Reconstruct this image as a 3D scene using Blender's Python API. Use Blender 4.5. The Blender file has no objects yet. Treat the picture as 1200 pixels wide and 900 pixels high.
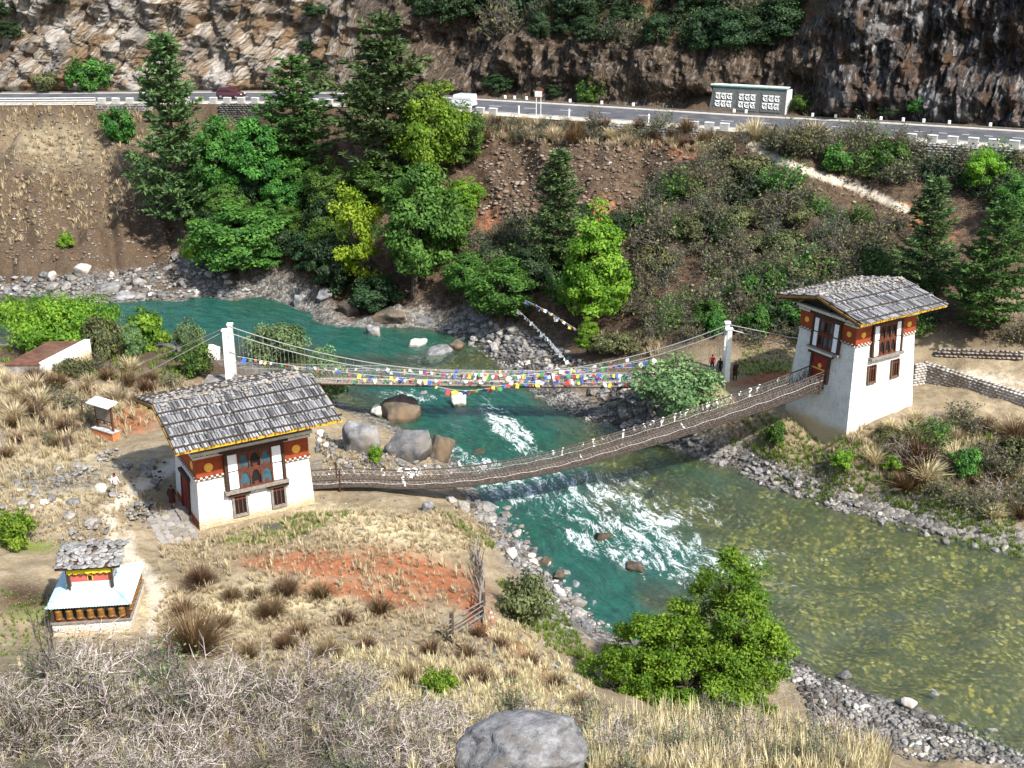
import bpy, bmesh, math, random
import numpy as np
from mathutils import Vector, Matrix

# ------------------------------------------------------------------ camera, sky, sun, exposure
R = math.radians
random.seed(7)
rng = np.random.default_rng(7)
S = bpy.context.scene
COL = S.collection
CF, CP, CH = 1400.0, R(21.0), 38.0          # focal length for a 1200 px wide frame, pitch, eye height above the water
cd = bpy.data.cameras.new('camera')
cd.sensor_width = 36.0
cd.lens = CF / 1200.0 * 36.0
cd.clip_start = 0.2
cd.clip_end = 3000
cam = bpy.data.objects.new('camera', cd)
cam.location = (0, 0, CH)
cam.rotation_euler = (R(90) - CP, 0, 0)
COL.objects.link(cam)
S.camera = cam

SUN_EL, SUN_AZ = R(48), R(140)              # azimuth measured clockwise from +Y (the viewing direction)
W = bpy.data.worlds.new('World')
S.world = W
W.use_nodes = True
wn = W.node_tree.nodes
bg = wn['Background']
sky = wn.new('ShaderNodeTexSky')
sky.sky_type = 'NISHITA'
sky.sun_disc = False
sky.sun_elevation = SUN_EL
sky.sun_rotation = SUN_AZ
sky.air_density = 1.2
sky.dust_density = 2.0
W.node_tree.links.new(sky.outputs[0], bg.inputs[0])
bg.inputs[1].default_value = 0.135
sl = bpy.data.lights.new('sun', 'SUN')
sl.energy = 4.5
sl.angle = R(1.5)
sl.color = (1.0, 0.955, 0.88)
so = bpy.data.objects.new('sun', sl)
sdir = Vector((math.sin(SUN_AZ) * math.cos(SUN_EL), math.cos(SUN_AZ) * math.cos(SUN_EL), math.sin(SUN_EL)))
so.rotation_euler = sdir.to_track_quat('Z', 'Y').to_euler()
so.location = (0, 0, 120)
COL.objects.link(so)
vs = S.view_settings
vs.view_transform = 'Standard'
vs.look = 'None'
vs.gamma = 1.0
vs.exposure = 0.84
vs.use_curve_mapping = False
S.cycles.max_bounces = 4
S.cycles.transparent_max_bounces = 12
S.cycles.caustics_reflective = False
S.cycles.caustics_refractive = False

# ------------------------------------------------------------------ helpers: view rays
SP, CPS = math.sin(CP), math.cos(CP)
def ray(px, py):
    u, v = (px - 600.0) / CF, (py - 450.0) / CF
    return np.array([u, CPS - v * SP, -(SP + v * CPS)])
def at_z(px, py, z):
    d = ray(px, py)
    t = (z - CH) / d[2]
    return np.array([d[0] * t, d[1] * t, z])
def at_d(px, py, zc):
    d = ray(px, py)
    return np.array([d[0] * zc, d[1] * zc, CH + d[2] * zc])
def project(X, Y, Z):
    dz = Z - CH
    zc = Y * CPS - dz * SP
    zc = np.where(zc < 1.0, 1.0, zc)
    return 600 + CF * X / zc, 450 - CF * (Y * SP + dz * CPS) / zc, zc

# ------------------------------------------------------------------ helpers: numpy noise
def _hash(ix, iy, iz, seed):
    h = (ix * 374761393 + iy * 668265263 + iz * 2147483647 + seed * 974711) & 0xFFFFFFFF
    h = ((h ^ (h >> 13)) * 1274126177) & 0xFFFFFFFF
    h = ((h ^ (h >> 16)) * 2246822519) & 0xFFFFFFFF
    return ((h ^ (h >> 15)) & 0xFFFFFF) / float(0xFFFFFF)
def vnoise(x, y, z=None, seed=0):
    x = np.asarray(x, float); y = np.asarray(y, float)
    z = np.zeros_like(x) if z is None else np.asarray(z, float)
    ix, iy, iz = np.floor(x).astype(np.int64), np.floor(y).astype(np.int64), np.floor(z).astype(np.int64)
    fx, fy, fz = x - ix, y - iy, z - iz
    fx, fy, fz = fx*fx*(3-2*fx), fy*fy*(3-2*fy), fz*fz*(3-2*fz)
    r = 0
    for a in (0, 1):
        wa = fx if a else 1 - fx
        for b in (0, 1):
            wb = fy if b else 1 - fy
            for c in (0, 1):
                wc = fz if c else 1 - fz
                r = r + wa * wb * wc * _hash(ix + a, iy + b, iz + c, seed)
    return r * 2 - 1
def fbm(x, y, z=None, seed=0, oct=4, lac=2.1, gain=0.5):
    x = np.asarray(x, float); y = np.asarray(y, float)
    s, a, f = 0, 1.0, 1.0
    for i in range(oct):
        s = s + a * vnoise(x * f, y * f, None if z is None else np.asarray(z) * f, seed + i * 17)
        a *= gain; f *= lac
    return s
def sstep(a, b, x):
    t = np.clip((x - a) / (b - a), 0, 1)
    return t * t * (3 - 2 * t)

# ------------------------------------------------------------------ helpers: objects
def mesh_np(name, V, Fq, mat=None, smooth=False, attrs=None):
    """V (n,3); Fq (m,3 or 4) int array."""
    V = np.asarray(V, np.float32); Fq = np.asarray(Fq, np.int32)
    me = bpy.data.meshes.new(name)
    k = Fq.shape[1]; m = len(Fq)
    me.vertices.add(len(V)); me.vertices.foreach_set('co', V.ravel())
    me.loops.add(m * k); me.loops.foreach_set('vertex_index', Fq.ravel())
    me.polygons.add(m)
    me.polygons.foreach_set('loop_start', np.arange(0, m * k, k, dtype=np.int32))
    if smooth: me.polygons.foreach_set('use_smooth', np.ones(m, bool))
    me.update(calc_edges=True)
    for an, av in (attrs or {}).items():
        av = np.asarray(av, np.float32)
        if av.ndim == 2:
            a = me.color_attributes.new(an, 'FLOAT_COLOR', 'POINT')
            a.data.foreach_set('color', np.concatenate([av, np.ones((len(av), 4 - av.shape[1]), np.float32)], 1).ravel())
        else:
            a = me.attributes.new(an, 'FLOAT', 'POINT'); a.data.foreach_set('value', av)
    if mat: me.materials.append(mat)
    return me
def link(name, me, parent=None):
    o = bpy.data.objects.new(name, me)
    COL.objects.link(o)
    if parent is not None: o.parent = parent
    return o
def tag(o, label=None, cat=None, group=None, kind=None):
    if label: o['label'] = label
    if cat: o['category'] = cat
    if group: o['group'] = group
    if kind: o['kind'] = kind
    return o
def empty(name, loc=(0, 0, 0), rz=0, label=None, cat=None, group=None):
    o = bpy.data.objects.new(name, None)
    o.empty_display_size = 0.3
    o.location = loc; o.rotation_euler = (0, 0, rz)
    COL.objects.link(o)
    return tag(o, label, cat, group)
def copy_tree(o, parent=None):
    c = o.copy(); COL.objects.link(c)
    if parent is not None: c.parent = parent
    for ch in KIDS.get(o.name, []): copy_tree(ch, c)
    return c
KIDS = {}
def note_kids(root):
    for o in bpy.data.objects:
        if o.parent is not None:
            KIDS.setdefault(o.parent.name, [])
            if o not in KIDS[o.parent.name]: KIDS[o.parent.name].append(o)

class MB:
    """collects boxes, tubes and prisms into one mesh"""
    def __init__(s): s.v = []; s.f = []
    def add(s, vs_, fs_):
        n = len(s.v); s.v += [tuple(q) for q in vs_]; s.f += [tuple(i + n for i in f) for f in fs_]; return s
    def box(s, c, d, M=None, taper=1.0):
        x, y, z = d[0]/2, d[1]/2, d[2]/2
        P = [(-x,-y,-z),(x,-y,-z),(x,y,-z),(-x,y,-z),(-x*taper,-y*taper,z),(x*taper,-y*taper,z),(x*taper,y*taper,z),(-x*taper,y*taper,z)]
        if M is not None: P = [tuple(M @ Vector(q)) for q in P]
        P = [(q[0]+c[0], q[1]+c[1], q[2]+c[2]) for q in P]
        return s.add(P, [(3,2,1,0),(4,5,6,7),(0,1,5,4),(1,2,6,5),(2,3,7,6),(3,0,4,7)])
    def tube(s, pts, r, n=6, cap=True):
        pts = [Vector(p) for p in pts]
        rs = r if isinstance(r, (list, tuple)) else [r] * len(pts)
        base = len(s.v); up = Vector((0, 0, 1))
        for i, p in enumerate(pts):
            d = (pts[min(i+1, len(pts)-1)] - pts[max(i-1, 0)])
            d = d.normalized() if d.length > 1e-9 else up
            a = d.cross(up)
            a = a.normalized() if a.length > 1e-3 else Vector((1, 0, 0))
            b = a.cross(d)
            for k in range(n):
                t = 2*math.pi*k/n
                s.v.append(tuple(p + (a*math.cos(t) + b*math.sin(t)) * rs[i]))
        for i in range(len(pts)-1):
            for k in range(n):
                k2 = (k+1) % n
                s.f.append((base+i*n+k, base+i*n+k2, base+(i+1)*n+k2, base+(i+1)*n+k))
        if cap:
            s.f.append(tuple(base+k for k in range(n-1, -1, -1)))
            s.f.append(tuple(base+(len(pts)-1)*n+k for k in range(n)))
        return s
    def lathe(s, prof, n=10, c=(0, 0, 0)):
        base = len(s.v)
        for r, z in prof:
            for k in range(n):
                t = 2*math.pi*k/n
                s.v.append((c[0]+r*math.cos(t), c[1]+r*math.sin(t), c[2]+z))
        for i in range(len(prof)-1):
            for k in range(n):
                k2 = (k+1) % n
                s.f.append((base+i*n+k, base+i*n+k2, base+(i+1)*n+k2, base+(i+1)*n+k))
        s.f.append(tuple(base+k for k in range(n-1, -1, -1)))
        s.f.append(tuple(base+(len(prof)-1)*n+k for k in range(n)))
        return s
    def build(s, name, mat, parent=None, bevel=0, smooth=False):
        me = bpy.data.meshes.new(name)
        me.from_pydata(s.v, [], s.f); me.update()
        if bevel:
            bm = bmesh.new(); bm.from_mesh(me)
            bmesh.ops.bevel(bm, geom=bm.edges[:], offset=bevel, segments=1, affect='EDGES', clamp_overlap=True)
            bm.to_mesh(me); bm.free()
        if smooth: me.polygons.foreach_set('use_smooth', [True]*len(me.polygons))
        me.materials.append(mat)
        return link(name, me, parent)
def boxo(name, c, d, mat, parent=None, bevel=0, M=None, taper=1.0):
    return MB().box(c, d, M, taper).build(name, mat, parent, bevel)

# ------------------------------------------------------------------ helpers: node materials
class NM:
    def __init__(s, name):
        s.m = bpy.data.materials.new(name); s.m.use_nodes = True
        s.t = s.m.node_tree; s.t.nodes.clear()
        s.o = s.t.nodes.new('ShaderNodeOutputMaterial')
        s.co = None
    def n(s, typ, **kw):
        d = s.t.nodes.new(typ)
        for k, v in kw.items(): setattr(d, k, v)
        return d
    def put(s, sock, v):
        if hasattr(v, 'is_output'): s.t.links.new(v, sock)
        elif v is not None:
            if isinstance(v, tuple) and sock.type == 'RGBA' and len(v) == 3: v = v + (1,)
            sock.default_value = v
    def coord(s, which='Object'):
        return s.n('ShaderNodeTexCoord').outputs[which]
    def pos(s): return s.n('ShaderNodeNewGeometry').outputs['Position']
    def mapping(s, vec, scale=(1,1,1), rot=(0,0,0), loc=(0,0,0)):
        d = s.n('ShaderNodeMapping'); s.put(d.inputs['Vector'], vec)
        d.inputs['Scale'].default_value = scale; d.inputs['Rotation'].default_value = rot; d.inputs['Location'].default_value = loc
        return d.outputs[0]
    def noise(s, vec, scale, detail=4, rough=0.55, dist=0.0, col=False):
        d = s.n('ShaderNodeTexNoise'); s.put(d.inputs['Vector'], vec)
        d.inputs['Scale'].default_value = scale; d.inputs['Detail'].default_value = detail
        d.inputs['Roughness'].default_value = rough; d.inputs['Distortion'].default_value = dist
        return d.outputs[1 if col else 0]
    def voro(s, vec, scale, feature='F1', rand=1.0, out=0):
        d = s.n('ShaderNodeTexVoronoi', feature=feature); s.put(d.inputs['Vector'], vec)
        d.inputs['Scale'].default_value = scale
        d.inputs['Randomness'].default_value = rand
        return d.outputs[out]
    def wave(s, vec, scale, dist=2, detail=2, dscale=1, direction='X'):
        d = s.n('ShaderNodeTexWave', bands_direction=direction); s.put(d.inputs['Vector'], vec)
        d.inputs['Scale'].default_value = scale; d.inputs['Distortion'].default_value = dist
        d.inputs['Detail'].default_value = detail; d.inputs['Detail Scale'].default_value = dscale
        return d.outputs[1]
    def ramp(s, fac, stops, interp='LINEAR'):
        d = s.n('ShaderNodeValToRGB'); s.put(d.inputs[0], fac)
        cr = d.color_ramp; cr.interpolation = interp
        while len(cr.elements) < len(stops): cr.elements.new(0.5)
        for e, (p, c) in zip(cr.elements, stops):
            e.position = p
            e.color = (c, c, c, 1) if isinstance(c, (int, float)) else (tuple(c) + (1,))[:4]
        return d.outputs[0]
    def mix(s, fac, a, b, mode='MIX'):
        d = s.n('ShaderNodeMix', data_type='RGBA', blend_type=mode)
        s.put(d.inputs[0], fac); s.put(d.inputs[6], a); s.put(d.inputs[7], b)
        return d.outputs[2]
    def math(s, op, a, b=None, clamp=False):
        d = s.n('ShaderNodeMath', operation=op, use_clamp=clamp)
        s.put(d.inputs[0], a); s.put(d.inputs[1], b)
        return d.outputs[0]
    def attr(s, name, out='Fac', typ='GEOMETRY'):
        return s.n('ShaderNodeAttribute', attribute_name=name, attribute_type=typ).outputs[out]
    def sep(s, c):
        d = s.n('ShaderNodeSeparateColor'); s.put(d.inputs[0], c); return d.outputs
    def rand(s): return s.n('ShaderNodeObjectInfo').outputs['Random']
    def hsv(s, c, h=0.5, sa=1.0, v=1.0):
        d = s.n('ShaderNodeHueSaturation'); s.put(d.inputs['Color'], c)
        s.put(d.inputs['Hue'], h); s.put(d.inputs['Saturation'], sa); s.put(d.inputs['Value'], v)
        return d.outputs[0]
    def bump(s, h, strength=0.5, dist=0.05):
        d = s.n('ShaderNodeBump'); s.put(d.inputs['Height'], h)
        d.inputs['Strength'].default_value = strength; d.inputs['Distance'].default_value = dist
        return d.outputs[0]
    def bsdf(s, col, rough=0.8, normal=None, spec=0.3, metal=0.0):
        d = s.n('ShaderNodeBsdfPrincipled')
        s.put(d.inputs['Base Color'], col); s.put(d.inputs['Roughness'], rough)
        s.put(d.inputs['Metallic'], metal); s.put(d.inputs['Specular IOR Level'], spec)
        if normal is not None: s.put(d.inputs['Normal'], normal)
        return d.outputs[0]
    def out(s, sh):
        s.t.links.new(sh, s.o.inputs[0]); return s.m

def simple(name, col, rough=0.8, var=0.25, scale=6.0, bump=0.3, bdist=0.01, spec=0.3, metal=0.0, dirt=None):
    q = NM(name); c = q.coord()
    n1 = q.noise(c, scale, 5, 0.6)
    col2 = q.mix(q.ramp(n1, [(0.3, 0.0), (0.7, 1.0)]), tuple(x*(1-var) for x in col), tuple(min(1, x*(1+var)) for x in col))
    if dirt: col2 = q.mix(q.ramp(q.noise(c, scale*0.35, 6, 0.7), [(0.5, 0.0), (0.72, 0.8)]), col2, dirt)
    return q.out(q.bsdf(col2, rough, q.bump(q.noise(c, scale*4, 3), bump, bdist) if bump else None, spec, metal))
# ------------------------------------------------------------------ the valley: river banks, road line, height function
PAIRS = [((-250,404),(-250,348)),((0,402),(0,347)),((110,398),(120,356)),((200,402),(210,352)),((290,425),(318,352)),
 ((345,447),(392,381)),((395,470),(495,385)),((440,490),(556,406)),((512,527),(622,455)),((560,563),(700,497)),
 ((600,612),(790,523)),((650,672),(880,560)),((712,735),(1000,598)),((800,750),(1120,635)),((900,745),(1210,655)),
 ((955,785),(1300,682)),((1080,835),(1400,705)),((1210,880),(1550,728)),((1450,940),(1750,755))]
BL = np.array([at_z(a[0], a[1], 0)[:2] for a, b in PAIRS])
BR = np.array([at_z(b[0], b[1], 0)[:2] for a, b in PAIRS])
def catmull(P, k):
    P = np.asarray(P, float); out = []
    Q = np.vstack([2*P[0]-P[1], P, 2*P[-1]-P[-2]])
    for i in range(1, len(Q)-2):
        t = np.linspace(0, 1, k, endpoint=False)[:, None]
        a, b, c, d = Q[i-1], Q[i], Q[i+1], Q[i+2]
        out.append(0.5*((2*b)+(-a+c)*t+(2*a-5*b+4*c-d)*t*t+(-a+3*b-3*c+d)*t**3))
    out.append(P[-1:]); return np.vstack(out)
BLs, BRs = catmull(BL, 8), catmull(BR, 8)
def wobble(P, seed, amp):
    d = np.gradient(P, axis=0); n = np.stack([-d[:,1], d[:,0]], 1); n /= np.linalg.norm(n, axis=1)[:, None]
    s = np.cumsum(np.linalg.norm(d, axis=1))
    return P + n * (fbm(s*0.35, s*0+seed, seed=seed, oct=3)*amp)[:, None]
BLs, BRs = wobble(BLs, 3, 0.7), wobble(BRs, 9, 0.7)
def polydist(X, Y, P):
    """distance to polyline, index position along it, side"""
    best = np.full(X.shape, 1e9); pos = np.zeros(X.shape); side = np.zeros(X.shape)
    for i in range(len(P)-1):
        a, b = P[i], P[i+1]; d = b-a; L2 = (d*d).sum()+1e-9
        t = np.clip(((X-a[0])*d[0]+(Y-a[1])*d[1])/L2, 0, 1)
        dx, dy = X-(a[0]+t*d[0]), Y-(a[1]+t*d[1])
        q = dx*dx+dy*dy
        m = q < best
        best = np.where(m, q, best); pos = np.where(m, i+t, pos)
        side = np.where(m, np.sign(d[0]*dy-d[1]*dx), side)
    return np.sqrt(best), pos, side
# road centre line (pixel, distance along the view axis)
RDP = [(-420,112,176),(-200,112,168),(0,115,162),(270,113.5,157),(430,116.5,150),(560,123.5,143.5),(700,132,137.5),(860,142.5,131),(1000,150,126),(1100,156,122),(1200,162.5,118),(1400,176,111),(1650,192,104)]
RD = catmull([at_d(*q) for q in RDP], 10)
ROADW = 4.6
def road_z(pos):
    i = np.clip(np.floor(pos).astype(int), 0, len(RD)-2); f = pos-i
    return RD[i, 2]*(1-f)+RD[i+1, 2]*f

CPX = [ # (px, py, height) on the near side
 (0,430,3.2),(0,500,4.0),(0,560,4.6),(0,640,5.2),(0,700,6.0),(60,400,2.6),(100,420,3.0),(190,415,2.4),(60,470,3.7),(140,460,3.3),(220,450,3.0),(270,446,2.9),
 (330,450,2.0),(400,500,2.0),(120,520,3.9),(170,515,3.8),(150,580,4.2),(207,577,4.0),(236,622,4.0),(300,608,4.0),(368,590,3.95),(140,650,4.6),(190,690,5.0),(65,738,5.3),(165,738,5.3),(110,640,4.7),
 (400,560,3.5),(430,545,2.8),(500,535,1.2),(450,575,3.6),(480,590,3.6),(520,585,1.7),(440,610,4.0),(350,650,4.7),(450,690,5.2),(540,635,3.0),(400,660,4.9),(500,690,4.6),(530,748,5.8),(572,706,4.3),
 (572,650,2.6),(590,620,1.2),(600,665,1.6),(620,700,1.7),(640,742,1.8),(620,740,3.0),(660,770,1.8),(640,790,5.0),(250,690,5.3),(300,740,6.3),(400,740,6.3),(200,760,6.2),
 (0,770,9),(0,820,18),(0,870,24),(0,900,26),(100,780,10),(100,820,18),(100,870,24),(100,900,26),(250,775,8.6),(250,820,17),(250,860,23),(250,900,26),(350,775,8.6),(450,765,7.8),(450,800,13),(450,850,21.5),(450,900,26),
 (600,785,7.5),(610,820,14),(640,860,22),(640,900,26),(740,862,20),(800,880,22),(800,900,25),(900,878,18),(950,900,20.5),(1000,905,17),(790,835,1.6),(870,830,1.2),(700,800,2.2),(650,765,2.2),(750,830,2.4),
 (960,830,0.5),(1050,860,0.5),(1100,875,0.5),(1000,830,0.4),
 # far side
 (50,330,1.0),(150,332,1.0),(230,322,1.5),(170,300,2.2),(0,325,1.5),(320,335,1.5),(380,365,1.5),(450,372,0.6),(450,340,3.6),(520,378,0.7),(570,395,0.8),(600,380,2.0),(660,400,1.8),(640,450,0.35),(680,470,0.45),(590,412,0.5),
 (720,462,1.2),(760,485,1.4),(800,478,2.9),(760,455,3.4),(700,420,3.0),(852,449,4.0),(900,430,4.3),(870,446,3.9),(1000,430,4.6),(1100,438,5.0),(1190,455,5.2),(1150,420,6.0),(1000,400,6.2),(900,400,5.2),(820,415,4.6),
 (991,524,3.3),(923,481,3.3),(1066,487,4.4),(960,530,2.0),(1060,545,2.6),(1150,500,4.2),(1190,585,1.7),(1100,600,1.1),(850,500,2.3),(860,530,1.0),(1190,620,0.9),(900,545,0.9),(1190,510,4.2)]
CW = [(0,0,36.3),(0,-14,44),(-25,-10,42),(25,-12,40),(-40,10,29),(-45,35,13),(-60,30,16),(-65,60,7),(-80,90,4),(-20,6,32),(20,6,30),(24,20,17),(40,20,8),(45,5,17),(24,38,3.5),(40,36,1.0),(60,10,6),(60,25,1),
      (75,60,1.5),(85,80,6),(70,92,8),(-95,125,1.5),(-90,140,8),(-75,14,28),(70,-5,16)]
P = [tuple(at_z(a, b, z)) for a, b, z in CPX] + CW
for i in range(0, len(BL)): P += [(BL[i][0], BL[i][1], 0.0), (BR[i][0], BR[i][1], 0.0)]
rn = np.gradient(RD[:, :2], axis=0); rn /= np.linalg.norm(rn, axis=1)[:, None]; rn = np.stack([rn[:,1], -rn[:,0]], 1)   # towards the camera
for i in range(0, len(RD), 5):
    for off, dz in ((6.6, -0.4), (9.0, -2.0)): P.append((RD[i,0]+rn[i,0]*off, RD[i,1]+rn[i,1]*off, RD[i,2]+dz))
    P.append((RD[i,0]-rn[i,0]*6, RD[i,1]-rn[i,1]*6, RD[i,2]+0.2))
    P.append((RD[i,0]-rn[i,0]*30, RD[i,1]-rn[i,1]*30, RD[i,2]+0.4))
P = np.array(P)
def _rbf_solve(P, c=1.5):
    n = len(P); d = np.sqrt(((P[:, None, :2]-P[None, :, :2])**2).sum(2)+c*c)
    A = np.zeros((n+3, n+3)); A[:n, :n] = d + np.eye(n)*-0.15
    A[:n, n] = 1; A[:n, n+1:] = P[:, :2]; A[n, :n] = 1; A[n+1:, :n] = P[:, :2].T
    return np.linalg.solve(A, np.concatenate([P[:, 2], np.zeros(3)]))
RW = _rbf_solve(P)
def rbf(X, Y, c=1.5):
    z = RW[len(P)] + RW[len(P)+1]*X + RW[len(P)+2]*Y
    for i in range(len(P)): z = z + RW[i]*np.sqrt((X-P[i,0])**2+(Y-P[i,1])**2+c*c)
    return z
_rpx = [float(project(p[0], p[1], p[2])[0]) for p in RD]
WALLS = [(float(np.interp(a, _rpx, np.arange(len(RD)))), float(np.interp(b, _rpx, np.arange(len(RD)))), h) for a, b, h in ((1064, 1230, 2.7), (258, 335, 3.4), (112, 178, 1.3), (708, 838, 1.7), (552, 580, 2.2))]
FLAT = []            # (x, y, half-u, half-v, rot, z, soft) pads levelled for buildings
def height(X, Y, detail=True, want=False):
    X = np.asarray(X, float); Y = np.asarray(Y, float)
    z = rbf(X, Y)
    dl, pl, sl_ = polydist(X, Y, BLs); dr, pr, sr_ = polydist(X, Y, BRs)
    inside = (sl_ > 0) & (sr_ < 0)
    # distance outside / inside the water
    d = np.minimum(dl, dr)
    sd = np.where(inside, -d, d)
    rdist, rpos, rside = polydist(X, Y, RD[:, :2])
    rz = road_z(rpos)
    if detail:
        amp = sstep(0.3, 5, sd) * sstep(5.0, 9.0, rdist)
        far = sstep(95, 125, Y)
        n = fbm(X*0.12, Y*0.12, seed=2, oct=4)*0.5 + fbm(X*0.7, Y*0.7, seed=5, oct=3)*0.13
        n2 = np.abs(fbm(X*0.16+Y*0.05, Y*0.07, seed=31, oct=4))*1.6-0.8     # gullies on the far slope
        n3 = np.floor(fbm(X*0.35, Y*0.2, seed=61, oct=3)*3)/3*0.5+fbm(X*0.9, Y*0.9, seed=62, oct=3)*0.22
        z = z + amp*(n*(1-far*0.3) + n2*far*1.5 + n3*far)
        z = z + sstep(0.0, 2.0, sd)*(1-sstep(2.5, 6, sd))*0.18*fbm(X*1.3, Y*1.3, seed=8, oct=3)
    zb = np.where(inside, -np.clip(d*0.45, 0, 1.5)*(0.8+0.35*vnoise(X*0.4, Y*0.4, seed=4)), np.maximum(z, 0.09*d+0.02))
    z = np.where(inside, zb, zb*sstep(0, 2.2, sd) + (0.12*d)*(1-sstep(0, 2.2, sd)))
    m = 1-sstep(6.2, 8.4, rdist)
    m = np.where(rside > 0, 1-sstep(6.0, 12.0, rdist), m) if False else m
    z = z*(1-m) + (rz-0.08)*m
    for a_, b_, wh in WALLS:
        k = sstep(a_-0.6, a_+0.4, rpos)*(1-sstep(b_-0.4, b_+0.6, rpos))*(rside < 0)
        z = np.where(k > 0, z*(1-k)+np.minimum(z, rz-wh*sstep(6.9, 7.5, rdist)*(1-sstep(10, 20, rdist))-0.02)*k, z)
    for (fx, fy, hu, hv, rot, fz, soft) in FLAT:
        u = (X-fx)*math.cos(rot)+(Y-fy)*math.sin(rot); v = -(X-fx)*math.sin(rot)+(Y-fy)*math.cos(rot)
        q = np.maximum(np.abs(u)-hu, np.abs(v)-hv)
        k = 1-sstep(0, soft, q)
        z = z*(1-k)+fz*k
    return (z, sd, rdist, rpos) if want else z
FLAT += [(-16.69, 67.78, 3.2, 2.0, R(29.5), 3.95, 2.0), (-20.75, 53.5, 2.6, 2.6, R(5), 5.25, 1.6)]
def ground(x, y): return float(sheet(np.array([x]), np.array([y]))[0])
def sheet(X, Y):
    """height of the finished ground sheet by looking it up in its own grid"""
    u = X/(Y+26.0+0.12*np.abs(Y)); fu_ = np.clip((u-uu[0])/(uu[1]-uu[0]), 0, nu-1.001)
    fv_ = np.clip((np.log(np.maximum(Y+26.0, 12.001))-math.log(12.0))/(math.log(215.0)-math.log(12.0))*(nv-1), 0, nv-1.001)
    i, j = fv_.astype(int), fu_.astype(int); a, b = fv_-i, fu_-j; Z = GZ.reshape(nv, nu)
    return (Z[i, j]*(1-b)+Z[i, j+1]*b)*(1-a)+(Z[i+1, j]*(1-b)+Z[i+1, j+1]*b)*a
def hits(pxy):
    """where the view rays through these pixels meet the terrain"""
    D = np.array([ray(a, b) for a, b in pxy]); n = len(D)
    t = np.full(n, 12.0); done = np.zeros(n, bool)
    for k in range(400):
        Pp = D*t[:, None]; gap = CH+Pp[:, 2]-sheet(Pp[:, 0], Pp[:, 1])
        done |= gap <= 0.02
        if done.all(): break
        t = np.where(done, t, np.minimum(t+np.maximum(0.12, gap*0.45), 230))
    out = D*t[:, None]
    out[:, 2] = sheet(out[:, 0], out[:, 1])
    return out
# ------------------------------------------------------------------ ground sheet
nu, nv = 640, 820
uu = np.linspace(-0.66, 0.66, nu)
vv = np.exp(np.linspace(math.log(12.0), math.log(215.0), nv)) - 26.0
UU, VV = np.meshgrid(uu, vv)
GX = UU*(VV+26.0+0.12*np.abs(VV)); GY = VV
GZ, GSD, GRD, GRP = height(GX.ravel(), GY.ravel(), want=True)
GX, GY = GX.ravel(), GY.ravel()
gpx, gpy, gzc = project(GX, GY, GZ)
def blob(px, py, rx, ry, rot=0):
    a = R(rot); dx, dy = gpx-px, gpy-py
    u = dx*math.cos(a)+dy*math.sin(a); v = -dx*math.sin(a)+dy*math.cos(a)
    return np.clip(1.25-np.sqrt((u/rx)**2+(v/ry)**2), 0, 1)
def blobs(L): 
    m = np.zeros_like(gpx)
    for b in L: m = np.maximum(m, blob(*b))
    return np.clip(m, 0, 1)
def strip(pts, w):
    m = np.zeros_like(gpx)
    d, _, _ = polydist(gpx, gpy, np.array(pts, float))
    return np.clip(1.4-d/w, 0, 1)
near = gzc < 97
m_red = blobs([(490,672,95,30,18),(380,662,100,20,4),(450,700,60,14,10),(560,720,40,18,60),(620,780,60,18,45),(150,492,42,20,0),(310,660,35,9,0),(1050,200,1,1),(690,850,30,14,30),(395,690,60,12,0),(40,410,40,6,0),(900,440,50,9,-15),(530,690,30,20,50)])
m_red = m_red*near + (~near)*blobs([(1080,260,60,20,25),(800,175,40,18,20),(570,270,26,40,20),(700,250,40,30,0)])*0.5
m_green = blobs([(330,620,70,14,-12),(290,632,40,8,0),(60,720,60,12),(640,700,26,40,60),(900,432,60,14),(600,560,20,10),(40,640,40,12),(1020,428,50,10),(180,480,40,6),(100,670,20,14),(1150,640,40,10),(640,790,50,12,40)])
m_path = np.maximum(strip([(205,545),(160,572),(125,600),(135,640),(170,670),(185,700),(180,740)], 10), blobs([(185,700,18,34),(150,640,14,24),(1150,445,70,12,6),(1000,425,60,8)]))
m_path = np.maximum(m_path, (~near)*strip([(866,148),(880,168),(905,185),(950,202),(1000,218),(1040,236),(1062,246)], 5.5))
m_rock = np.clip(1.25-GSD/3.2, 0, 1)*(GSD > -0.2)
m_rock = np.maximum(m_rock, blobs([(120,330,120,16,-5),(230,310,40,26,-20),(620,640,50,80,-25),(660,470,60,30,25),(780,480,60,26,10),(1050,850,150,30,15),(600,400,70,26,15),(430,545,90,16),(660,720,40,60,-40),(480,380,90,14),(60,560,90,24),(170,600,26,18)]))
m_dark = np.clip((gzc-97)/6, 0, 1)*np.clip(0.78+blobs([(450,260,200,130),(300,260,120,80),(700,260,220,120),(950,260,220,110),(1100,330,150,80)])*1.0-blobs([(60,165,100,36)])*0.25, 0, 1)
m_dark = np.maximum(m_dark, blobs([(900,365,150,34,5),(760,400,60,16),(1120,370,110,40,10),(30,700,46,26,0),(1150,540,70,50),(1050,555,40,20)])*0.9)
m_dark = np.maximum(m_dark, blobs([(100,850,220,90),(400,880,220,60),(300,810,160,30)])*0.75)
m_straw = blobs([(440,620,110,26,10),(250,720,120,30),(60,560,80,40),(70,180,110,50,10),(330,700,120,30),(800,160,30,30),(540,150,60,16),(590,150,60,16),(900,170,80,20),(470,650,80,20,15),(720,400,50,10),(640,800,60,30,30)])
wet = np.clip(1-np.abs(GSD)/0.9, 0, 1)
depth = np.clip(-GZ, 0, 3)
def idx_grid(nv, nu):
    a = (np.arange(nv-1)[:, None]*nu+np.arange(nu-1)[None, :]).ravel()
    return np.stack([a, a+1, a+nu+1, a+nu], 1)
q = NM('ground_soil')
c = q.pos()
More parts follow.
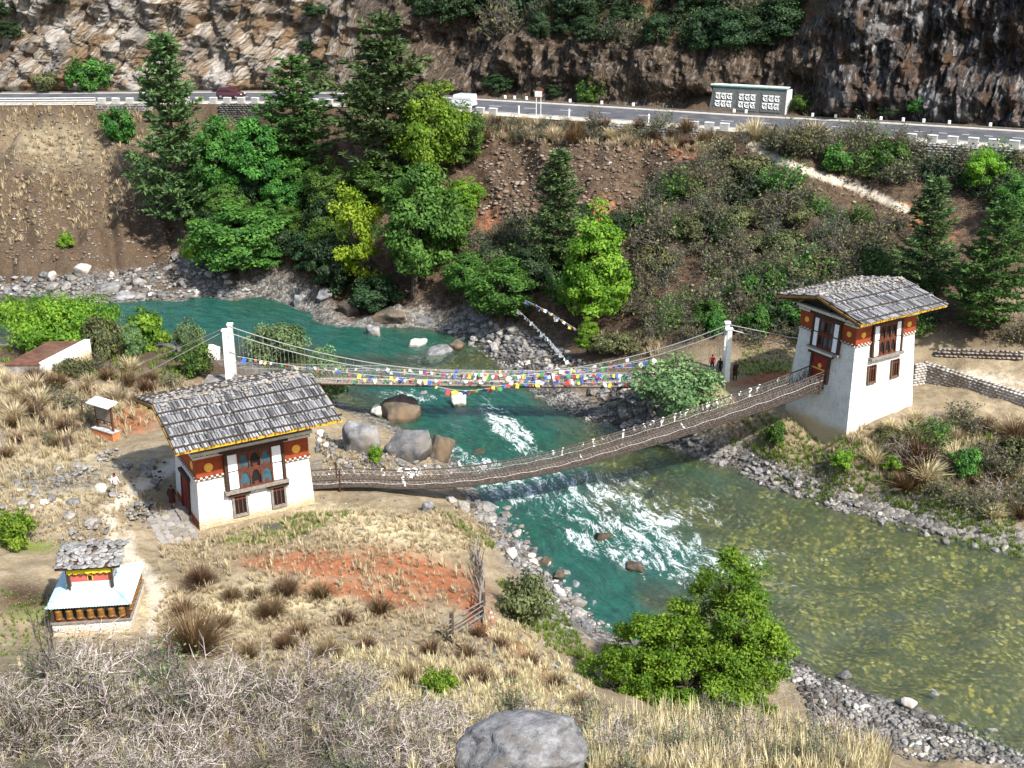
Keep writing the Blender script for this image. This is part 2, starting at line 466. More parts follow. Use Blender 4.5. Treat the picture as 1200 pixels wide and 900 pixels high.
ma, mb = q.attr('mask_a', 'Color'), q.attr('mask_b', 'Color')
A, B = q.sep(ma), q.sep(mb)
nbig = q.noise(c, 0.35, 6, 0.62); nmid = q.noise(c, 1.6, 6, 0.65); nfine = q.noise(c, 9.0, 5, 0.7)
speck = q.voro(c, 5.5)
base = q.mix(q.ramp(nmid, [(0.32, 0.0), (0.68, 1.0)]), (0.20, 0.155, 0.10), (0.38, 0.31, 0.205))
base = q.mix(q.ramp(nbig, [(0.42, 0.0), (0.62, 0.7)]), base, (0.19, 0.145, 0.085))
straw = q.mix(q.ramp(nfine, [(0.3, 0.0), (0.7, 1.0)]), (0.36, 0.295, 0.17), (0.66, 0.58, 0.39))
nedge = q.math('ADD', q.math('MULTIPLY', q.math('SUBTRACT', nmid, 0.5), 1.4), q.math('MULTIPLY', q.math('SUBTRACT', nfine, 0.5), 1.1))
def edge(mask, lo=0.25, hi=1.0, nn=None):
    return q.ramp(q.math('MULTIPLY', q.math('ADD', mask, nedge), q.ramp(mask, [(0.0, 0.0), (0.25, 1.0)])), [(lo, 0.0), (hi, 1.0)])
col = q.mix(edge(B[1]), base, straw)
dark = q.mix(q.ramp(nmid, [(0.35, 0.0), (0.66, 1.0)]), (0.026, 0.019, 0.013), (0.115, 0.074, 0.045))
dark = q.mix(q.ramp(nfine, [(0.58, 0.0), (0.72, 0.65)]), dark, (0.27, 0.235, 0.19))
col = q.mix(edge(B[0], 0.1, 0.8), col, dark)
green = q.mix(q.ramp(nfine, [(0.3, 0.0), (0.7, 1.0)]), (0.10, 0.15, 0.03), (0.25, 0.26, 0.08))
col = q.mix(edge(A[1]), col, green)
red = q.mix(q.ramp(nmid, [(0.3, 0.0), (0.7, 1.0)]), (0.20, 0.068, 0.03), (0.40, 0.165, 0.08))
col = q.mix(edge(A[0], 0.2, 0.75), col, red)
path = q.mix(q.ramp(nfine, [(0.3, 0.0), (0.7, 1.0)]), (0.42, 0.36, 0.27), (0.62, 0.55, 0.44))
col = q.mix(edge(A[2], 0.3, 1.0), col, path)
vcell = q.voro(c, 3.2, out=1)
rock = q.mix(q.ramp(q.sep(vcell)[0], [(0.0, 0.0), (1.0, 1.0)]), (0.055, 0.052, 0.048), (0.30, 0.285, 0.26))
rock = q.mix(q.ramp(q.voro(c, 3.2, 'DISTANCE_TO_EDGE'), [(0.0, 1.0), (0.07, 0.0)]), rock, (0.05, 0.043, 0.035))
col = q.mix(edge(B[2], 0.3, 0.9), col, rock)
# pale pebbles strewn over everything
peb = q.ramp(q.math('ADD', speck, q.math('MULTIPLY', nbig, -0.12)), [(0.05, 1.0), (0.13, 0.0)])
col = q.mix(q.math('MULTIPLY', peb, 0.6), col, (0.5, 0.47, 0.42))
# river bed: brown green cobbles
dep = q.attr('depth')
cw2 = q.n('ShaderNodeVectorMath', operation='ADD'); q.put(cw2.inputs[0], c); wv_ = q.n('ShaderNodeVectorMath', operation='SCALE'); q.put(wv_.inputs[0], q.noise(c, 2.2, 3, 0.6, 0, True)); wv_.inputs['Scale'].default_value = 0.55; q.t.links.new(wv_.outputs[0], cw2.inputs[1]); cw2 = cw2.outputs[0]; bedc = q.voro(cw2, 3.6, out=1); bedd = q.voro(cw2, 3.6)
bed = q.ramp(q.sep(bedc)[1], [(0.0, (0.05, 0.052, 0.024)), (0.30, (0.16, 0.145, 0.048)), (0.60, (0.29, 0.235, 0.07)), (0.88, (0.44, 0.34, 0.09)), (1.0, (0.58, 0.50, 0.30))])
bed = q.mix(q.ramp(bedd, [(0.35, 0.0), (0.75, 1.0)]), bed, (0.070, 0.075, 0.032))
bed = q.mix(q.ramp(q.noise(c, 0.55, 6, 0.7), [(0.42, 0.0), (0.60, 0.85)]), bed, (0.075, 0.080, 0.040))
col = q.mix(q.ramp(dep, [(0.02, 0.0), (0.12, 1.0)]), col, bed)
wt = q.attr('wet')
col = q.mix(q.math('MULTIPLY', wt, 0.55), col, q.hsv(col, 0.5, 1.1, 0.35))
h = q.math('ADD', q.math('MULTIPLY', nmid, 1.0), q.math('ADD', q.math('MULTIPLY', nfine, 0.5), q.math('MULTIPLY', q.math('MULTIPLY', q.voro(c, 3.2), -0.8), B[2])))
GROUND_MAT = q.out(q.bsdf(col, 0.95, q.bump(h, 0.9, 0.16), 0.15))
gme = mesh_np('ground', np.stack([GX, GY, GZ], 1), idx_grid(nv, nu), GROUND_MAT, True,
  {'mask_a': np.stack([m_red, m_green, m_path], 1), 'mask_b': np.stack([m_dark, m_straw, m_rock], 1), 'depth': depth, 'wet': wet})
tag(link('ground', gme), kind='structure')

# ------------------------------------------------------------------ river
ns, nt = 760, 110
def resample(Pl, n):
    s = np.concatenate([[0], np.cumsum(np.linalg.norm(np.diff(Pl, axis=0), axis=1))])
    return s
k = np.linspace(0, len(BLs)-1.001, ns); i0 = k.astype(int); fr = (k-i0)[:, None]
La = BLs[i0]*(1-fr)+BLs[i0+1]*fr; Ra = BRs[i0]*(1-fr)+BRs[i0+1]*fr
tt = np.linspace(-0.06, 1.06, nt)
WXY = La[:, None, :]*(1-tt)[None, :, None]+Ra[:, None, :]*tt[None, :, None]
mid = (La+Ra)/2; sarc = np.concatenate([[0], np.cumsum(np.linalg.norm(np.diff(mid, axis=0), axis=1))])
wid = np.linalg.norm(Ra-La, axis=1)
SS = np.repeat(sarc[:, None], nt, 1).ravel(); TT = (tt[None, :]*wid[:, None]).ravel()
WX, WY = WXY[:, :, 0].ravel(), WXY[:, :, 1].ravel()
bedz = height(WX, WY, detail=False)
wpx, wpy, wzc = project(WX, WY, np.zeros_like(WX))
def wblob(L):
    m = np.zeros_like(wpx)
    for px, py, rx, ry, rot, s in L:
        a = R(rot); dx, dy = wpx-px, wpy-py
        u = dx*math.cos(a)+dy*math.sin(a); v = -dx*math.sin(a)+dy*math.cos(a)
        m = np.maximum(m, s*np.clip(1.45-0.85*np.sqrt((u/rx)**2+(v/ry)**2), 0, 1))
    return np.clip(m, 0, 1)
rapid = wblob([(600,575,60,24,10,.85),(560,545,40,14,10,.8),(610,510,40,14,50,.9),(660,545,50,14,10,.6),(830,680,60,16,-10,.7),(590,500,45,16,45,.95),(540,540,45,18,30,.8),(640,570,70,20,0,.75),(700,590,110,45,10,.8),(760,640,110,40,20,.85),(820,600,70,24,10,.7),(640,620,40,30,60,.45),(860,660,60,14,-8,.8),
  (480,465,50,10,5,.75),(560,470,40,8,10,.5),(500,400,30,8,0,.5),(430,382,30,5,0,.45),(900,690,70,16,10,.62),(940,650,60,14,12,.55),(860,610,60,12,10,.6),(960,640,120,30,15,.30),(1040,720,120,40,15,.16),(700,640,60,16,15,.9),(560,600,20,14,40,.5),(770,610,50,8,10,1.),(700,690,40,20,30,.55),(740,560,40,14,10,.6),(880,620,50,12,10,.5),(400,400,40,8,0,.25),(590,555,30,10,10,.7)])
deep = wblob([(280,370,150,26,4,1.),(560,490,90,36,15,1.),(470,450,60,16,10,.75),(600,530,70,24,10,.95),(640,610,80,50,40,.95),(690,690,50,40,30,1.),(440,400,90,16,0,.75),(720,720,60,20,20,.9),(620,580,60,26,20,.9),(740,640,90,40,20,.6),(820,560,60,16,20,.3)])
wz = 0.06*fbm(SS*0.35, TT*0.9, seed=3, oct=3) + rapid*(0.28*np.abs(fbm(SS*0.45, TT*0.8, seed=6, oct=4))+0.03) + 0.02*fbm(SS*1.2, TT*2.5, seed=12, oct=2)
q = NM('river_water')
fu = q.n('ShaderNodeAttribute', attribute_name='flow').outputs['Vector']
ra, de = q.attr('rapid'), q.attr('deep')
fl = q.mapping(fu, (0.55, 1.6, 1))
n1 = q.noise(fl, 1.1, 6, 0.62, 0.6); n2 = q.noise(fl, 3.2, 5, 0.6, 0.4); n3 = q.noise(q.mapping(fu, (1, 1.5, 1)), 5.5, 4, 0.6)
n4 = q.noise(fl, 0.38, 3, 0.5, 0.5)
hgt = q.math('ADD', q.math('ADD', q.math('MULTIPLY', n1, 0.9), q.math('MULTIPLY', n2, 0.45)), q.math('MULTIPLY', n3, 0.34))
nrm = q.bump(hgt, 0.9, 0.34)
# foam lines: ridged noise broken up, only where the river is rough
rid = q.math('ABSOLUTE', q.math('SUBTRACT', q.noise(q.mapping(fu, (0.6, 1.25, 1)), 0.95, 7, 0.68, 0.9), 0.5))
rid2 = q.math('SUBTRACT', 0.5, q.math('MULTIPLY', rid, 8.0))
ridb = q.math('ABSOLUTE', q.math('SUBTRACT', q.noise(q.mapping(fu, (0.45, 1.1, 1)), 2.3, 5, 0.6, 1.4), 0.5)); rid2 = q.math('ADD', rid2, q.math('SUBTRACT', 0.35, q.math('MULTIPLY', ridb, 5.0)))
foamv = q.math('ADD', q.math('MULTIPLY', rid2, 0.42), q.math('MULTIPLY', q.math('SUBTRACT', q.noise(fl, 0.7, 4, 0.6), 0.5), 1.5))
foamv = q.math('ADD', foamv, q.math('MULTIPLY', q.math('SUBTRACT', q.noise(q.mapping(fu, (0.9, 1.3, 1)), 2.6, 6, 0.72, 1.6), 0.5), 0.75))
foamv = q.math('ADD', foamv, q.math('MULTIPLY', q.math('SUBTRACT', ra, 0.86), 1.15))
foam = q.ramp(foamv, [(-0.0, 0.0), (0.18, 0.35), (0.42, 0.95)])
dn = q.math('ADD', de, q.math('MULTIPLY', q.math('SUBTRACT', n4, 0.5), 0.8), True)
teal = q.mix(q.ramp(n1, [(0.3, 0.0), (0.7, 1.0)]), (0.003, 0.038, 0.027), (0.014, 0.122, 0.076))
shallow = q.mix(q.ramp(n1, [(0.35, 0.0), (0.65, 1.0)]), (0.055, 0.080, 0.042), (0.11, 0.135, 0.075))
body = q.mix(q.ramp(dn, [(0.1, 0.0), (0.6, 1.0)]), shallow, teal)
dif = q.n('ShaderNodeBsdfDiffuse'); q.put(dif.inputs[0], body)
tr = q.n('ShaderNodeBsdfTransparent'); q.put(tr.inputs[0], q.mix(dn, (0.80, 0.86, 0.68), (0.30, 0.70, 0.62)))
opac = q.math('ADD', q.math('MULTIPLY', q.ramp(dn, [(0.05, 0.0), (0.55, 1.0)]), 0.76), 0.07)
s1 = q.n('ShaderNodeMixShader'); q.put(s1.inputs[0], opac); q.t.links.new(tr.outputs[0], s1.inputs[1]); q.t.links.new(dif.outputs[0], s1.inputs[2])
gl = q.n('ShaderNodeBsdfGlossy'); gl.inputs['Roughness'].default_value = 0.07; q.put(gl.inputs['Color'], (0.9, 0.95, 1.0)); q.put(gl.inputs['Normal'], nrm)
fre = q.n('ShaderNodeFresnel'); fre.inputs[0].default_value = 1.33; q.put(fre.inputs['Normal'], nrm)
s2 = q.n('ShaderNodeMixShader'); q.put(s2.inputs[0], q.math('MULTIPLY', fre.outputs[0], 0.36)); q.t.links.new(s1.outputs[0], s2.inputs[1]); q.t.links.new(gl.outputs[0], s2.inputs[2])
fo = q.bsdf((0.80, 0.86, 0.86), 0.6, q.bump(q.math('ADD', n2, n3), 0.8, 0.15), 0.2)
s3 = q.n('ShaderNodeMixShader'); q.put(s3.inputs[0], foam); q.t.links.new(s2.outputs[0], s3.inputs[1]); q.t.links.new(fo, s3.inputs[2])
WATER_MAT = q.out(s3.outputs[0])
wme = mesh_np('river', np.stack([WX, WY, wz], 1), idx_grid(ns, nt), WATER_MAT, True, {'rapid': rapid, 'deep': deep})
fa = wme.attributes.new('flow', 'FLOAT_VECTOR', 'POINT'); fa.data.foreach_set('vector', np.stack([SS, TT, SS*0], 1).astype(np.float32).ravel())
tag(link('river', wme), kind='structure')

# ------------------------------------------------------------------ road
def ribbon(name, off0, off1, dz0, dz1, mat, kind=None, i0=0, i1=None):
    i1 = i1 or len(RD)
    Vv = []
    for i in range(i0, i1):
        for o_, dz in ((off0, dz0), (off1, dz1)):
            Vv.append((RD[i,0]+rn[i,0]*o_, RD[i,1]+rn[i,1]*o_, RD[i,2]+dz))
    n = i1-i0
    o = link(name, mesh_np(name, Vv, [(2*a, 2*a+1, 2*a+3, 2*a+2) for a in range(n-1)], mat, True))
    if kind: tag(o, kind=kind)
    return o
q = NM('asphalt'); c = q.pos()
ROAD_MAT = q.out(q.bsdf(q.mix(q.ramp(q.noise(c, 0.6, 5, 0.65), [(0.35, 0.0), (0.68, 1.0)]), (0.055, 0.058, 0.068), (0.115, 0.118, 0.13)), 0.75, q.bump(q.noise(c, 30, 3), 0.3, 0.01), 0.4))
WHITE = simple('road_paint', (0.72, 0.72, 0.70), 0.7, 0.15, 3, 0.1)
VERGE = simple('road_verge_gravel', (0.46, 0.42, 0.35), 0.95, 0.25, 2.5, 0.6, 0.03)
CONC = simple('weathered_concrete', (0.40, 0.39, 0.36), 0.9, 0.25, 2.2, 0.5, 0.02, dirt=(0.12, 0.115, 0.10))
road = ribbon('road', -ROADW, ROADW, 0.03, 0.03, ROAD_MAT, 'structure')
ribbon('road_verge', ROADW, 6.5, 0.025, -0.06, VERGE, 'structure')
vb = ribbon('road_shoulder', -6.4, -ROADW, 0.06, 0.025, VERGE, 'structure')
for off in (-4.25, 4.25):
    lm = ribbon('edge_line', off-0.09, off+0.09, 0.036, 0.036, WHITE); lm.parent = road
for i in range(0, len(RD)-1, 3):
    lm = ribbon('centre_line', -0.08, 0.08, 0.036, 0.036, WHITE, None, i, i+2); lm.parent = road
# low kerb at the foot of the cliff
Vv = []
for i in range(len(RD)):
    for o_, dz in ((-5.2, -0.1), (-5.2, 0.22), (-5.5, 0.22), (-5.5, -0.1)):
        Vv.append((RD[i,0]+rn[i,0]*o_, RD[i,1]+rn[i,1]*o_, RD[i,2]+dz))
Ff = []
for a in range(len(RD)-1):
    for j in range(3): Ff.append((4*a+j, 4*a+j+1, 4*a+j+5, 4*a+j+4))
KERBM = simple('dark_drain_kerb', (0.09, 0.08, 0.07), 0.9, 0.3, 2.0, 0.4)
tag(link('drain_kerb', mesh_np('drain_kerb', Vv, Ff, KERBM)), kind='structure')

# ------------------------------------------------------------------ cliff behind the road
csn, chn = 900, 190
kk = np.linspace(0, len(RD)-1.001, csn); ci = kk.astype(int); cf = (kk-ci)[:, None]
cb = RD[ci]*(1-cf)+RD[ci+1]*cf; cn = rn[ci]*(1-cf)+rn[ci+1]*cf
cs = np.concatenate([[0], np.cumsum(np.linalg.norm(np.diff(cb[:, :2], axis=0), axis=1))])
hh = np.concatenate([np.linspace(-0.6, 17, 150), np.linspace(17.4, 60, chn-150)])
basepx, _, _ = project(cb[:, 0], cb[:, 1], cb[:, 2])
def along(v): return np.interp(basepx, [0,150,300,380,430,500,600,700,800,860,930,980,1100,1200], v)
# how far back the cliff foot stands, its lean (metres back per metre up), height of the steep part
foot  = along([7.5,7.0,7.0,7.2,7.5,7.5,7.0,6.8,7.5,10.5,8.0,7.0,7.2,7.4])
lean  = along([.45,.40,.42,.40,.55,.60,.62,.50,.55,.85,.55,.30,.28,.30])
steep = along([40,40,40,30,12,8.5,7.0,6.5,6.0,6.5,10,40,40,40])
SG, HG = np.meshgrid(cs, hh, indexing='ij')
FG, LG, TG = foot[:, None]+0*HG, lean[:, None]+0*HG, steep[:, None]+0*HG
hs = np.minimum(HG, TG); ha = np.maximum(HG-TG, 0)
back = FG + hs*LG + ha*1.5
zz = cb[:, 2][:, None] + HG*1.0
left = sstep(430, 330, along([0,150,300,380,430,500,600,700,800,860,930,980,1100,1200]))[:, None]+0*HG
right = sstep(900, 980, along([0,150,300,380,430,500,600,700,800,860,930,980,1100,1200]))[:, None]+0*HG
# tilted strata on the left, vertical ribs on the right, rubble in the middle
ang = R(52)
st = SG*math.sin(ang)-HG*math.cos(ang); sa = SG*math.cos(ang)+HG*math.sin(ang)
big = fbm(SG*0.10, HG*0.16, seed=40, oct=4)*2.2
strata = (1-np.abs(fbm(st*0.55, sa*0.10, seed=41, oct=4)))*1.5 + (1-np.abs(fbm(st*1.9, sa*0.35, seed=47, oct=3)))*0.45
ribs = (1-np.abs(fbm(SG*0.55, HG*0.12, seed=43, oct=4)))*1.7 + (1-np.abs(fbm(SG*2.0, HG*0.55, seed=44, oct=3)))*0.5
rub = fbm(SG*0.6, HG*0.6, seed=45, oct=5)*0.8
blocky = np.floor(fbm(st*0.5, sa*0.5, seed=49, oct=2)*4)/4*0.6
ledge = np.floor((st*0.42+fbm(SG*0.2, HG*0.2, seed=71, oct=2)*1.4))/0.42*0.0
blk2 = (np.floor(fbm(SG*0.33, HG*0.33, seed=72, oct=2)*5)/5)*1.1+(np.floor(fbm(SG*1.1, HG*0.9, seed=73, oct=2)*4)/4)*0.45
disp = blk2 + big + left*(strata+blocky) + right*(ribs+blocky*0.7) + (1-left)*(1-right)*(rub+0.5*ribs) + fbm(SG*3, HG*3, seed=46, oct=2)*0.12
disp *= sstep(-0.6, 1.2, HG)
back = back - disp
CX = cb[:, 0][:, None]-cn[:, 0][:, None]*back; CY = cb[:, 1][:, None]-cn[:, 1][:, None]*back
zz = zz + fbm(SG*0.9, HG*0.9, seed=48, oct=3)*0.25*sstep(0, 1.5, HG)
veg = sstep(-1.0, 2.5, HG-TG)*(1-left)*0.9
q = NM('cliff_rock'); c = q.pos(); cc = q.attr('cliffmask', 'Color'); C = q.sep(cc)
sxy = q.n('ShaderNodeAttribute', attribute_name='strat').outputs['Vector']     # metres along / up, turned with the bedding
nb = q.noise(c, 0.16, 5, 0.6); nm_ = q.noise(c, 0.8, 6, 0.68); nf = q.noise(c, 4.0, 5, 0.7)
stl = q.noise(q.mapping(sxy, (2.6, 0.42, 1)), 1.0, 6, 0.75, 0.6)
strk = q.noise(q.mapping(sxy, (0.9, 0.10, 1)), 1.0, 6, 0.7, 0.3)
pale = q.ramp(stl, [(0.36, (0.030, 0.026, 0.022)), (0.44, (0.14, 0.10, 0.065)), (0.52, (0.34, 0.275, 0.205)), (0.61, (0.60, 0.565, 0.515))])
lo_ = q.noise(q.mapping(sxy, (0.42, 0.10, 1)), 1.0, 5, 0.6, 0.5)
pale = q.mix(q.ramp(lo_, [(0.50, 0.0), (0.60, 0.8)]), pale, (0.54, 0.51, 0.475))
pale = q.mix(q.ramp(lo_, [(0.41, 0.85), (0.47, 0.0)]), pale, q.mix(nf, (0.11, 0.068, 0.035), (0.30, 0.19, 0.10)))
pale = q.mix(q.ramp(nm_, [(0.52, 0.0), (0.66, 0.8)]), pale, q.mix(nf, (0.20, 0.115, 0.055), (0.40, 0.26, 0.14)))
pale = q.mix(q.ramp(nb, [(0.50, 0.0), (0.64, 0.75)]), pale, (0.085, 0.08, 0.075))
darkr = q.ramp(stl, [(0.36, (0.012, 0.012, 0.013)), (0.50, (0.05, 0.046, 0.044)), (0.58, (0.17, 0.16, 0.16)), (0.68, (0.55, 0.55, 0.56))])
darkr = q.mix(q.ramp(strk, [(0.50, 0.0), (0.66, 0.85)]), darkr, q.mix(nf, (0.085, 0.048, 0.026), (0.22, 0.125, 0.065)))
darkr = q.mix(q.ramp(lo_, [(0.54, 0.0), (0.64, 0.55)]), darkr, (0.40, 0.39, 0.38))
darkr = q.mix(q.ramp(lo_, [(0.36, 0.8), (0.45, 0.0)]), darkr, (0.12, 0.066, 0.035))
brown = q.mix(q.ramp(nm_, [(0.35, 0.0), (0.66, 1.0)]), (0.030, 0.022, 0.015), (0.12, 0.08, 0.05))
brown = q.mix(q.ramp(stl, [(0.50, 0.0), (0.62, 0.75)]), brown, (0.30, 0.26, 0.22))
brown = q.mix(q.ramp(nf, [(0.58, 0.0), (0.70, 0.6)]), brown, (0.34, 0.30, 0.25))
col = q.mix(C[0], brown, pale); col = q.mix(C[1], col, darkr)
soil = q.mix(q.ramp(nm_, [(0.35, 0.0), (0.65, 1.0)]), (0.07, 0.045, 0.025), (0.24, 0.15, 0.075))
col = q.mix(q.math('MULTIPLY', q.ramp(q.math('ADD', C[2], q.math('SUBTRACT', nm_, 0.5)), [(0.3, 0.0), (0.7, 1.0)]), 0.9), col, soil)
hb = q.math('ADD', q.math('MULTIPLY', stl, 1.2), q.math('ADD', q.math('MULTIPLY', nf, 0.45), q.math('MULTIPLY', q.voro(q.mapping(sxy, (1.6, 0.7, 1)), 1.0, 'DISTANCE_TO_EDGE'), 0.5)))
CLIFF_MAT = q.out(q.bsdf(col, 0.85, q.bump(hb, 1.0, 0.7), 0.25))
cme = mesh_np('cliff', np.stack([CX.ravel(), CY.ravel(), zz.ravel()], 1), idx_grid(csn, chn)[:, ::-1], CLIFF_MAT, False,
  {'cliffmask': np.stack([left.ravel(), right.ravel(), veg.ravel()], 1)})
fa = cme.attributes.new('strat', 'FLOAT_VECTOR', 'POINT')
sx = left*st+(1-left)*(SG*1.0+HG*0.12); sy = left*sa+(1-left)*HG*2.4
fa.data.foreach_set('vector', np.stack([sx.ravel(), sy.ravel(), sy.ravel()*0], 1).astype(np.float32).ravel())
tag(link('cliff', cme), kind='structure')
# ------------------------------------------------------------------ rock shapes
def ico(sub):
    bm = bmesh.new(); bmesh.ops.create_icosphere(bm, subdivisions=sub, radius=1.0)
    V = np.array([v.co[:] for v in bm.verts]); Fq = np.array([[v.index for v in f.verts] for f in bm.faces]); bm.free()
    return V, Fq
ICO = {k: ico(k) for k in (1, 2, 3, 4)}
def rock_np(sub, seed, flat=0.7, rough=0.3, cuts=7, fine=False):
    V, Fq = ICO[sub]; r = np.random.default_rng(seed)
    V = V.copy()
    for k in range(cuts):                       # plane cuts give broken faces
        n = r.normal(size=3); n /= np.linalg.norm(n); d = r.uniform(0.55, 0.9)
        s = V@n - d; V = V - np.where(s > 0, s, 0)[:, None]*n[None, :]
    nz = fbm(V[:,0]*1.3+seed, V[:,1]*1.3, V[:,2]*1.3, seed=seed, oct=3)
    V = V*(1+rough*nz*0.5)[:, None]
    if fine:
        for k in range(10):                     # fresh breaks over the weathered form
            n = r.normal(size=3); n /= np.linalg.norm(n); s = V@n-np.quantile(V@n, r.uniform(0.80, 0.95)); V = V-np.where(s > 0, s*0.9, 0)[:, None]*n[None, :]
        V = V*(1+0.055*fbm(V[:,0]*2.5, V[:,1]*2.5, V[:,2]*2.5, seed=seed+4, oct=3)+0.05*fbm(V[:,0]*7, V[:,1]*7, V[:,2]*7, seed=seed+5, oct=3))[:, None]
    V *= np.array([r.uniform(0.85, 1.25), r.uniform(0.75, 1.05), flat*r.uniform(0.85, 1.15)])
    return V, Fq
def rotz(V, a):
    c, s = math.cos(a), math.sin(a)
    return np.stack([V[:,0]*c-V[:,1]*s, V[:,0]*s+V[:,1]*c, V[:,2]], 1)
def join_np(L):
    vs_, fs_, n = [], [], 0
    for V, Fq in L: vs_.append(V); fs_.append(Fq+n); n += len(V)
    return np.vstack(vs_), np.vstack(fs_)
def rock_mat(name, dark, light, warm=None, scale=2.0, wetline=False):
    q = NM(name); c = q.coord(); rd = q.rand()
    n = q.noise(c, scale, 6, 0.68); n2 = q.noise(c, scale*5, 4, 0.65)
    col = q.mix(q.ramp(n, [(0.32, 0.0), (0.68, 1.0)]), dark, light)
    col = q.mix(q.ramp(n2, [(0.58, 0.0), (0.75, 0.7)]), col, tuple(min(1, x*1.5) for x in light))
    if warm: col = q.mix(q.ramp(q.noise(c, scale*0.6, 3), [(0.5, 0.0), (0.66, 0.7)]), col, warm)
    col = q.hsv(col, 0.5, 1.0, q.math('ADD', 0.65, q.math('MULTIPLY', rd, 0.7)))
    if wetline:
        z = q.n('ShaderNodeSeparateXYZ'); q.put(z.inputs[0], q.pos())
        wl = q.ramp(z.outputs[2], [(0.12, 1.0), (0.34, 0.0)])
        col = q.mix(q.math('MULTIPLY', wl, 0.75), col, (0.05, 0.035, 0.018))
    return q.out(q.bsdf(col, 0.85, q.bump(q.math('ADD', n, q.math('MULTIPLY', n2, 0.4)), 0.7, 0.06), 0.25))
STONE = rock_mat('grey_stone', (0.075, 0.072, 0.07), (0.34, 0.325, 0.305), (0.30, 0.24, 0.17))
BOULDER = rock_mat('river_boulder', (0.055, 0.055, 0.06), (0.30, 0.30, 0.305), (0.22, 0.19, 0.15), 1.6)
PALEROCK = rock_mat('pale_rock', (0.42, 0.39, 0.35), (0.68, 0.65, 0.60), (0.5, 0.42, 0.32), 1.5, True)
BROWNROCK = rock_mat('wet_brown_rock', (0.035, 0.028, 0.022), (0.13, 0.105, 0.08), (0.15, 0.10, 0.055), 1.5, True)
WALLSTONE = rock_mat('dry_wall_stone', (0.07, 0.065, 0.06), (0.34, 0.32, 0.29), (0.2, 0.16, 0.12), 1.2)

# ------------------------------------------------------------------ building materials
q = NM('whitewashed_masonry'); c = q.coord()
cr = q.voro(q.mapping(c, (1, 1, 1.7)), 4.6, 'DISTANCE_TO_EDGE'); nn = q.noise(c, 1.3, 5, 0.65); nf = q.noise(c, 9, 4, 0.6)
col = q.mix(q.ramp(nn, [(0.4, 0.0), (0.75, 1.0)]), (0.80, 0.785, 0.75), (0.66, 0.64, 0.60))
col = q.mix(q.ramp(q.math('ADD', cr, q.math('MULTIPLY', nf, 0.12)), [(0.03, 0.30), (0.085, 0.0)]), col, (0.50, 0.47, 0.43))
col = q.mix(q.ramp(q.noise(c, 2.6, 6, 0.75), [(0.58, 0.0), (0.74, 0.8)]), col, (0.36, 0.33, 0.29))
col = q.mix(q.ramp(q.noise(q.mapping(c, (2.2, 2.2, 0.25)), 2.0, 4, 0.6), [(0.55, 0.0), (0.72, 0.35)]), col, (0.45, 0.42, 0.37))
col = q.mix(q.ramp(q.noise(c, 13, 4, 0.7), [(0.56, 0.0), (0.68, 0.5)]), col, (0.42, 0.40, 0.37))
sz = q.n('ShaderNodeSeparateXYZ'); q.put(sz.inputs[0], c)
col = q.mix(q.ramp(q.math('ADD', sz.outputs[2], q.math('MULTIPLY', q.math('SUBTRACT', nn, 0.5), 1.4)), [(0.05, 0.85), (0.75, 0.0)]), col, (0.50, 0.36, 0.18))
WHITEWASH = q.out(q.bsdf(col, 0.9, q.bump(q.math('ADD', q.ramp(cr, [(0.0, 0.0), (0.12, 1.0)]), q.math('MULTIPLY', nf, 1.6)), 0.8, 0.045), 0.2))
TERRA = simple('terracotta_band_paint', (0.26, 0.052, 0.018), 0.85, 0.2, 2.5, 0.3, 0.01)
GOLD = simple('ochre_gold_paint', (0.78, 0.42, 0.06), 0.6, 0.12, 4, 0.1)
DARKWOOD = simple('dark_brown_timber', (0.055, 0.028, 0.016), 0.75, 0.35, 6, 0.4)
REDWOOD = simple('red_brown_carved_timber', (0.105, 0.034, 0.019), 0.7, 0.3, 6, 0.4)
BARKWOOD = simple('dark_weathered_pole', (0.035, 0.030, 0.027), 0.9, 0.4, 6, 0.5)
GREYWOOD = simple('weathered_grey_timber', (0.21, 0.185, 0.16), 0.9, 0.35, 5, 0.6)
YELLOW = simple('yellow_fascia_paint', (0.60, 0.34, 0.025), 0.7, 0.2, 2, 0.2)
BARGE = simple('brown_ochre_board', (0.22, 0.12, 0.03), 0.8, 0.35, 2, 0.2)
PANELW = simple('white_panel_paint', (0.80, 0.81, 0.84), 0.7, 0.06, 3, 0.1)
CREAM = simple('cream_cornice_paint', (0.58, 0.54, 0.48), 0.85, 0.2, 3, 0.2)
BLACK = simple('dark_interior', (0.010, 0.009, 0.009), 0.6, 0.3, 3, 0)
BLUEPANE = simple('blue_grey_pane', (0.045, 0.10, 0.13), 0.2, 0.3, 3, 0)
MAROON = simple('maroon_door_paint', (0.20, 0.018, 0.014), 0.6, 0.25, 3, 0.2)
q = NM('weathered_shingle'); c = q.coord(); rd = q.rand()
g = q.noise(q.mapping(c, (14, 0.8, 14)), 1.6, 5, 0.7)
col = q.mix(q.ramp(g, [(0.3, 0.0), (0.7, 1.0)]), (0.055, 0.054, 0.056), (0.34, 0.34, 0.35))
col = q.hsv(col, 0.5, 1.0, q.math('ADD', 0.30, q.math('MULTIPLY', rd, 1.2)))
SHINGLE = q.out(q.bsdf(col, 0.85, q.bump(g, 0.6, 0.02), 0.25))
SLATE = rock_mat('roof_slate', (0.10, 0.10, 0.105), (0.36, 0.355, 0.35), (0.32, 0.27, 0.2), 2.4)

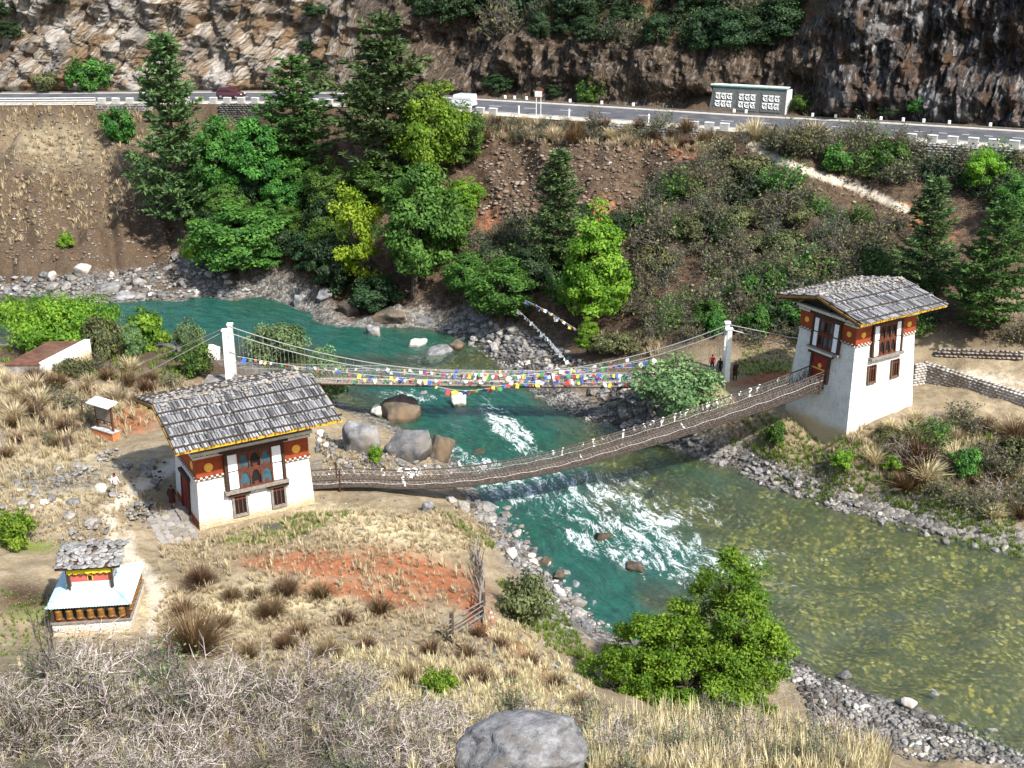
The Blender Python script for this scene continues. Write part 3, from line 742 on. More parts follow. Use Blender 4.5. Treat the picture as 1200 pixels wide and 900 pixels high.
class Face:
    """boxes laid on a wall face: a = along the face, n = outwards, z = up (house coordinates)"""
    def __init__(s, origin, adir, ndir, bat, hm): s.o, s.a, s.n_, s.b, s.hm = origin, adir, ndir, bat, hm
    def P(s, a, n, z):
        k = s.b*(s.hm-z)
        return (s.o[0]+s.a[0]*a+s.n_[0]*(n+k), s.o[1]+s.a[1]*a+s.n_[1]*(n+k), z)
    def box(s, name, a0, a1, n0, n1, z0, z1, mat, parent, mb=None):
        m = mb or MB()
        Q = [s.P(a0,n1,z0), s.P(a1,n1,z0), s.P(a1,n0,z0), s.P(a0,n0,z0), s.P(a0,n1,z1), s.P(a1,n1,z1), s.P(a1,n0,z1), s.P(a0,n0,z1)]
        m.add(Q, [(3,2,1,0),(4,5,6,7),(0,1,5,4),(1,2,6,5),(2,3,7,6),(3,0,4,7)])
        return m if mb is not None else m.build(name, mat, parent)
    def disc(s, name, a, z, r, mat, parent, n0=0.0, n1=0.05, k=20):
        m = MB(); P0 = [s.P(a+r*math.cos(2*math.pi*i/k), n0, z+r*math.sin(2*math.pi*i/k)) for i in range(k)]
        P1 = [s.P(a+r*math.cos(2*math.pi*i/k), n1, z+r*math.sin(2*math.pi*i/k)) for i in range(k)]
        m.add(P0+P1, [tuple(range(k, 2*k))]+[(i, (i+1)%k, k+(i+1)%k, k+i) for i in range(k)])
        return m.build(name, mat, parent)
    def arch(s, mb, a0, a1, z0, z1, n0, n1, k=8):
        """a plate with a pointed-round opening cut in its lower part"""
        am = (a0+a1)/2; ra = (a1-a0)/2*0.66; zb = z0
        inn = [(am+ra*math.cos(math.pi*i/k), zb+(z1-z0)*0.72*math.sin(math.pi*i/k)**0.8 if 0 < i < k else zb) for i in range(k+1)]
        out = []
        for i in range(k+1):
            t = i/k
            if t < 0.25: out.append((a1, z0+(z1-z0)*t/0.25))
            elif t <= 0.75: out.append((a1+(a0-a1)*(t-0.25)/0.5, z1))
            else: out.append((a0, z1+(z0-z1)*(t-0.75)/0.25))
        Q = [s.P(a, n1, z) for a, z in inn]+[s.P(a, n1, z) for a, z in out]+[s.P(a, n0, z) for a, z in inn]
        m = k+1
        mb.add(Q, [(i, m+i, m+i+1, i+1) for i in range(k)]+[(i, i+1, 2*m+i+1, 2*m+i) for i in range(k)])
    def bay(s, a0, a1, z0, z1, parent, pw=0.62, cols=3, proud=0.22, blue=True):
        """carved timber window: white panels left and right, arched lattice between, sill and lintel"""
        w = s.box('window', a0, a1, 0.0, proud*0.55, z0, z1, BLACK, parent)
        fr = MB()
        for x0, x1 in ((a0-0.10, a0+0.06), (a1-0.06, a1+0.10)): s.box('', x0, x1, 0, proud, z0-0.02, z1+0.02, None, None, fr)
        s.box('', a0-0.09, a1+0.09, 0, proud-0.01, z1-0.04, z1+0.16, None, None, fr)
        fr.build('frame', DARKWOOD, w)
        s.box('sill', a0-0.22, a1+0.22, -0.02, proud+0.12, z0-0.20, z0-0.021, GREYWOOD, w)
        zm = (z0+z1)/2
        i0, i1 = a0+0.08, a1-0.08
        for x0, x1 in ((i0, i0+pw), (i1-pw, i1)):
            if x1-x0 < 0.1: continue
            for y0, y1 in ((z0+0.05, zm-0.05), (zm+0.05, z1-0.10)): s.box('white_panel', x0+0.04, x1-0.04, proud*0.5, proud*0.8, y0, y1, PANELW, w)
        c0, c1 = i0+pw, i1-pw; cw = (c1-c0)/cols
        lt = MB()
        for k in range(cols+1): s.box('', c0+k*cw-0.045, c0+k*cw+0.045, proud*0.5, proud*0.95, z0, z1-0.04, None, None, lt)
        for zz_ in (z0+0.03, zm, z1-0.10): s.box('', c0, c1, proud*0.5, proud*0.9, zz_-0.05, zz_+0.05, None, None, lt)
        for k in range(cols):
            for y0, y1 in ((z0, zm), (zm, z1-0.08)):
                s.arch(lt, c0+k*cw, c0+(k+1)*cw, y0+(y1-y0)*0.55, y1, proud*0.5, proud*0.8)
                s.box('', c0+k*cw+cw*0.3, c0+k*cw+cw*0.7, proud*0.5, proud*0.72, y0+0.05, y0+(y1-y0)*0.22, None, None, lt)
        lt.build('lattice', REDWOOD, w)
        if blue:
            for k in range(cols):
                for y0, y1 in ((z0, zm), (zm, z1-0.08)):
                    if (k*7+int(y0*10)) % 3 != 1: s.box('pane', c0+k*cw+0.06, c0+(k+1)*cw-0.06, proud*0.55, proud*0.60, y0+0.08, y1-0.06, BLUEPANE, w)
        return w
    def small_window(s, a0, a1, z0, z1, parent, frame=GREYWOOD, lintel=True):
        w = s.box('small_window', a0, a1, 0, 0.03, z0, z1, BLACK, parent)
        fr = MB()
        for x0, x1 in ((a0-0.13, a0), (a1, a1+0.13)): s.box('', x0, x1, 0, 0.14, z0-0.1, z1+0.02, None, None, fr)
        s.box('', a0-0.13, a1+0.13, 0, 0.15, z0-0.16, z0-0.02, None, None, fr)
        fr.build('frame', frame, w)
        if lintel: s.box('lintel', a0-0.32, a1+0.32, 0, 0.24, z1+0.021, z1+0.20, DARKWOOD, w)
        mu = MB(); am = (a0+a1)/2
        for x in (am-0.13, am+0.13): s.box('', x-0.03, x+0.03, 0.03, 0.09, z0, z1, None, None, mu)
        s.box('', a0, a1, 0.031, 0.085, z1-0.26, z1-0.18, None, None, mu)
        mu.build('mullion', REDWOOD, w)
        return w

def temple(name, x, y, z, rot, w, v0, v1, hm, bat, band, eave, rise, U, L, vo, label, courses, nplank, seed, white_top):
    """a battered white tower with a terracotta band and a plank roof weighted with stones; ridge along local x"""
    T = empty(name, (x, y, z), rot, label, 'bridge house')
    r = random.Random(seed)
    top = hm+band
    d0, d1 = v0, v1
    # battered wall
    e = bat*hm; et = -bat*(top-hm)
    Q = [(-w/2-e-0.08, d0-e-0.08, -1.2), (w/2+e+0.08, d0-e-0.08, -1.2), (w/2+e+0.08, d1+e+0.08, -1.2), (-w/2-e-0.08, d1+e+0.08, -1.2)]
    Q += [(-w/2, d0, hm), (w/2, d0, hm), (w/2, d1, hm), (-w/2, d1, hm)]
    MB().add(Q, [(3,2,1,0),(4,5,6,7),(0,1,5,4),(1,2,6,5),(2,3,7,6),(3,0,4,7)]).build('wall', WHITEWASH, T)
    boxo('band', (0, (d0+d1)/2, hm+band/2+0.002), (w+0.05, d1-d0+0.05, band), TERRA, T)
    # beaded course under the band, cornice above
    dn = MB(); dd = MB()
    for (ax, fixed, lo, hi, sgn) in (('x', d0, -w/2, w/2, -1), ('x', d1, -w/2, w/2, 1), ('y', -w/2, d0, d1, -1), ('y', w/2, d0, d1, 1)):
        n = int((hi-lo)/0.16)
        for k in range(n):
            p = lo+(k+0.5)*(hi-lo)/n
            for zz_, m_ in ((hm+0.03, dn if k % 2 else dd), (hm-0.07, dd if k % 2 else dn), (top+0.20, dn if k % 2 else dd)):
                c = (p, fixed+sgn*0.06, zz_) if ax == 'x' else (fixed+sgn*0.06, p, zz_)
                s_ = ((hi-lo)/n*0.92, 0.12, 0.085) if ax == 'x' else (0.12, (hi-lo)/n*0.92, 0.085)
                m_.box(c, s_)
    tag(dn.build('beading', CREAM, T), kind='stuff'); tag(dd.build('dark_beading', REDWOOD, T), kind='stuff')
    boxo('cornice', (0, (d0+d1)/2, top+0.075), (w+0.30, d1-d0+0.30, 0.14), CREAM, T)
    boxo('upper_cornice', (0, (d0+d1)/2, top+0.36), (w+0.55, d1-d0+0.55, 0.20), CREAM if white_top else GREYWOOD, T)
    boxo('attic', (0, (d0+d1)/2, (top+0.46+eave+0.35)/2), (w-0.2, d1-d0-0.2, eave+0.35-top-0.46), BLACK, T)
    # roof frame
    sl = math.atan2(rise, L); ls = math.hypot(L, rise)
    rf = MB()
    th = 0.10
    rf.add([(-U,vo-L,eave-th),(U,vo-L,eave-th),(U,vo,eave+rise-th),(-U,vo,eave+rise-th),(-U,vo+L,eave-th),(U,vo+L,eave-th),
            (-U,vo-L,eave),(U,vo-L,eave),(U,vo,eave+rise),(-U,vo,eave+rise),(-U,vo+L,eave),(U,vo+L,eave)],
           [(1,0,3,2),(2,3,4,5),(6,7,8,9),(9,8,11,10),(0,1,7,6),(5,4,10,11),(0,6,9,3),(3,9,10,4),(7,1,2,8),(8,2,5,11)])
    roof = rf.build('roof', BARKWOOD, T)
    for sgn in (-1, 1):                                        # fascia boards
        boxo('fascia', (0, vo+sgn*(L+0.045), eave-0.10), (2*U+0.06, 0.07, 0.19), YELLOW, roof)
    for sx in (-1, 1):
        for sgn in (-1, 1):
            M = Matrix.Rotation(sl*(-sgn), 3, 'X')
            boxo('barge_board', (sx*(U+0.04), vo+sgn*L/2, eave+rise/2-0.10), (0.07, ls, 0.15), BARGE, roof, 0, M)
    nr = int(2*U/0.85)
    for k in range(nr+1):
        xx = -U+0.12+k*(2*U-0.24)/nr
        for sgn in (-1, 1):
            M = Matrix.Rotation(sl*(-sgn), 3, 'X')
            boxo('rafter', (xx, vo+sgn*L/2, eave+rise/2-0.25), (0.12, ls-0.25, 0.16), DARKWOOD, roof, 0, M)
    for k, zz_ in enumerate((0.2, 0.5)):                       # posts and beams carrying the roof
        pass
    for sx in (-1, 1):
        for vv_ in (d0+0.15, (d0+d1)/2, d1-0.15):
            rz_ = eave+rise*(1-abs(vv_-vo)/L)-0.34
            boxo('roof_post', (sx*(w/2-0.05), vv_, (top+0.46+rz_)/2), (0.16, 0.16, rz_-top-0.46), DARKWOOD, roof)
    for vv_ in (d0+0.1, d1-0.1):
        rz_ = eave+rise*(1-abs(vv_-vo)/L)-0.42
        boxo('purlin', (0, vv_, rz_), (2*U-0.3, 0.16, 0.16), DARKWOOD, roof)
    # shingles: each plank a piece, three shared shapes
    cl = ls/courses
    shapes = []
    for k in range(4):
        m = MB(); pw = 2*U/nplank*0.96; pl = cl*1.32
        m.box((0, 0, 0), (pw*(0.62+0.09*k), pl, 0.04))
        me = bpy.data.meshes.new('shingle'); me.from_pydata(m.v, [], m.f); me.materials.append(SHINGLE); shapes.append(me)
    bk = []
    for sgn in (-1, 1):
        for cI in range(courses):
            for k in range(nplank):
                if sgn > 0 and cI < courses-1 and False: continue
                xx = -U+(k+0.5)*2*U/nplank+r.uniform(-0.02, 0.02)
                dsl = (cI+0.5)*cl+0.10+r.uniform(-0.07, 0.07)-0.14
                yy = vo+sgn*(L-dsl*math.cos(sl)); zz_ = eave+dsl*math.sin(sl)+0.065+r.uniform(-0.008, 0.014)
                if sgn < 0:
                    o = link('shingle', shapes[r.randrange(4)], roof)
                    o.location = (xx, yy, zz_)
                    o.rotation_euler = (sl-0.045+r.uniform(-0.015, 0.015), r.uniform(-0.05, 0.05), r.uniform(-0.035, 0.035))
                else:
                    M = Matrix.Rotation(r.uniform(-0.03, 0.03), 3, 'Z') @ Matrix.Rotation(-sl+0.045, 3, 'X')
                    bk.append(((xx, yy, zz_), (2*U/nplank*0.92, cl*1.32, 0.035), M))
    m = MB()
    for b in bk: m.box(*b)
    tag(m.build('rear_shingles', SHINGLE, roof), kind='stuff')
    # battens held down by stones
    st = []
    for sgn in (-1, 1):
        for cI in range(courses+1):
            dsl = cI*cl+(0.16 if cI == 0 else 0.02)-(0.12 if cI == courses else 0)
            yy = vo+sgn*(L-dsl*math.cos(sl)); zz_ = eave+dsl*math.sin(sl)+0.15
            if cI < courses:
                pts = [(-U-0.1+k*(2*U+0.2)/7, yy+r.uniform(-0.03, 0.03), zz_+r.uniform(-0.015, 0.02)) for k in range(8)]
                MB().tube(pts, 0.07, 5).build('batten', BARKWOOD, roof)
            dens = 0.42 if cI == courses else 0.6
            xx = -U+0.15
            while xx < U-0.1:
                s_ = r.uniform(0.10, 0.20)
                V, Fq = rock_np(1, r.randrange(9999), 0.55)
                st.append((rotz(V, r.uniform(0, 6))*s_+np.array([xx, yy+sgn*-0.13+r.uniform(-0.1, 0.1), zz_+0.02]), Fq))
                xx += r.uniform(0.5, 1.3)*dens
        if True:                                               # the upper part of the roof is strewn with stones
            for k in range(70 if sgn < 0 else 150):
                dsl = ls*(1-abs(r.gauss(0, 0.10))) if sgn < 0 else ls*r.uniform(0.1, 1)
                s_ = r.uniform(0.09, 0.19); V, Fq = rock_np(1, r.randrange(9999), 0.6)
                st.append((rotz(V, r.uniform(0, 6))*s_+np.array([r.uniform(-U+0.1, U-0.1), vo+sgn*(L-dsl*math.cos(sl)), eave+dsl*math.sin(sl)+0.14]), Fq))
    Vj, Fj = join_np(st)
    tag(link('roof_stones', mesh_np('roof_stones', Vj, Fj, STONE), roof), kind='stuff')
    Fr = Face((0, d0), (1, 0), (0, -1), bat, hm); Lf = Face((-w/2, 0), (0, -1), (-1, 0), bat, hm); Rt = Face((w/2, 0), (0, 1), (1, 0), bat, hm)
    return T, roof, Fr, Lf, Rt

# ---- the low house on the near bank
T1, roof1, Fr, Lf, Rt = temple('bridge_house', -16.69, 67.78, 4.0, R(29.5), 7.0, -2.0, 3.0, 3.23, 0.045, 1.30, 6.16, 1.23, 5.02, 4.72, 0.64,
   'low white bridge house with broad grey plank roof on the near bank', 4, 56, 3, True)
Fr.bay(-1.75, 1.80, 2.15, 4.50, T1, 0.66, 3, 0.30)
Fr.box('window_cornice', -2.1, 2.15, 0, 0.42, 4.665, 4.80, DARKWOOD, T1)
for a in (-2.75, 2.72): Fr.disc('disc', a, 3.86, 0.27, GOLD, T1, 0.02, 0.075)
Fr.small_window(-1.42, -0.72, 0.45, 1.65, T1); Fr.small_window(1.02, 1.72, 0.45, 1.65, T1)
Lf.disc('disc', 1.2, 3.86, 0.27, GOLD, T1, 0.02, 0.075); Lf.disc('disc', -1.9, 3.86, 0.27, GOLD, T1, 0.02, 0.075)
dr_ = Lf.box('door', -1.15, 0.15, 0.0, 0.06, 0.25, 2.45, MAROON, T1)
fr = MB()
for x0, x1 in ((-1.32, -1.15), (0.15, 0.32)): Lf.box('', x0, x1, 0, 0.16, 0.1, 2.6, None, None, fr)
Lf.box('', -1.5, 0.5, 0, 0.24, 2.47, 2.68, None, None, fr)
fr.build('frame', DARKWOOD, dr_)
Lf.box('leaf', -1.12, -0.52, 0.06, 0.10, 0.3, 2.4, MAROON, dr_)
Lf.box('step', -1.5, 0.5, 0.0, 0.7, -0.1, 0.16, GREYWOOD, T1)
Lf.box('skirting', -3.0, 2.0, 0.0, 0.03, -0.1, 0.42, TERRA, T1)

# ---- the tall tower on the far bank
T2, roof2, Fr, Lf, Rt = temple('bridge_tower', 25.34, 83.37, 3.55, R(31.9), 6.12, -2.7, 2.7, 6.82, 0.058, 1.32, 9.04, 0.94, 4.36, 4.09, 0.0,
   'tall white bridge tower with grey plank roof on the far bank', 3, 44, 5, True)
Fr.bay(-1.45, 1.45, 5.72, 8.05, T2, 0.52, 3, 0.26, False)
Fr.box('window_cornice', -1.8, 1.8, 0, 0.36, 8.215, 8.33, DARKWOOD, T2)
for a in (-2.35, 2.35): Fr.disc('disc', a, 7.50, 0.22, GOLD, T2, 0.02, 0.075)
GREENW = simple('faded_frame_paint', (0.13, 0.07, 0.04), 0.7, 0.4, 6, 0.2, dirt=(0.05, 0.12, 0.06))
Fr.small_window(-1.60, -0.98, 3.85, 5.05, T2, GREENW, False); Fr.small_window(0.82, 1.44, 3.85, 5.05, T2, GREENW, False)
Lf.bay(-1.25, 1.30, 5.80, 8.02, T2, 0.50, 3, 0.24)
Lf.box('window_cornice', -1.6, 1.65, 0, 0.36, 8.185, 8.30, DARKWOOD, T2)
for a in (-2.05, 2.05): Lf.disc('disc', a, 7.50, 0.21, GOLD, T2, 0.02, 0.075)
dr_ = Lf.box('door', -0.95, 0.55, 0.0, 0.10, 3.45, 5.30, MAROON, T2)
fr = MB()
for x0, x1 in ((-1.12, -0.95), (0.55, 0.72)): Lf.box('', x0, x1, 0, 0.2, 3.3, 5.42, None, None, fr)
Lf.box('', -1.3, 0.9, 0, 0.34, 5.31, 5.52, None, None, fr)
fr.build('frame', DARKWOOD, dr_)
Lf.box('lintel_ledge', -1.45, 1.05, 0, 0.42, 5.53, 5.66, CREAM, T2)
Lf.disc('gold_emblem', -0.2, 4.5, 0.17, GOLD, dr_, 0.10, 0.12)
Lf.box('door_rail', -0.9, 0.5, 0.10, 0.13, 4.20, 4.28, GOLD, dr_)
# stone footing at the tower's near corner
st = []
rr = random.Random(4)
for k in range(90):
    u = rr.uniform(-3.4, 3.6); V, Fq = rock_np(1, rr.randrange(9999), 0.5)
    st.append((rotz(V, rr.uniform(0, 6))*rr.uniform(0.12, 0.26)+np.array([u, -3.15-rr.uniform(0, 0.5), rr.uniform(-0.7, 0.25)+max(0, u)*0.14]), Fq))
Vj, Fj = join_np(st); tag(link('footing_stones', mesh_np('footing_stones', Vj, Fj, WALLSTONE), T2), kind='stuff')
# ------------------------------------------------------------------ iron chain bridge
CHAIN = simple('rusted_iron', (0.075, 0.058, 0.048), 0.8, 0.4, 8, 0.3, metal=0.2)
WIREM = simple('galvanised_wire', (0.34, 0.32, 0.30), 0.6, 0.3, 6, 0.0, metal=0.3)
DECKM = simple('trodden_brown_mat', (0.085, 0.055, 0.042), 0.95, 0.4, 4, 0.5, dirt=(0.04, 0.03, 0.025))
OLDWIRE = simple('weathered_wire', (0.20, 0.172, 0.152), 0.7, 0.35, 6, 0.0, metal=0.2)
SCARF = simple('white_silk_scarf', (0.78, 0.77, 0.73), 0.7, 0.12, 6, 0.2)
BA, BB = np.array([-13.55, 70.1]), np.array([22.55, 81.85])
bdir = (BB-BA)/np.linalg.norm(BB-BA); bnor = np.array([-bdir[1], bdir[0]])     # bnor points away from the camera
BZS = catmull(np.array([(0, 4.05), (0.09, 3.72), (0.19, 3.0), (0.315, 2.62), (0.445, 2.75), (0.544, 3.2), (0.68, 4.0), (0.80, 4.82), (0.90, 5.55), (1.0, 6.45)]), 8)
def bz(s): return float(np.interp(s, BZS[:, 0], BZS[:, 1]))
def bp(s, off, dz):
    p = BA+(BB-BA)*s+bnor*off
    return (p[0], p[1], bz(s)+dz)
BR1 = empty('chain_bridge', bp(0, 0, 0), 0, 'sagging iron chain footbridge between the white house and the tower', 'bridge')
def loc(p, o=BR1): return (p[0]-o.location[0], p[1]-o.location[1], p[2]-o.location[2])
NS = 70
for off, dz, r_ in ((-0.55, 0.0, 0.085), (-0.2, -0.02, 0.06), (0.2, -0.02, 0.06), (0.55, 0.0, 0.07)):
    MB().tube([loc(bp(k/NS, off, dz)) for k in range(NS+1)], [r_*(1+0.22*(k % 2)) for k in range(NS+1)], 6).build('deck_chain', CHAIN, BR1)
for side, top in ((-0.62, 0.58), (0.62, 0.72)):
    def tp(s): return top+0.80*s**1.5
    MB().tube([loc(bp(k/NS, side*1.06, tp(k/NS))) for k in range(NS+1)], [0.045*(1+0.3*(k % 2)) for k in range(NS+1)], 5).build('hand_chain', CHAIN, BR1)
    MB().tube([loc(bp(k/NS, side*1.03, tp(k/NS)*0.52+0.04*math.sin(k*1.7))) for k in range(NS+1)], 0.024, 4).build('middle_wire', WIREM, BR1)
    m = MB(); rr = random.Random(2)
    n = 230
    for k in range(n):
        for dirn in (1, -1):
            s0 = (k+rr.uniform(-.3, .3))/n; s1 = min(1, max(0, s0+dirn*0.55/38*rr.uniform(0.7, 1.4))); s0 = min(1, max(0, s0))
            m.tube([loc(bp(s0, side, 0.02)), loc(bp((s0+s1)/2, side*1.02+rr.uniform(-.02, .02), tp(s0)*0.5)), loc(bp(s1, side*1.05, tp(s1)))], 0.0135, 3, False)
    for hz in (0.18, 0.36, 0.68, 0.84):
        m.tube([loc(bp(k/NS, side*1.02, tp(k/NS)*hz+rr.uniform(-.03, .03))) for k in range(NS+1)], 0.012, 3, False)
    tag(m.build('wire_mesh', OLDWIRE, BR1), kind='stuff')
    m = MB()                                                   # coarse rusty netting laced to the lower half
    for k in range(420):
        for dirn in (1, -1):
            s0 = min(1, max(0, (k+rr.uniform(-.4, .4))/420)); s1 = min(1, max(0, s0+dirn*0.4/38*rr.uniform(.6, 1.5)))
            m.tube([loc(bp(s0, side*1.005, -0.03)), loc(bp(s1, side*1.03, tp(s1)*rr.uniform(.35, .85)))], 0.021, 3, False)
    tag(m.build('rusty_netting', CHAIN, BR1), kind='stuff')
    # stiffening posts
# deck mat: warped strip with thickness
Vv, Ff = [], []
for k in range(NS+1):
    for off, dz in ((-0.58, 0.05), (0.58, 0.05), (0.58, -0.06), (-0.58, -0.06)):
        Vv.append(loc(bp(k/NS, off, dz+0.02*math.sin(k*2.3+off*5))))
for k in range(NS):
    for j in range(4): Ff.append((4*k+j, 4*k+(j+1) % 4, 4*k+4+(j+1) % 4, 4*k+4+j))
link('deck', mesh_np('deck', Vv, Ff, DECKM), BR1)
m = MB()
for k in range(150):        # woven bamboo cross pieces in the deck
    s = k/150; m.box(loc(bp(s, 0, 0.065)), (0.07, 1.16, 0.03), Matrix.Rotation(math.atan2(bdir[1], bdir[0]), 3, 'Z'))
tag(m.build('deck_slats', GREYWOOD, BR1), kind='stuff')
Vv, Ff = [], []
for k in range(NS+1):          # lower side netting, sagging below the near hand chain
    for dz in (-0.04, 0.38): Vv.append(loc(bp(k/NS, -0.64+0.015*math.sin(k*1.3), dz*(1+0.12*math.sin(k*0.9)))))
for s in (0.06, 0.99):
    for off in (-0.62, 0.66):
        boxo('end_post', loc(bp(s, off, 0.45)), (0.10, 0.10, 1.5), DARKWOOD, BR1)
# white scarves knotted on the bridge
rr = random.Random(11)
sc = []
for k in range(6):
    m = MB(); n = 7; Vv, Ff = [], []
    L_ = rr.uniform(0.45, 0.9); sw = rr.uniform(-.25, .25)
    for i in range(n):
        t = i/(n-1); x = sw*t*t+0.05*math.sin(t*9+k); y = 0.04*math.sin(t*7+k*2)
        wd = 0.05+0.05*math.sin(t*5+k)**2
        Vv += [(x-wd, y, -L_*t), (x+wd, y+0.05*math.sin(t*11), -L_*t)]
    Ff = [(2*i, 2*i+1, 2*i+3, 2*i+2) for i in range(n-1)]
    m.add(Vv, Ff); m.tube([(-0.09, 0, 0.0), (0, -0.03, 0.03), (0.09, 0, 0.0)], [0.03, 0.055, 0.03], 5)
    me = bpy.data.meshes.new('scarf'); me.from_pydata(m.v, [], m.f); me.materials.append(SCARF); sc.append(me)
SCS = [0.05,.07,.09,.11,.12,.14,.17,.19,.20,.21,.33,.40,.43,.46,.48,.50,.52,.54,.555,.57,.60,.62,.64,.66,.68,.70,.705,.715,.73,.74,.75,.76,.77,.775,.785,.79,.80,.81,.82,.84,.86,.88,.92]
for k, s in enumerate(SCS):
    far_ = rr.random() < 0.85; off = 0.67 if far_ else -0.67; tpz = (0.72 if far_ else 0.58)+0.80*s**1.5
    o = link('scarf', sc[rr.randrange(6)])
    o.location = bp(s, off, tpz+0.02); o.rotation_euler = (0, 0, math.atan2(bdir[1], bdir[0])+rr.uniform(-.5, .5)); k_ = rr.uniform(0.35, 1.0); o.scale = (k_*rr.uniform(.6, 1.4), k_, k_*rr.uniform(.7, 1.5)); o.rotation_euler[1] = rr.uniform(-.5, .5)
    tag(o, 'white scarf knotted on the far hand chain of the chain bridge' if far_ else 'white scarf knotted on the near hand chain of the chain bridge', 'scarf', 'white scarves tied along the chain bridge')
# the two long scarves looped together at the near end
for s, k_ in ((0.172, 1.7), (0.20, 1.9), (0.186, 1.5)):
    o = link('scarf', sc[int(k_*10) % 6]); o.location = bp(s, 0.67, 0.85); o.scale = (k_, k_, k_*0.8); o.rotation_euler = (0, (s-0.186)*30, 0.3)
    tag(o, 'long white scarf looped over the house end of the chain bridge', 'scarf', 'long scarves by the house')

# ------------------------------------------------------------------ suspension footbridge with prayer flags
PYW = simple('white_painted_concrete', (0.78, 0.77, 0.74), 0.85, 0.12, 3, 0.3, dirt=(0.45, 0.42, 0.36))
CABLE = simple('steel_cable', (0.30, 0.30, 0.29), 0.5, 0.2, 6, 0, metal=0.5)
PLANK = simple('pale_deck_plank', (0.34, 0.29, 0.23), 0.9, 0.3, 4, 0.4)
FA, FB = np.array([-22.9, 91.3]), np.array([17.0, 89.1])
fd = (FB-FA)/np.linalg.norm(FB-FA); fn = np.array([-fd[1], fd[0]]); FL = np.linalg.norm(FB-FA)
FZA, FZB = 3.45, 3.85
BR2 = empty('suspension_footbridge', (FA[0], FA[1], 0), 0, 'suspension footbridge with plank deck and white posts beyond the boulders', 'bridge')
def fp(s, off, dz):
    p = FA+(FB-FA)*s+fn*off
    return (p[0]-FA[0], p[1]-FA[1], FZA+(FZB-FZA)*s-0.55*4*s*(1-s)*0.35+dz)
def cz(s):    # main cable height above the deck
    dl, d0, dr2 = 4.25, 0.62, 4.7; s0 = 0.53
    return d0+(dl-d0)*((s0-s)/s0)**2 if s < s0 else d0+(dr2-d0)*((s-s0)/(1-s0))**2
NF = 60
me_pl = MB().box((0, 0, 0), (FL/150*0.93, 1.28, 0.06)); plm = bpy.data.meshes.new('deck_plank'); plm.from_pydata(me_pl.v, [], me_pl.f); plm.materials.append(PLANK)
for k in range(150):
    o = link('deck_plank', plm, BR2); o.location = fp((k+0.5)/150, 0, 0.03); o.rotation_euler = (0, 0, math.atan2(fd[1], fd[0])+random.uniform(-.012, .012))
for off in (-0.6, 0.6):
    MB().tube([fp(k/NF, off, -0.07) for k in range(NF+1)], 0.07, 5).build('deck_cable', DARKWOOD, BR2)
    MB().tube([fp(k/NF, off*1.05, cz(k/NF)) for k in range(NF+1)], 0.045, 6).build('main_cable', CABLE, BR2)
    MB().tube([fp(k/NF, off*1.03, min(1.15, cz(k/NF)*0.8+0.25)) for k in range(NF+1)], 0.025, 5).build('hand_cable', CABLE, BR2)
    h_ = MB()
    for k in range(1, 60):
        s = k/60; h_.tube([fp(s, off, 0), fp(s, off*1.05, cz(s))], 0.014, 4, False)
    tag(h_.build('hangers', CABLE, BR2), kind='stuff')
    m = MB(); n = 170
    for k in range(n):
        s = k/n; s1 = min(1, s+0.022); hgt_ = min(1.1, cz(s)*0.8+0.2)
        m.tube([fp(s, off*1.02, 0.03), fp(s1, off*1.03, hgt_)], 0.009, 3, False); m.tube([fp(s1, off*1.02, 0.03), fp(s, off*1.03, hgt_)], 0.009, 3, False)
    tag(m.build('wire_mesh', WIREM, BR2), kind='stuff')
for s, hp, base in ((0.0, 4.35, -1.2), (1.0, 4.8, -0.6)):
    for off in (-0.78, 0.78):
        c = fp(s, off, 0)
        m = MB(); m.box((c[0], c[1], c[2]+(hp+base)/2), (0.44, 0.40, hp-base), None, 0.78); m.box((c[0], c[1], c[2]+hp+0.06), (0.46, 0.44, 0.12))
        m.build('tower_post', PYW, BR2)
    c = fp(s, 0, hp-0.55); boxo('tower_beam', c, (0.24, 1.16, 0.28), PYW, BR2)
for off in (-0.62, 0.62):   # back stays
    a = fp(1.0, off, 4.75); MB().tube([a, (FB[0]-FA[0]+5.5, FB[1]-FA[1]+1.2+off*2, 6.9), (FB[0]-FA[0]+13.5, FB[1]-FA[1]+3.0+off*4, 5.0)], 0.035, 5).build('back_stay', CABLE, BR2)
    a = fp(0.0, off, 4.3); MB().tube([a, (-6.0, 1.0+off*3, 4.6), (-9.5, 1.5+off*4, 3.0)], 0.035, 5).build('back_stay', CABLE, BR2)
for s in (0.0, 1.0):
    c = fp(s, 0, -0.75); boxo('abutment', (c[0]+(-0.9 if s == 0 else 0.9), c[1], c[2]), (2.6, 2.4, 1.3), WALLSTONE, BR2)

FCOL = {'blue': (0.03, 0.09, 0.42), 'white': (0.78, 0.78, 0.75), 'red': (0.55, 0.03, 0.03), 'green': (0.03, 0.26, 0.08), 'yellow': (0.75, 0.52, 0.03)}
FMAT = {}
for k, v in FCOL.items():
    q = NM(k+'_flag_cloth'); c = q.coord(); n = q.noise(c, 9, 3)
    col = q.hsv(q.mix(n, v, tuple(min(1, x*1.25+0.05) for x in v)), 0.5, q.math('ADD', 0.72, q.math('MULTIPLY', q.rand(), 0.28)), q.math('ADD', 0.75, q.math('MULTIPLY', q.rand(), 0.45)))
    d = q.n('ShaderNodeBsdfDiffuse'); q.put(d.inputs[0], col); t = q.n('ShaderNodeBsdfTranslucent'); q.put(t.inputs[0], col)
    mx = q.n('ShaderNodeMixShader'); mx.inputs[0].default_value = 0.35; q.t.links.new(d.outputs[0], mx.inputs[1]); q.t.links.new(t.outputs[0], mx.inputs[2])
    FMAT[k] = q.out(mx.outputs[0])
FLAGS = {}
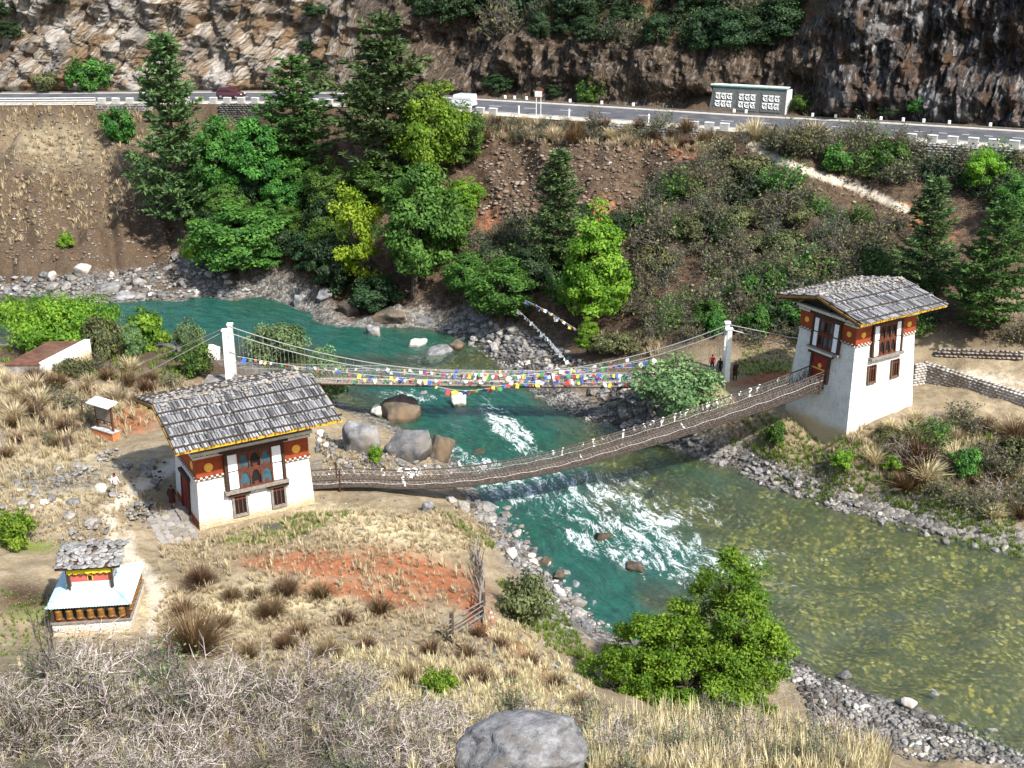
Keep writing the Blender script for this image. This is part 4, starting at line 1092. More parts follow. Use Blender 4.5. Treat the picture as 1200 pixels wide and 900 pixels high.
for k in FCOL:
    FLAGS[k] = []
    for j in range(2):
        Vv, Ff = [], []
        for iy in range(4):
            for ix in range(4): Vv.append(((ix/3-0.5)*0.34, 0.05*math.sin(ix*1.9+j*2+iy*0.8)*(iy/3+0.3), -iy/3*0.36))
        for iy in range(3):
            for ix in range(3): Ff.append((iy*4+ix, iy*4+ix+1, iy*4+ix+5, iy*4+ix+4))
        FLAGS[k].append(mesh_np('flag', Vv, Ff, FMAT[k], True))
CORD = simple('pale_cord', (0.55, 0.53, 0.48), 0.9, 0.1, 5, 0)
def flag_string(pts, n, label, seq=('blue', 'white', 'red', 'green', 'yellow'), size=1.0, s0=0.0, s1=1.0, group='strings of prayer flags'):
    pts = catmull(np.array(pts, float), 8)
    o = empty('prayer_flag_string', tuple(pts[0]), 0, label, 'prayer flags', group)
    rel = pts-pts[0]
    MB().tube([tuple(p) for p in rel], 0.016, 4).build('cord', CORD, o)
    arc = np.concatenate([[0], np.cumsum(np.linalg.norm(np.diff(rel, axis=0), axis=1))])
    for k in range(n):
        t = arc[-1]*(s0+(s1-s0)*(k+0.5)/n)
        p = [np.interp(t, arc, rel[:, j]) for j in range(3)]; p2 = [np.interp(min(t+0.2, arc[-1]), arc, rel[:, j]) for j in range(3)]
        f = link('flag', FLAGS[seq[k % len(seq)]][random.randrange(2)], o)
        f.location = p; f.rotation_euler = (random.uniform(-.8, .8), random.uniform(-.5, .5), math.atan2(p2[1]-p[1], p2[0]-p[0]+1e-6)+random.uniform(-.6, .6))
        k_ = size*random.uniform(0.55, 1.1); f.scale = (k_, k_, k_*random.uniform(0.7, 1.2)); f.location = (p[0], p[1], p[2]+random.uniform(-0.10, 0.10))
    return o
def fw(s, off, dz):
    p = fp(s, off, dz); return (p[0]+FA[0], p[1]+FA[1], p[2])
mix1 = ('red', 'blue', 'white', 'yellow', 'green', 'white'); mix2 = ('white', 'blue', 'green', 'red', 'white', 'yellow')
flag_string([fw(0.40+0.10*k, -0.7, cz(0.40+0.10*k)+0.30) for k in range(4)], 52, 'dense bright flag string over the middle of the footbridge, red and white', mix1, 1.1)
flag_string([fw(0.22+0.12*k, -0.68, 0.42+0.05*math.sin(k)) for k in range(7)], 70, 'long flag string sagging along the near hand cable of the footbridge', ('blue', 'white', 'red', 'green', 'white', 'yellow'), 0.95)
flag_string([fw(0.02+0.09*k, -0.66, cz(0.02+0.09*k)*0.52+0.1) for k in range(5)], 34, 'flag string falling from the left white post of the footbridge', mix2, 0.9)
flag_string([fw(0.60+0.09*k, 0.66, cz(0.60+0.09*k)*0.62+0.2) for k in range(4)], 44, 'flag string rising towards the right post on the far cable', ('green', 'blue', 'white', 'red', 'blue'), 1.0)
flag_string([fw(0.58+0.09*k, -0.66, cz(0.58+0.09*k)*0.40+0.15) for k in range(4)], 42, 'blue and red flag string on the near side of the right bridge half', ('blue', 'red', 'white', 'blue', 'green'), 1.0)
flag_string([fw(0.62+0.07*k, 0.7, cz(0.62+0.07*k)*0.9+0.1) for k in range(4)], 20, 'green and teal flag string high on the right half of the footbridge', ('green', 'green', 'white'), 1.0)
flag_string([fw(0.12+0.10*k, 0.68, 0.85) for k in range(6)], 46, 'pale flag string along the far hand cable left of the middle', ('white', 'blue', 'white', 'yellow', 'white', 'green'), 0.85)
flag_string([fw(0.42+0.035*k, -0.75, -0.02-0.35*math.sin(k*0.9)) for k in range(7)], 26, 'yellow and green flag string draped below the deck of the footbridge', ('yellow', 'green', 'blue', 'red', 'yellow'), 1.1)
flag_string([fw(0.30+0.08*k, 0.7, 0.55+0.1*math.sin(k*2)) for k in range(8)], 76, 'tangled flag string along the far side of the footbridge deck', ('red', 'white', 'blue', 'white', 'green', 'blue'), 1.0)
flag_string([fw(0.44+0.06*k, -0.72, 1.0+0.12*math.sin(k*1.6)) for k in range(7)], 60, 'upper flag string at hand height over the footbridge middle', ('white', 'red', 'yellow', 'blue', 'white', 'green'), 1.0)
flag_string([at_d(606,362,109), at_d(640,395,104), fw(0.665, 0.7, 2.6), fw(0.69, 0.7, 1.4)], 44, 'steep string of white flags falling from the tree to the footbridge', ('white',), 0.95)
flag_string([at_d(616,352,110), at_d(640,364,108), at_d(674,385,105)], 26, 'pastel flag string stretched between the trees above the gravel bar', ('white', 'blue', 'white', 'yellow', 'red'), 1.0)
# ------------------------------------------------------------------ boulders and stones
RP = {}
for nm, mt in (('boulder', BOULDER), ('pale', PALEROCK), ('brown', BROWNROCK), ('stone', STONE)):
    RP[nm] = []
    for k in range(6):
        V, Fq = rock_np(4 if nm != 'stone' else 3, 100+k*7+len(nm), 0.78, 0.34, 14, True)
        RP[nm].append(mesh_np('boulder', V, Fq, mt, False))
def place_rock(px, py, wpx, hpx, kind, label, group=None, name='boulder', sink=0.25, k=None, rot=None):
    """px, py: where the rock meets ground or water at its front"""
    p = hits([(px, py)])[0]
    zc = p[1]*CPS-(p[2]-CH)*SP; s = zc/CF
    o = link(name, RP[kind][random.randrange(6) if k is None else k])
    w_, h_ = wpx*s/2.0, hpx*s/1.25
    o.scale = (w_, w_*random.uniform(0.75, 0.95), max(h_, 0.1))
    z0 = max(p[2], -0.15)
    o.location = (p[0], p[1]+w_*0.5, z0+h_*(0.72-sink*1.6)*0.55)
    o.rotation_euler = (random.uniform(-.12, .12), random.uniform(-.12, .12), random.uniform(0, 6.28) if rot is None else rot)
    return tag(o, label, 'boulder' if name == 'boulder' else 'rock', group)
place_rock(421, 534, 78, 66, 'boulder', 'dark grey boulder left of the big pale one, near the house roof', k=1, rot=0.2)
place_rock(482, 542, 84, 74, 'boulder', 'big pale grey boulder in the middle of the bank cluster', k=3, rot=0.5)
place_rock(515, 540, 46, 52, 'brown', 'brown boulder tucked behind the big pale grey one at the water', k=2, rot=0)
place_rock(468, 497, 56, 46, 'brown', 'dark brown boulder standing in the water behind the bank cluster', k=4, rot=0)
V_, F_ = ICO[4]; V_ = V_*np.array([1.0, 0.9, 0.8])
for n_, d_ in (((0.5, -0.5, 0.6), 0.72), ((-0.8, -0.3, 0.4), 0.75), ((0.1, 0.2, 1.0), 0.70)):
    n_ = np.array(n_)/np.linalg.norm(n_); s_ = V_@n_-d_; V_ = V_-np.where(s_ > 0, s_*0.7, 0)[:, None]*n_
V_ = V_*(1+0.12*fbm(V_[:,0]*1.6, V_[:,1]*1.6, V_[:,2]*1.6, seed=9, oct=3)-0.15*np.abs(fbm(V_[:,0]*2.4, V_[:,1]*2.4, V_[:,2]*2.4, seed=19, oct=4))+0.04*fbm(V_[:,0]*14, V_[:,1]*14, V_[:,2]*14, seed=29, oct=2))[:, None]
BIGB = rock_mat('lichened_boulder', (0.045, 0.045, 0.05), (0.27, 0.27, 0.275), (0.14, 0.125, 0.11), 4.5)
RP['big'] = [mesh_np('boulder', V_, F_, BIGB, False)]
place_rock(612, 918, 172, 62, 'big', 'huge grey boulder in the foreground grass at the bottom edge', k=0, rot=0.3, sink=0.1)
for a in [(744,694,32,20,'brown','small brown boulder in the rapids, nearest the green tree'),(705,657,32,20,'brown','brown pointed boulder in the rapids beside the near bank'),(437,405,30,24,'boulder','grey boulder alone in the upstream water above the footbridge'),
  (538,492,32,28,'pale','white pyramid rock under the footbridge'),(496,478,16,10,'boulder','dark flat rock in the stream under the footbridge'),(445,489,32,18,'pale','pale rock in white water behind the dark brown boulder'),(490,421,36,12,'pale','long pale rock just upstream of the footbridge, left one'),
  (535,420,30,20,'brown','rust coloured rock at the tip of the gravel bar'),(515,430,46,16,'boulder','dark mossy rock behind the flags of the footbridge'),(580,465,14,9,'pale','small cream rock in the water by the gravel bar'),(630,470,14,10,'pale','small white rock below the flags at the gravel bar'),
  (774,590,26,7,'brown','low yellow brown rock awash in the rapids'),(560,540,30,9,'brown','brown rock awash just behind the chain bridge'),(990,798,30,13,'boulder','rounded dark rock in the shallows off the near beach'),(1066,832,26,18,'pale','largest pale rock on the near pebble beach'),
  (1095,822,16,18,'boulder','dark upright rock beside the pale one on the pebble beach'),(572,600,34,18,'boulder','dark slate coloured slab at the water under the chain bridge'),(600,655,26,15,'pale','white rock among the bank stones by the fence'),(655,700,22,17,'pale','white rock on the bank nearest the small rapids boulder'),
  (640,665,24,16,'brown','brown rock at the water edge, upper one of the bank row'),(655,680,26,14,'brown','brown rock at the water edge, lower one of the bank row'),(250,422,26,24,'pale','white rock standing behind the left footbridge post'),(380,352,34,20,'boulder','grey outcrop at the far waterline under the dark trees'),
  (350,360,30,26,'boulder','grey cracked outcrop at the far end of the pool'),(410,372,40,30,'brown','rust brown outcrop rising from the upstream water'),(455,378,50,22,'brown','dark brown ledge beside the upstream water'),(500,383,44,16,'boulder','flat grey ledge beside the upstream water'),
  (95,325,34,18,'pale','sandy coloured block on the far scree shore'),(125,345,44,18,'boulder','dark slab at the far shore edge left of the pool'),(145,352,40,14,'boulder','long dark slab at the pool corner'),(60,330,22,14,'pale','tan block high on the far scree shore'),(130,325,12,8,'pale','white stone on the far scree shore'),
  (500,600,26,20,'boulder','grey rock half under the chain bridge on the near bank'),(528,590,24,16,'boulder','grey rock at the bank just below the chain bridge'),(545,600,30,22,'stone','pale grey rock pile top under the chain bridge'),(455,610,1,1,'stone','')]:
    if a[5]: place_rock(*a)
# bank rocks one can still tell apart
def sample_poly(poly, n, seed, mind=0):
    r = random.Random(seed); xs = [p[0] for p in poly]; ys = [p[1] for p in poly]; out = []; tries = 0
    while len(out) < n and tries < n*60:
        tries += 1
        x, y = r.uniform(min(xs), max(xs)), r.uniform(min(ys), max(ys)); ins = False; j = len(poly)-1
        for i in range(len(poly)):
            if (poly[i][1] > y) != (poly[j][1] > y) and x < (poly[j][0]-poly[i][0])*(y-poly[i][1])/(poly[j][1]-poly[i][1])+poly[i][0]: ins = not ins
            j = i
        if not ins: continue
        if mind and any((x-a)**2+((y-b)*1.6)**2 < mind*mind for a, b in out): continue
        out.append((x, y))
    return out
def place_words(poly, x, y):
    xs = [p[0] for p in poly]; ys = [p[1] for p in poly]
    a = (x-min(xs))/(max(xs)-min(xs)); b = (y-min(ys))/(max(ys)-min(ys))
    h_ = ['far left', 'left', 'middle', 'right', 'far right'][min(4, int(a*5))]
    return ('upper ' if b < 0.38 else 'lower ' if b > 0.66 else 'central ')+h_
def where_words(lab):
    w_ = lab.split()
    for i, t in enumerate(w_):
        if t in ('rock', 'block', 'stone', 'shrub', 'tussock', 'bush'): return ' '.join(w_[i:])
    return lab
BANKS = [('rocks on the near bank below the chain bridge', [(545,580),(600,600),(640,650),(690,705),(720,738),(690,745),(640,710),(600,660),(560,610)], 58, (10, 24), 'grey rock on the near bank below the chain bridge'),
 ('rocks on the far shore of the pool', [(0,320),(120,325),(220,300),(310,345),(210,350),(120,355),(0,347)], 46, (8, 20), 'grey block on the shore below the dry slope'),
 ('rocks along the upstream far bank', [(520,385),(560,375),(640,400),(700,430),(690,445),(620,430),(545,405)], 45, (9, 20), 'grey rock on the upstream bank beyond the footbridge'),
 ('dark rocks under the footbridge', [(690,455),(760,452),(800,490),(830,530),(790,520),(720,500)], 45, (10, 24), 'dark rock between the footbridge and the round bush'),
 ('rocks under the tower', [(800,515),(900,545),(1000,590),(1120,628),(1190,645),(1190,655),(1100,637),(990,603),(880,565)], 42, (7, 16), 'dark rock along the waterline under the tower'),
 ('rocks by the boulders', [(370,505),(420,520),(540,540),(530,560),(400,548),(370,530)], 26, (7, 16), 'stone lying among the big bank boulders'),
 ('stones of the meadow', [(0,560),(80,540),(200,540),(190,575),(110,620),(0,600)], 34, (8, 22), 'grey stone lying in the meadow left of the path'),
 ('beach stones', [(930,790),(1000,815),(1100,840),(1200,880),(1200,900),(1060,890),(950,850)], 46, (9, 17), 'rounded stone on the near pebble beach')]
for g, poly, n, (a, b), lab in BANKS:
    pts = sample_poly(poly, n, len(g), 9); H_ = hits(pts); r = random.Random(n)
    for (x, y), p in zip(pts, H_):
        zc = p[1]*CPS-(p[2]-CH)*SP; s = zc/CF
        w_ = r.uniform(a, b)*s/2.0
        kind = 'stone' if r.random() < 0.5 else ('boulder' if r.random() < 0.78 else 'pale')
        if 'dark' in lab and kind == 'pale': kind = 'boulder'
        o = link('bank_rock', RP[kind][r.randrange(6)]); o.scale = (w_, w_*r.uniform(.7, 1), w_*r.uniform(.6, 1)); o.location = (p[0], p[1], max(p[2], -0.1)+w_*0.15); o.rotation_euler = (r.uniform(-.3, .3), r.uniform(-.3, .3), r.uniform(0, 6.3))
        k_ = {'stone': 'dull grey', 'boulder': 'dark grey', 'pale': 'pale'}[kind]; sz_ = 'large' if w_/s*2 > a+(b-a)*.66 else ('small' if w_/s*2 < a+(b-a)*.33 else 'middling')
        tag(o, f"{sz_} {k_} {lab.split(' ', 2)[2] if lab.startswith(('grey', 'dark', 'rounded')) and lab.split()[1] in ('rock', 'block', 'stone') and False else where_words(lab)}, {place_words(poly, x, y)}", 'rock', g)
# countless smaller stones
SMALL = [rock_np(1, 500+k, 0.62, 0.3, 5) for k in range(8)]
def stone_field(name, polys, seed, mat, label):
    r = np.random.default_rng(seed); L_ = []
    for poly, n, (a, b) in polys:
        pts = sample_poly(poly, n, seed+n); Hh = hits(pts)
        for p in Hh:
            zc = p[1]*CPS-(p[2]-CH)*SP; w_ = (a+(b-a)*r.random()**2)*zc/CF/2
            V, Fq = SMALL[r.integers(8)]; L_.append((rotz(V, r.uniform(0, 6.3))*w_*np.array([1, 1, r.uniform(.6, 1.1)])+np.array([p[0], p[1], max(p[2], -0.12)+w_*0.25]), Fq))
    V, Fq = join_np(L_)
    o = link(name, mesh_np(name, V, Fq, mat)); return tag(o, label, 'stones', kind='stuff')
q = NM('mixed_stones'); c = q.pos(); v = q.voro(c, 1.1, out=1); n = q.noise(c, 7, 4)
col = q.ramp(q.math('ADD', q.math('MULTIPLY', q.sep(v)[0], 0.8), q.math('MULTIPLY', n, 0.2)), [(0.05, (0.035, 0.033, 0.031)), (0.40, (0.11, 0.105, 0.10)), (0.70, (0.22, 0.21, 0.20)), (0.93, (0.42, 0.40, 0.37)), (1.0, (0.26, 0.17, 0.11))])
MIXED = q.out(q.bsdf(col, 0.85, q.bump(n, 0.5, 0.03), 0.25))
stone_field('bank_stones', [(b[1], int(b[2]*(5 if 'tower' in b[0] else 12)), (3, 9)) for b in BANKS[:6]], 3, MIXED, 'countless small stones along both river banks')
stone_field('beach_pebbles', [(BANKS[7][1], 900, (4, 10)), ([(905,755),(960,790),(1010,815),(930,800)], 160, (4, 9))], 8, MIXED, 'countless rounded pebbles on the near beach')
stone_field('gravel_bar', [([(600,440),(650,452),(715,490),(690,500),(640,475)], 700, (2, 5)), ([(545,405),(600,420),(700,440),(640,445),(580,425)], 400, (2, 6)), ([(820,520),(1000,540),(1000,590),(900,560)], 160, (2, 6))], 9, MIXED, 'grey gravel of the bars beside the river')
BROWNMIX = rock_mat('earthy_rubble', (0.04, 0.03, 0.022), (0.17, 0.12, 0.085), (0.24, 0.2, 0.16), 0.7)
stone_field('bluff_rubble', [([(560,160),(840,165),(800,200),(750,250),(740,330),(640,330),(560,300)], 1100, (2, 9)), ([(0,140),(190,150),(210,300),(0,310)], 500, (2, 7)), ([(850,170),(1060,250),(1000,340),(760,360),(745,260)], 500, (2, 7))], 21, BROWNMIX, 'earthy rubble covering the brown bluff and spur')
stone_field('slope_stones', [([(0,130),(180,135),(200,300),(0,320)], 420, (1.5, 5)), ([(560,150),(800,150),(760,300),(560,320)], 420, (2, 5)), ([(0,560),(200,540),(180,620),(0,640)], 350, (2, 6)), ([(560,700),(700,790),(640,830),(540,760)], 320, (2, 8)), ([(760,180),(1060,260),(1000,340),(760,360)], 250, (2, 4)), ([(350,560),(550,600),(500,690),(300,690)], 120, (1.5, 4))], 10, MIXED, 'loose stones strewn over the slopes')
# ------------------------------------------------------------------ plants: materials
def leaf_mat(name, dark, light, hueshift=0.03, transl=0.35, rough=0.6):
    q = NM(name); t = q.attr('tone'); rd = q.rand()
    col = q.mix(q.ramp(t, [(0.1, 0.0), (0.9, 1.0)]), dark, light)
    col = q.hsv(col, q.math('ADD', 0.5-hueshift/2, q.math('MULTIPLY', rd, hueshift)), 1.0, q.math('ADD', 0.8, q.math('MULTIPLY', rd, 0.4)))
    b = q.bsdf(col, rough, None, 0.25)
    tr = q.n('ShaderNodeBsdfTranslucent'); q.put(tr.inputs[0], q.hsv(col, 0.49, 1.1, 1.2))
    m = q.n('ShaderNodeMixShader'); m.inputs[0].default_value = transl
    q.t.links.new(b, m.inputs[1]); q.t.links.new(tr.outputs[0], m.inputs[2])
    return q.out(m.outputs[0])
L_PINE = leaf_mat('blue_pine_needles', (0.028, 0.066, 0.022), (0.13, 0.205, 0.070), 0.03, 0.2)
L_PINE2 = leaf_mat('light_pine_needles', (0.030, 0.085, 0.022), (0.10, 0.21, 0.05), 0.03, 0.25)
L_BROAD = leaf_mat('mid_green_leaves', (0.028, 0.080, 0.014), (0.125, 0.26, 0.045), 0.05)
L_DARK = leaf_mat('dark_evergreen_leaves', (0.010, 0.026, 0.010), (0.045, 0.085, 0.030), 0.04, 0.2)
L_BRIGHT = leaf_mat('bright_spring_leaves', (0.065, 0.165, 0.014), (0.26, 0.43, 0.045), 0.03, 0.45)
L_YELLOW = leaf_mat('yellow_green_leaves', (0.11, 0.18, 0.012), (0.32, 0.38, 0.03), 0.03, 0.45)
L_SAGE = leaf_mat('sage_leaves', (0.055, 0.11, 0.040), (0.21, 0.31, 0.125), 0.03, 0.3)
L_OLIVE = leaf_mat('olive_scrub_leaves', (0.045, 0.055, 0.022), (0.18, 0.19, 0.075), 0.06, 0.2)
L_BROWN = leaf_mat('dead_brown_fronds', (0.055, 0.032, 0.018), (0.20, 0.125, 0.065), 0.03, 0.15)
L_STRAW = leaf_mat('dry_straw', (0.29, 0.235, 0.13), (0.66, 0.57, 0.37), 0.03, 0.25)
L_GRASS = leaf_mat('fresh_grass', (0.08, 0.15, 0.02), (0.24, 0.34, 0.06), 0.03, 0.35)
BARK = simple('rough_bark', (0.075, 0.055, 0.042), 0.95, 0.4, 5, 0.6, 0.02)
TWIG = leaf_mat('bare_grey_twigs', (0.075, 0.056, 0.050), (0.58, 0.50, 0.46), 0.02, 0.0, 0.9)
TWIGD = leaf_mat('bare_dark_twigs', (0.045, 0.036, 0.032), (0.19, 0.165, 0.15), 0.02, 0.0, 0.9)

def unit(v): return v/(np.linalg.norm(v, axis=-1, keepdims=True)+1e-9)
def leaf_quads(Pc, Nn, size, rs, aspect=0.55):
    """pointed leaf-shaped quads centred at Pc, facing Nn"""
    n = len(Pc); a = unit(np.cross(Nn, rs.normal(size=(n, 3)))); b = np.cross(Nn, a)
    s = size*rs.uniform(0.6, 1.35, (n, 1)) if np.isscalar(size) else size[:, None]*rs.uniform(0.6, 1.35, (n, 1))
    cup = Nn*s*0.18
    V = np.stack([Pc-a*s, Pc+b*s*aspect-cup, Pc+a*s, Pc-b*s*aspect-cup], 1).reshape(-1, 3)
    Fq = np.arange(4*n).reshape(n, 4)
    return V, Fq
def prisms(P0, P1, r0, r1):
    n = len(P0); d = unit(P1-P0); up = np.where(np.abs(d[:, 2:3]) > 0.9, np.array([[1., 0, 0]]), np.array([[0, 0, 1.]]))
    a = unit(np.cross(d, up)); b = np.cross(d, a)
    V = []
    for P_, r_ in ((P0, r0), (P1, r1)):
        for k in range(3):
            t = 2*math.pi*k/3; V.append(P_+(a*math.cos(t)+b*math.sin(t))*np.asarray(r_).reshape(-1, 1))
    V = np.stack(V, 1).reshape(-1, 3); base = (np.arange(n)*6)[:, None]
    Fq = np.concatenate([base+np.array([[k, (k+1) % 3, 3+(k+1) % 3, 3+k]]) for k in range(3)], 0)
    return V, Fq
def broad_tree(seed, mat, W=4.5, Hh=8.0, ncl=60, per=75, leaf=0.22, trunk=0.25, base=0.15, cone=0.35, bushy=False, flat=0.75):
    rs = np.random.default_rng(seed)
    # clump centres through the crown volume, weighted to the outside
    k = rs.normal(size=(ncl, 3)); k = unit(k)*rs.uniform(0.25, 1.0, (ncl, 1))**0.55
    zf = (k[:, 2]+1)/2
    rad = 1-cone*zf*1.1; lump = 1+0.28*fbm(k[:,0]*1.6+seed, k[:,1]*1.6, k[:,2]*1.6, seed=seed, oct=2)
    C = np.stack([k[:,0]*W/2*rad*lump, k[:,1]*W/2*rad*lump, Hh*(base+(1-base)*zf*(0.97+0.06*rs.uniform(-1, 1, ncl)))], 1)
    cr = W*rs.uniform(0.075, 0.16, ncl)
    ctone = rs.uniform(0.1, 0.75, ncl)
    idx = np.repeat(np.arange(ncl), per)
    d = unit(rs.normal(size=(len(idx), 3)))*rs.uniform(0.2, 1.0, (len(idx), 1))**0.6
    Pl = C[idx]+d*cr[idx][:, None]*np.array([1.15, 1.15, flat])
    ctr = np.array([0, 0, Hh*(base+0.45*(1-base))])
    Nn = unit(unit(Pl-ctr)*0.5+d*0.5+np.array([0, 0, 0.45])+rs.normal(size=Pl.shape)*0.45)
    V, Fq = leaf_quads(Pl, Nn, leaf, rs)
    tone = np.repeat(np.clip(ctone[idx]+rs.uniform(-0.25, 0.35, len(idx)), 0, 1), 4)
    crown = mesh_np('crown', V, Fq, mat, False, {'tone': tone})
    m = MB(); tz = Hh*(base+0.55*(1-base))
    bend = rs.uniform(-.12, .12, 2)*Hh*0.3
    tp = [(bend[0]*t*t, bend[1]*t*t, -0.4+(tz+0.4)*t) for t in (0, .25, .5, .75, 1)]
    m.tube(tp, [trunk*1.3, trunk, trunk*.8, trunk*.55, trunk*.25], 7)
    for i in rs.choice(ncl, min(ncl, 22), replace=False):
        t = rs.uniform(0.25, 0.9); a = np.array([bend[0]*t*t, bend[1]*t*t, -0.4+(tz+0.4)*t]); mid_ = (a+C[i])/2+np.array([0, 0, -0.06*Hh])*rs.uniform(0, 1)
        m.tube([a, mid_, C[i]], [trunk*.35, trunk*.22, trunk*.08], 5, False)
    me = bpy.data.meshes.new('trunk'); me.from_pydata(m.v, [], m.f); me.materials.append(BARK)
    return dict(parts=[('crown', crown), ('trunk', me)], W=W, H=Hh)
def pine_tree(seed, mat, Hh=20.0, W=8.0, whorls=24, nb=6, bare=0.10, droop=0.15, tuft=0.62, gap=0.25):
    rs = np.random.default_rng(seed); Pt, D, S_ = [], [], []
    m = MB(); m.tube([(0, 0, -0.5), (0.05, 0, Hh*.3), (0, .06, Hh*.65), (0, 0, Hh*.98)], [Hh*.018, Hh*.014, Hh*.008, Hh*.002], 7)
    for w_ in range(whorls):
        f = (w_+rs.uniform(-.3, .3))/whorls; z = Hh*(bare+(1-bare)*f)
        Lb = W/2*((1-f)**0.62*0.92+0.05)*(0.82+0.3*vnoise(np.array([f*5.0]), np.array([seed*1.0]), seed=seed)[0]*1.2+0.18)
        if f < 0.12: Lb *= 0.75
        for b in range(nb):
            if rs.random() < gap: continue
            a = 2*math.pi*(b+rs.uniform(-.4, .4))/nb+w_*1.9; l = Lb*rs.uniform(0.7, 1.15)
            rise = rs.uniform(-droop, 0.18+0.5*f)
            pts = [np.array([math.cos(a)*l*t, math.sin(a)*l*t, z+l*(rise*t-0.12*t*(1-t)+0.16*t*t*t)]) for t in (0, .33, .66, 1)]
            m.tube(pts, [Hh*.004, Hh*.003, Hh*.002, Hh*.0008], 3, False)
            nt_ = max(4, int(l/0.30))
            for t in np.linspace(0.22, 1.0, nt_):
                i = min(2, int(t*3)); p = pts[i]+(pts[i+1]-pts[i])*(t*3-i)
                side = rs.uniform(-1, 1)*l*0.30*(1.2-t)+rs.normal()*0.15
                Pt.append(p+np.array([-math.sin(a), math.cos(a), 0])*side+np.array([0, 0, rs.normal()*0.08])); D.append(np.array([math.cos(a)*0.8, math.sin(a)*0.8, 0.45])); S_.append(tuft*(0.75+0.45*rs.random()))
    for k in range(14): Pt.append(np.array([rs.normal()*.12, rs.normal()*.12, Hh*(0.93+0.07*k/14)])); D.append(np.array([0, 0, 1.])); S_.append(tuft*.8)
    Pt, D, S_ = np.array(Pt), np.array(D), np.array(S_); per = 11
    idx = np.repeat(np.arange(len(Pt)), per); n = len(idx)
    d = unit(D[idx]+rs.normal(size=(n, 3))*np.array([0.75, 0.75, 0.45])); s = S_[idx][:, None]*rs.uniform(0.6, 1.1, (n, 1))
    a = unit(np.cross(d, rs.normal(size=(n, 3))))*s*0.15
    b0 = Pt[idx]-d*s*0.15; tip = Pt[idx]+d*s; tip[:, 2] -= 0.10*s[:, 0]
    V = np.stack([b0, (b0*0.45+tip*0.55)+a, tip, (b0*0.45+tip*0.55)-a], 1).reshape(-1, 3)
    tone = np.repeat(np.clip(rs.uniform(0, 1, len(Pt))[idx]*0.6+rs.uniform(-.1, .5, n), 0, 1), 4)
    crown = mesh_np('crown', V, np.arange(4*n).reshape(n, 4), mat, False, {'tone': tone})
    me = bpy.data.meshes.new('trunk'); me.from_pydata(m.v, [], m.f); me.materials.append(BARK)
    return dict(parts=[('crown', crown), ('trunk', me)], W=W, H=Hh)
def twig_shrub(seed, mat, W=1.0, Hh=0.8, stems=38, sub=9, r=0.012, leaves=0, lmat=None, leaf=0.05, spread=1.0, up=0.5):
    """many thin branching stems from one root; optional small leaves. unit size about a metre"""
    rs = np.random.default_rng(seed); A_, B_, R0, R1 = [], [], [], []
    az = rs.uniform(0, 6.283, stems); el = rs.uniform(0.15, 1.45, stems)
    for i in range(stems):
        dirn = np.array([math.cos(az[i])*math.cos(el[i]), math.sin(az[i])*math.cos(el[i]), math.sin(el[i])*up*1.6])
        L_ = rs.uniform(0.65, 1.1); p = np.array([rs.normal()*.06*W, rs.normal()*.06*W, 0]); d = dirn.copy()
        pts = [p]
        for s in range(4):
            d = unit(d+rs.normal(size=3)*0.28+np.array([0, 0, 0.06])); p = p+d*L_*np.array([W/2, W/2, Hh])*0.27; pts.append(p)
        for s in range(4): A_.append(pts[s]); B_.append(pts[s+1]); R0.append(r*(1-.2*s)); R1.append(r*(.8-.2*s))
        for b in range(sub):
            t = rs.uniform(0.8, 3.98); k = int(t); q_ = pts[k]+(pts[k+1]-pts[k])*(t-k); dd = unit(d*0.6+rs.normal(size=3)*0.8+np.array([0, 0, .25])); e = q_+dd*rs.uniform(.10, .26)*np.array([W, W, Hh])*0.8
            A_.append(q_); B_.append(e); R0.append(r*.5); R1.append(r*.2)
            if rs.random() < 0.7:
                dd2 = unit(dd+rs.normal(size=3)*0.7); A_.append((q_+e)/2); B_.append((q_+e)/2+dd2*.11*W); R0.append(r*.35); R1.append(r*.15)
    A_, B_ = np.array(A_), np.array(B_); V, Fq = prisms(A_, B_, R0, R1)
    V[:, 2] = np.maximum(V[:, 2], -0.02)
    tone = np.repeat(rs.uniform(0, 1, len(A_)), 6)
    stem_me = mesh_np('stems', V, Fq, mat, False, {'tone': tone})
    parts = [('stems', stem_me)]
    if leaves:
        i = rs.integers(0, len(B_), leaves); Pl = B_[i]+rs.normal(size=(leaves, 3))*0.05*W; Pl[:, 2] = np.maximum(Pl[:, 2], 0.03)
        Nn = unit(rs.normal(size=(leaves, 3))+np.array([0, 0, .7]))
        V, Fq = leaf_quads(Pl, Nn, leaf, rs); parts.insert(0, ('foliage', mesh_np('foliage', V, Fq, lmat, False, {'tone': np.repeat(rs.uniform(0, 1, leaves), 4)})))
    return dict(parts=parts, W=W, H=Hh)
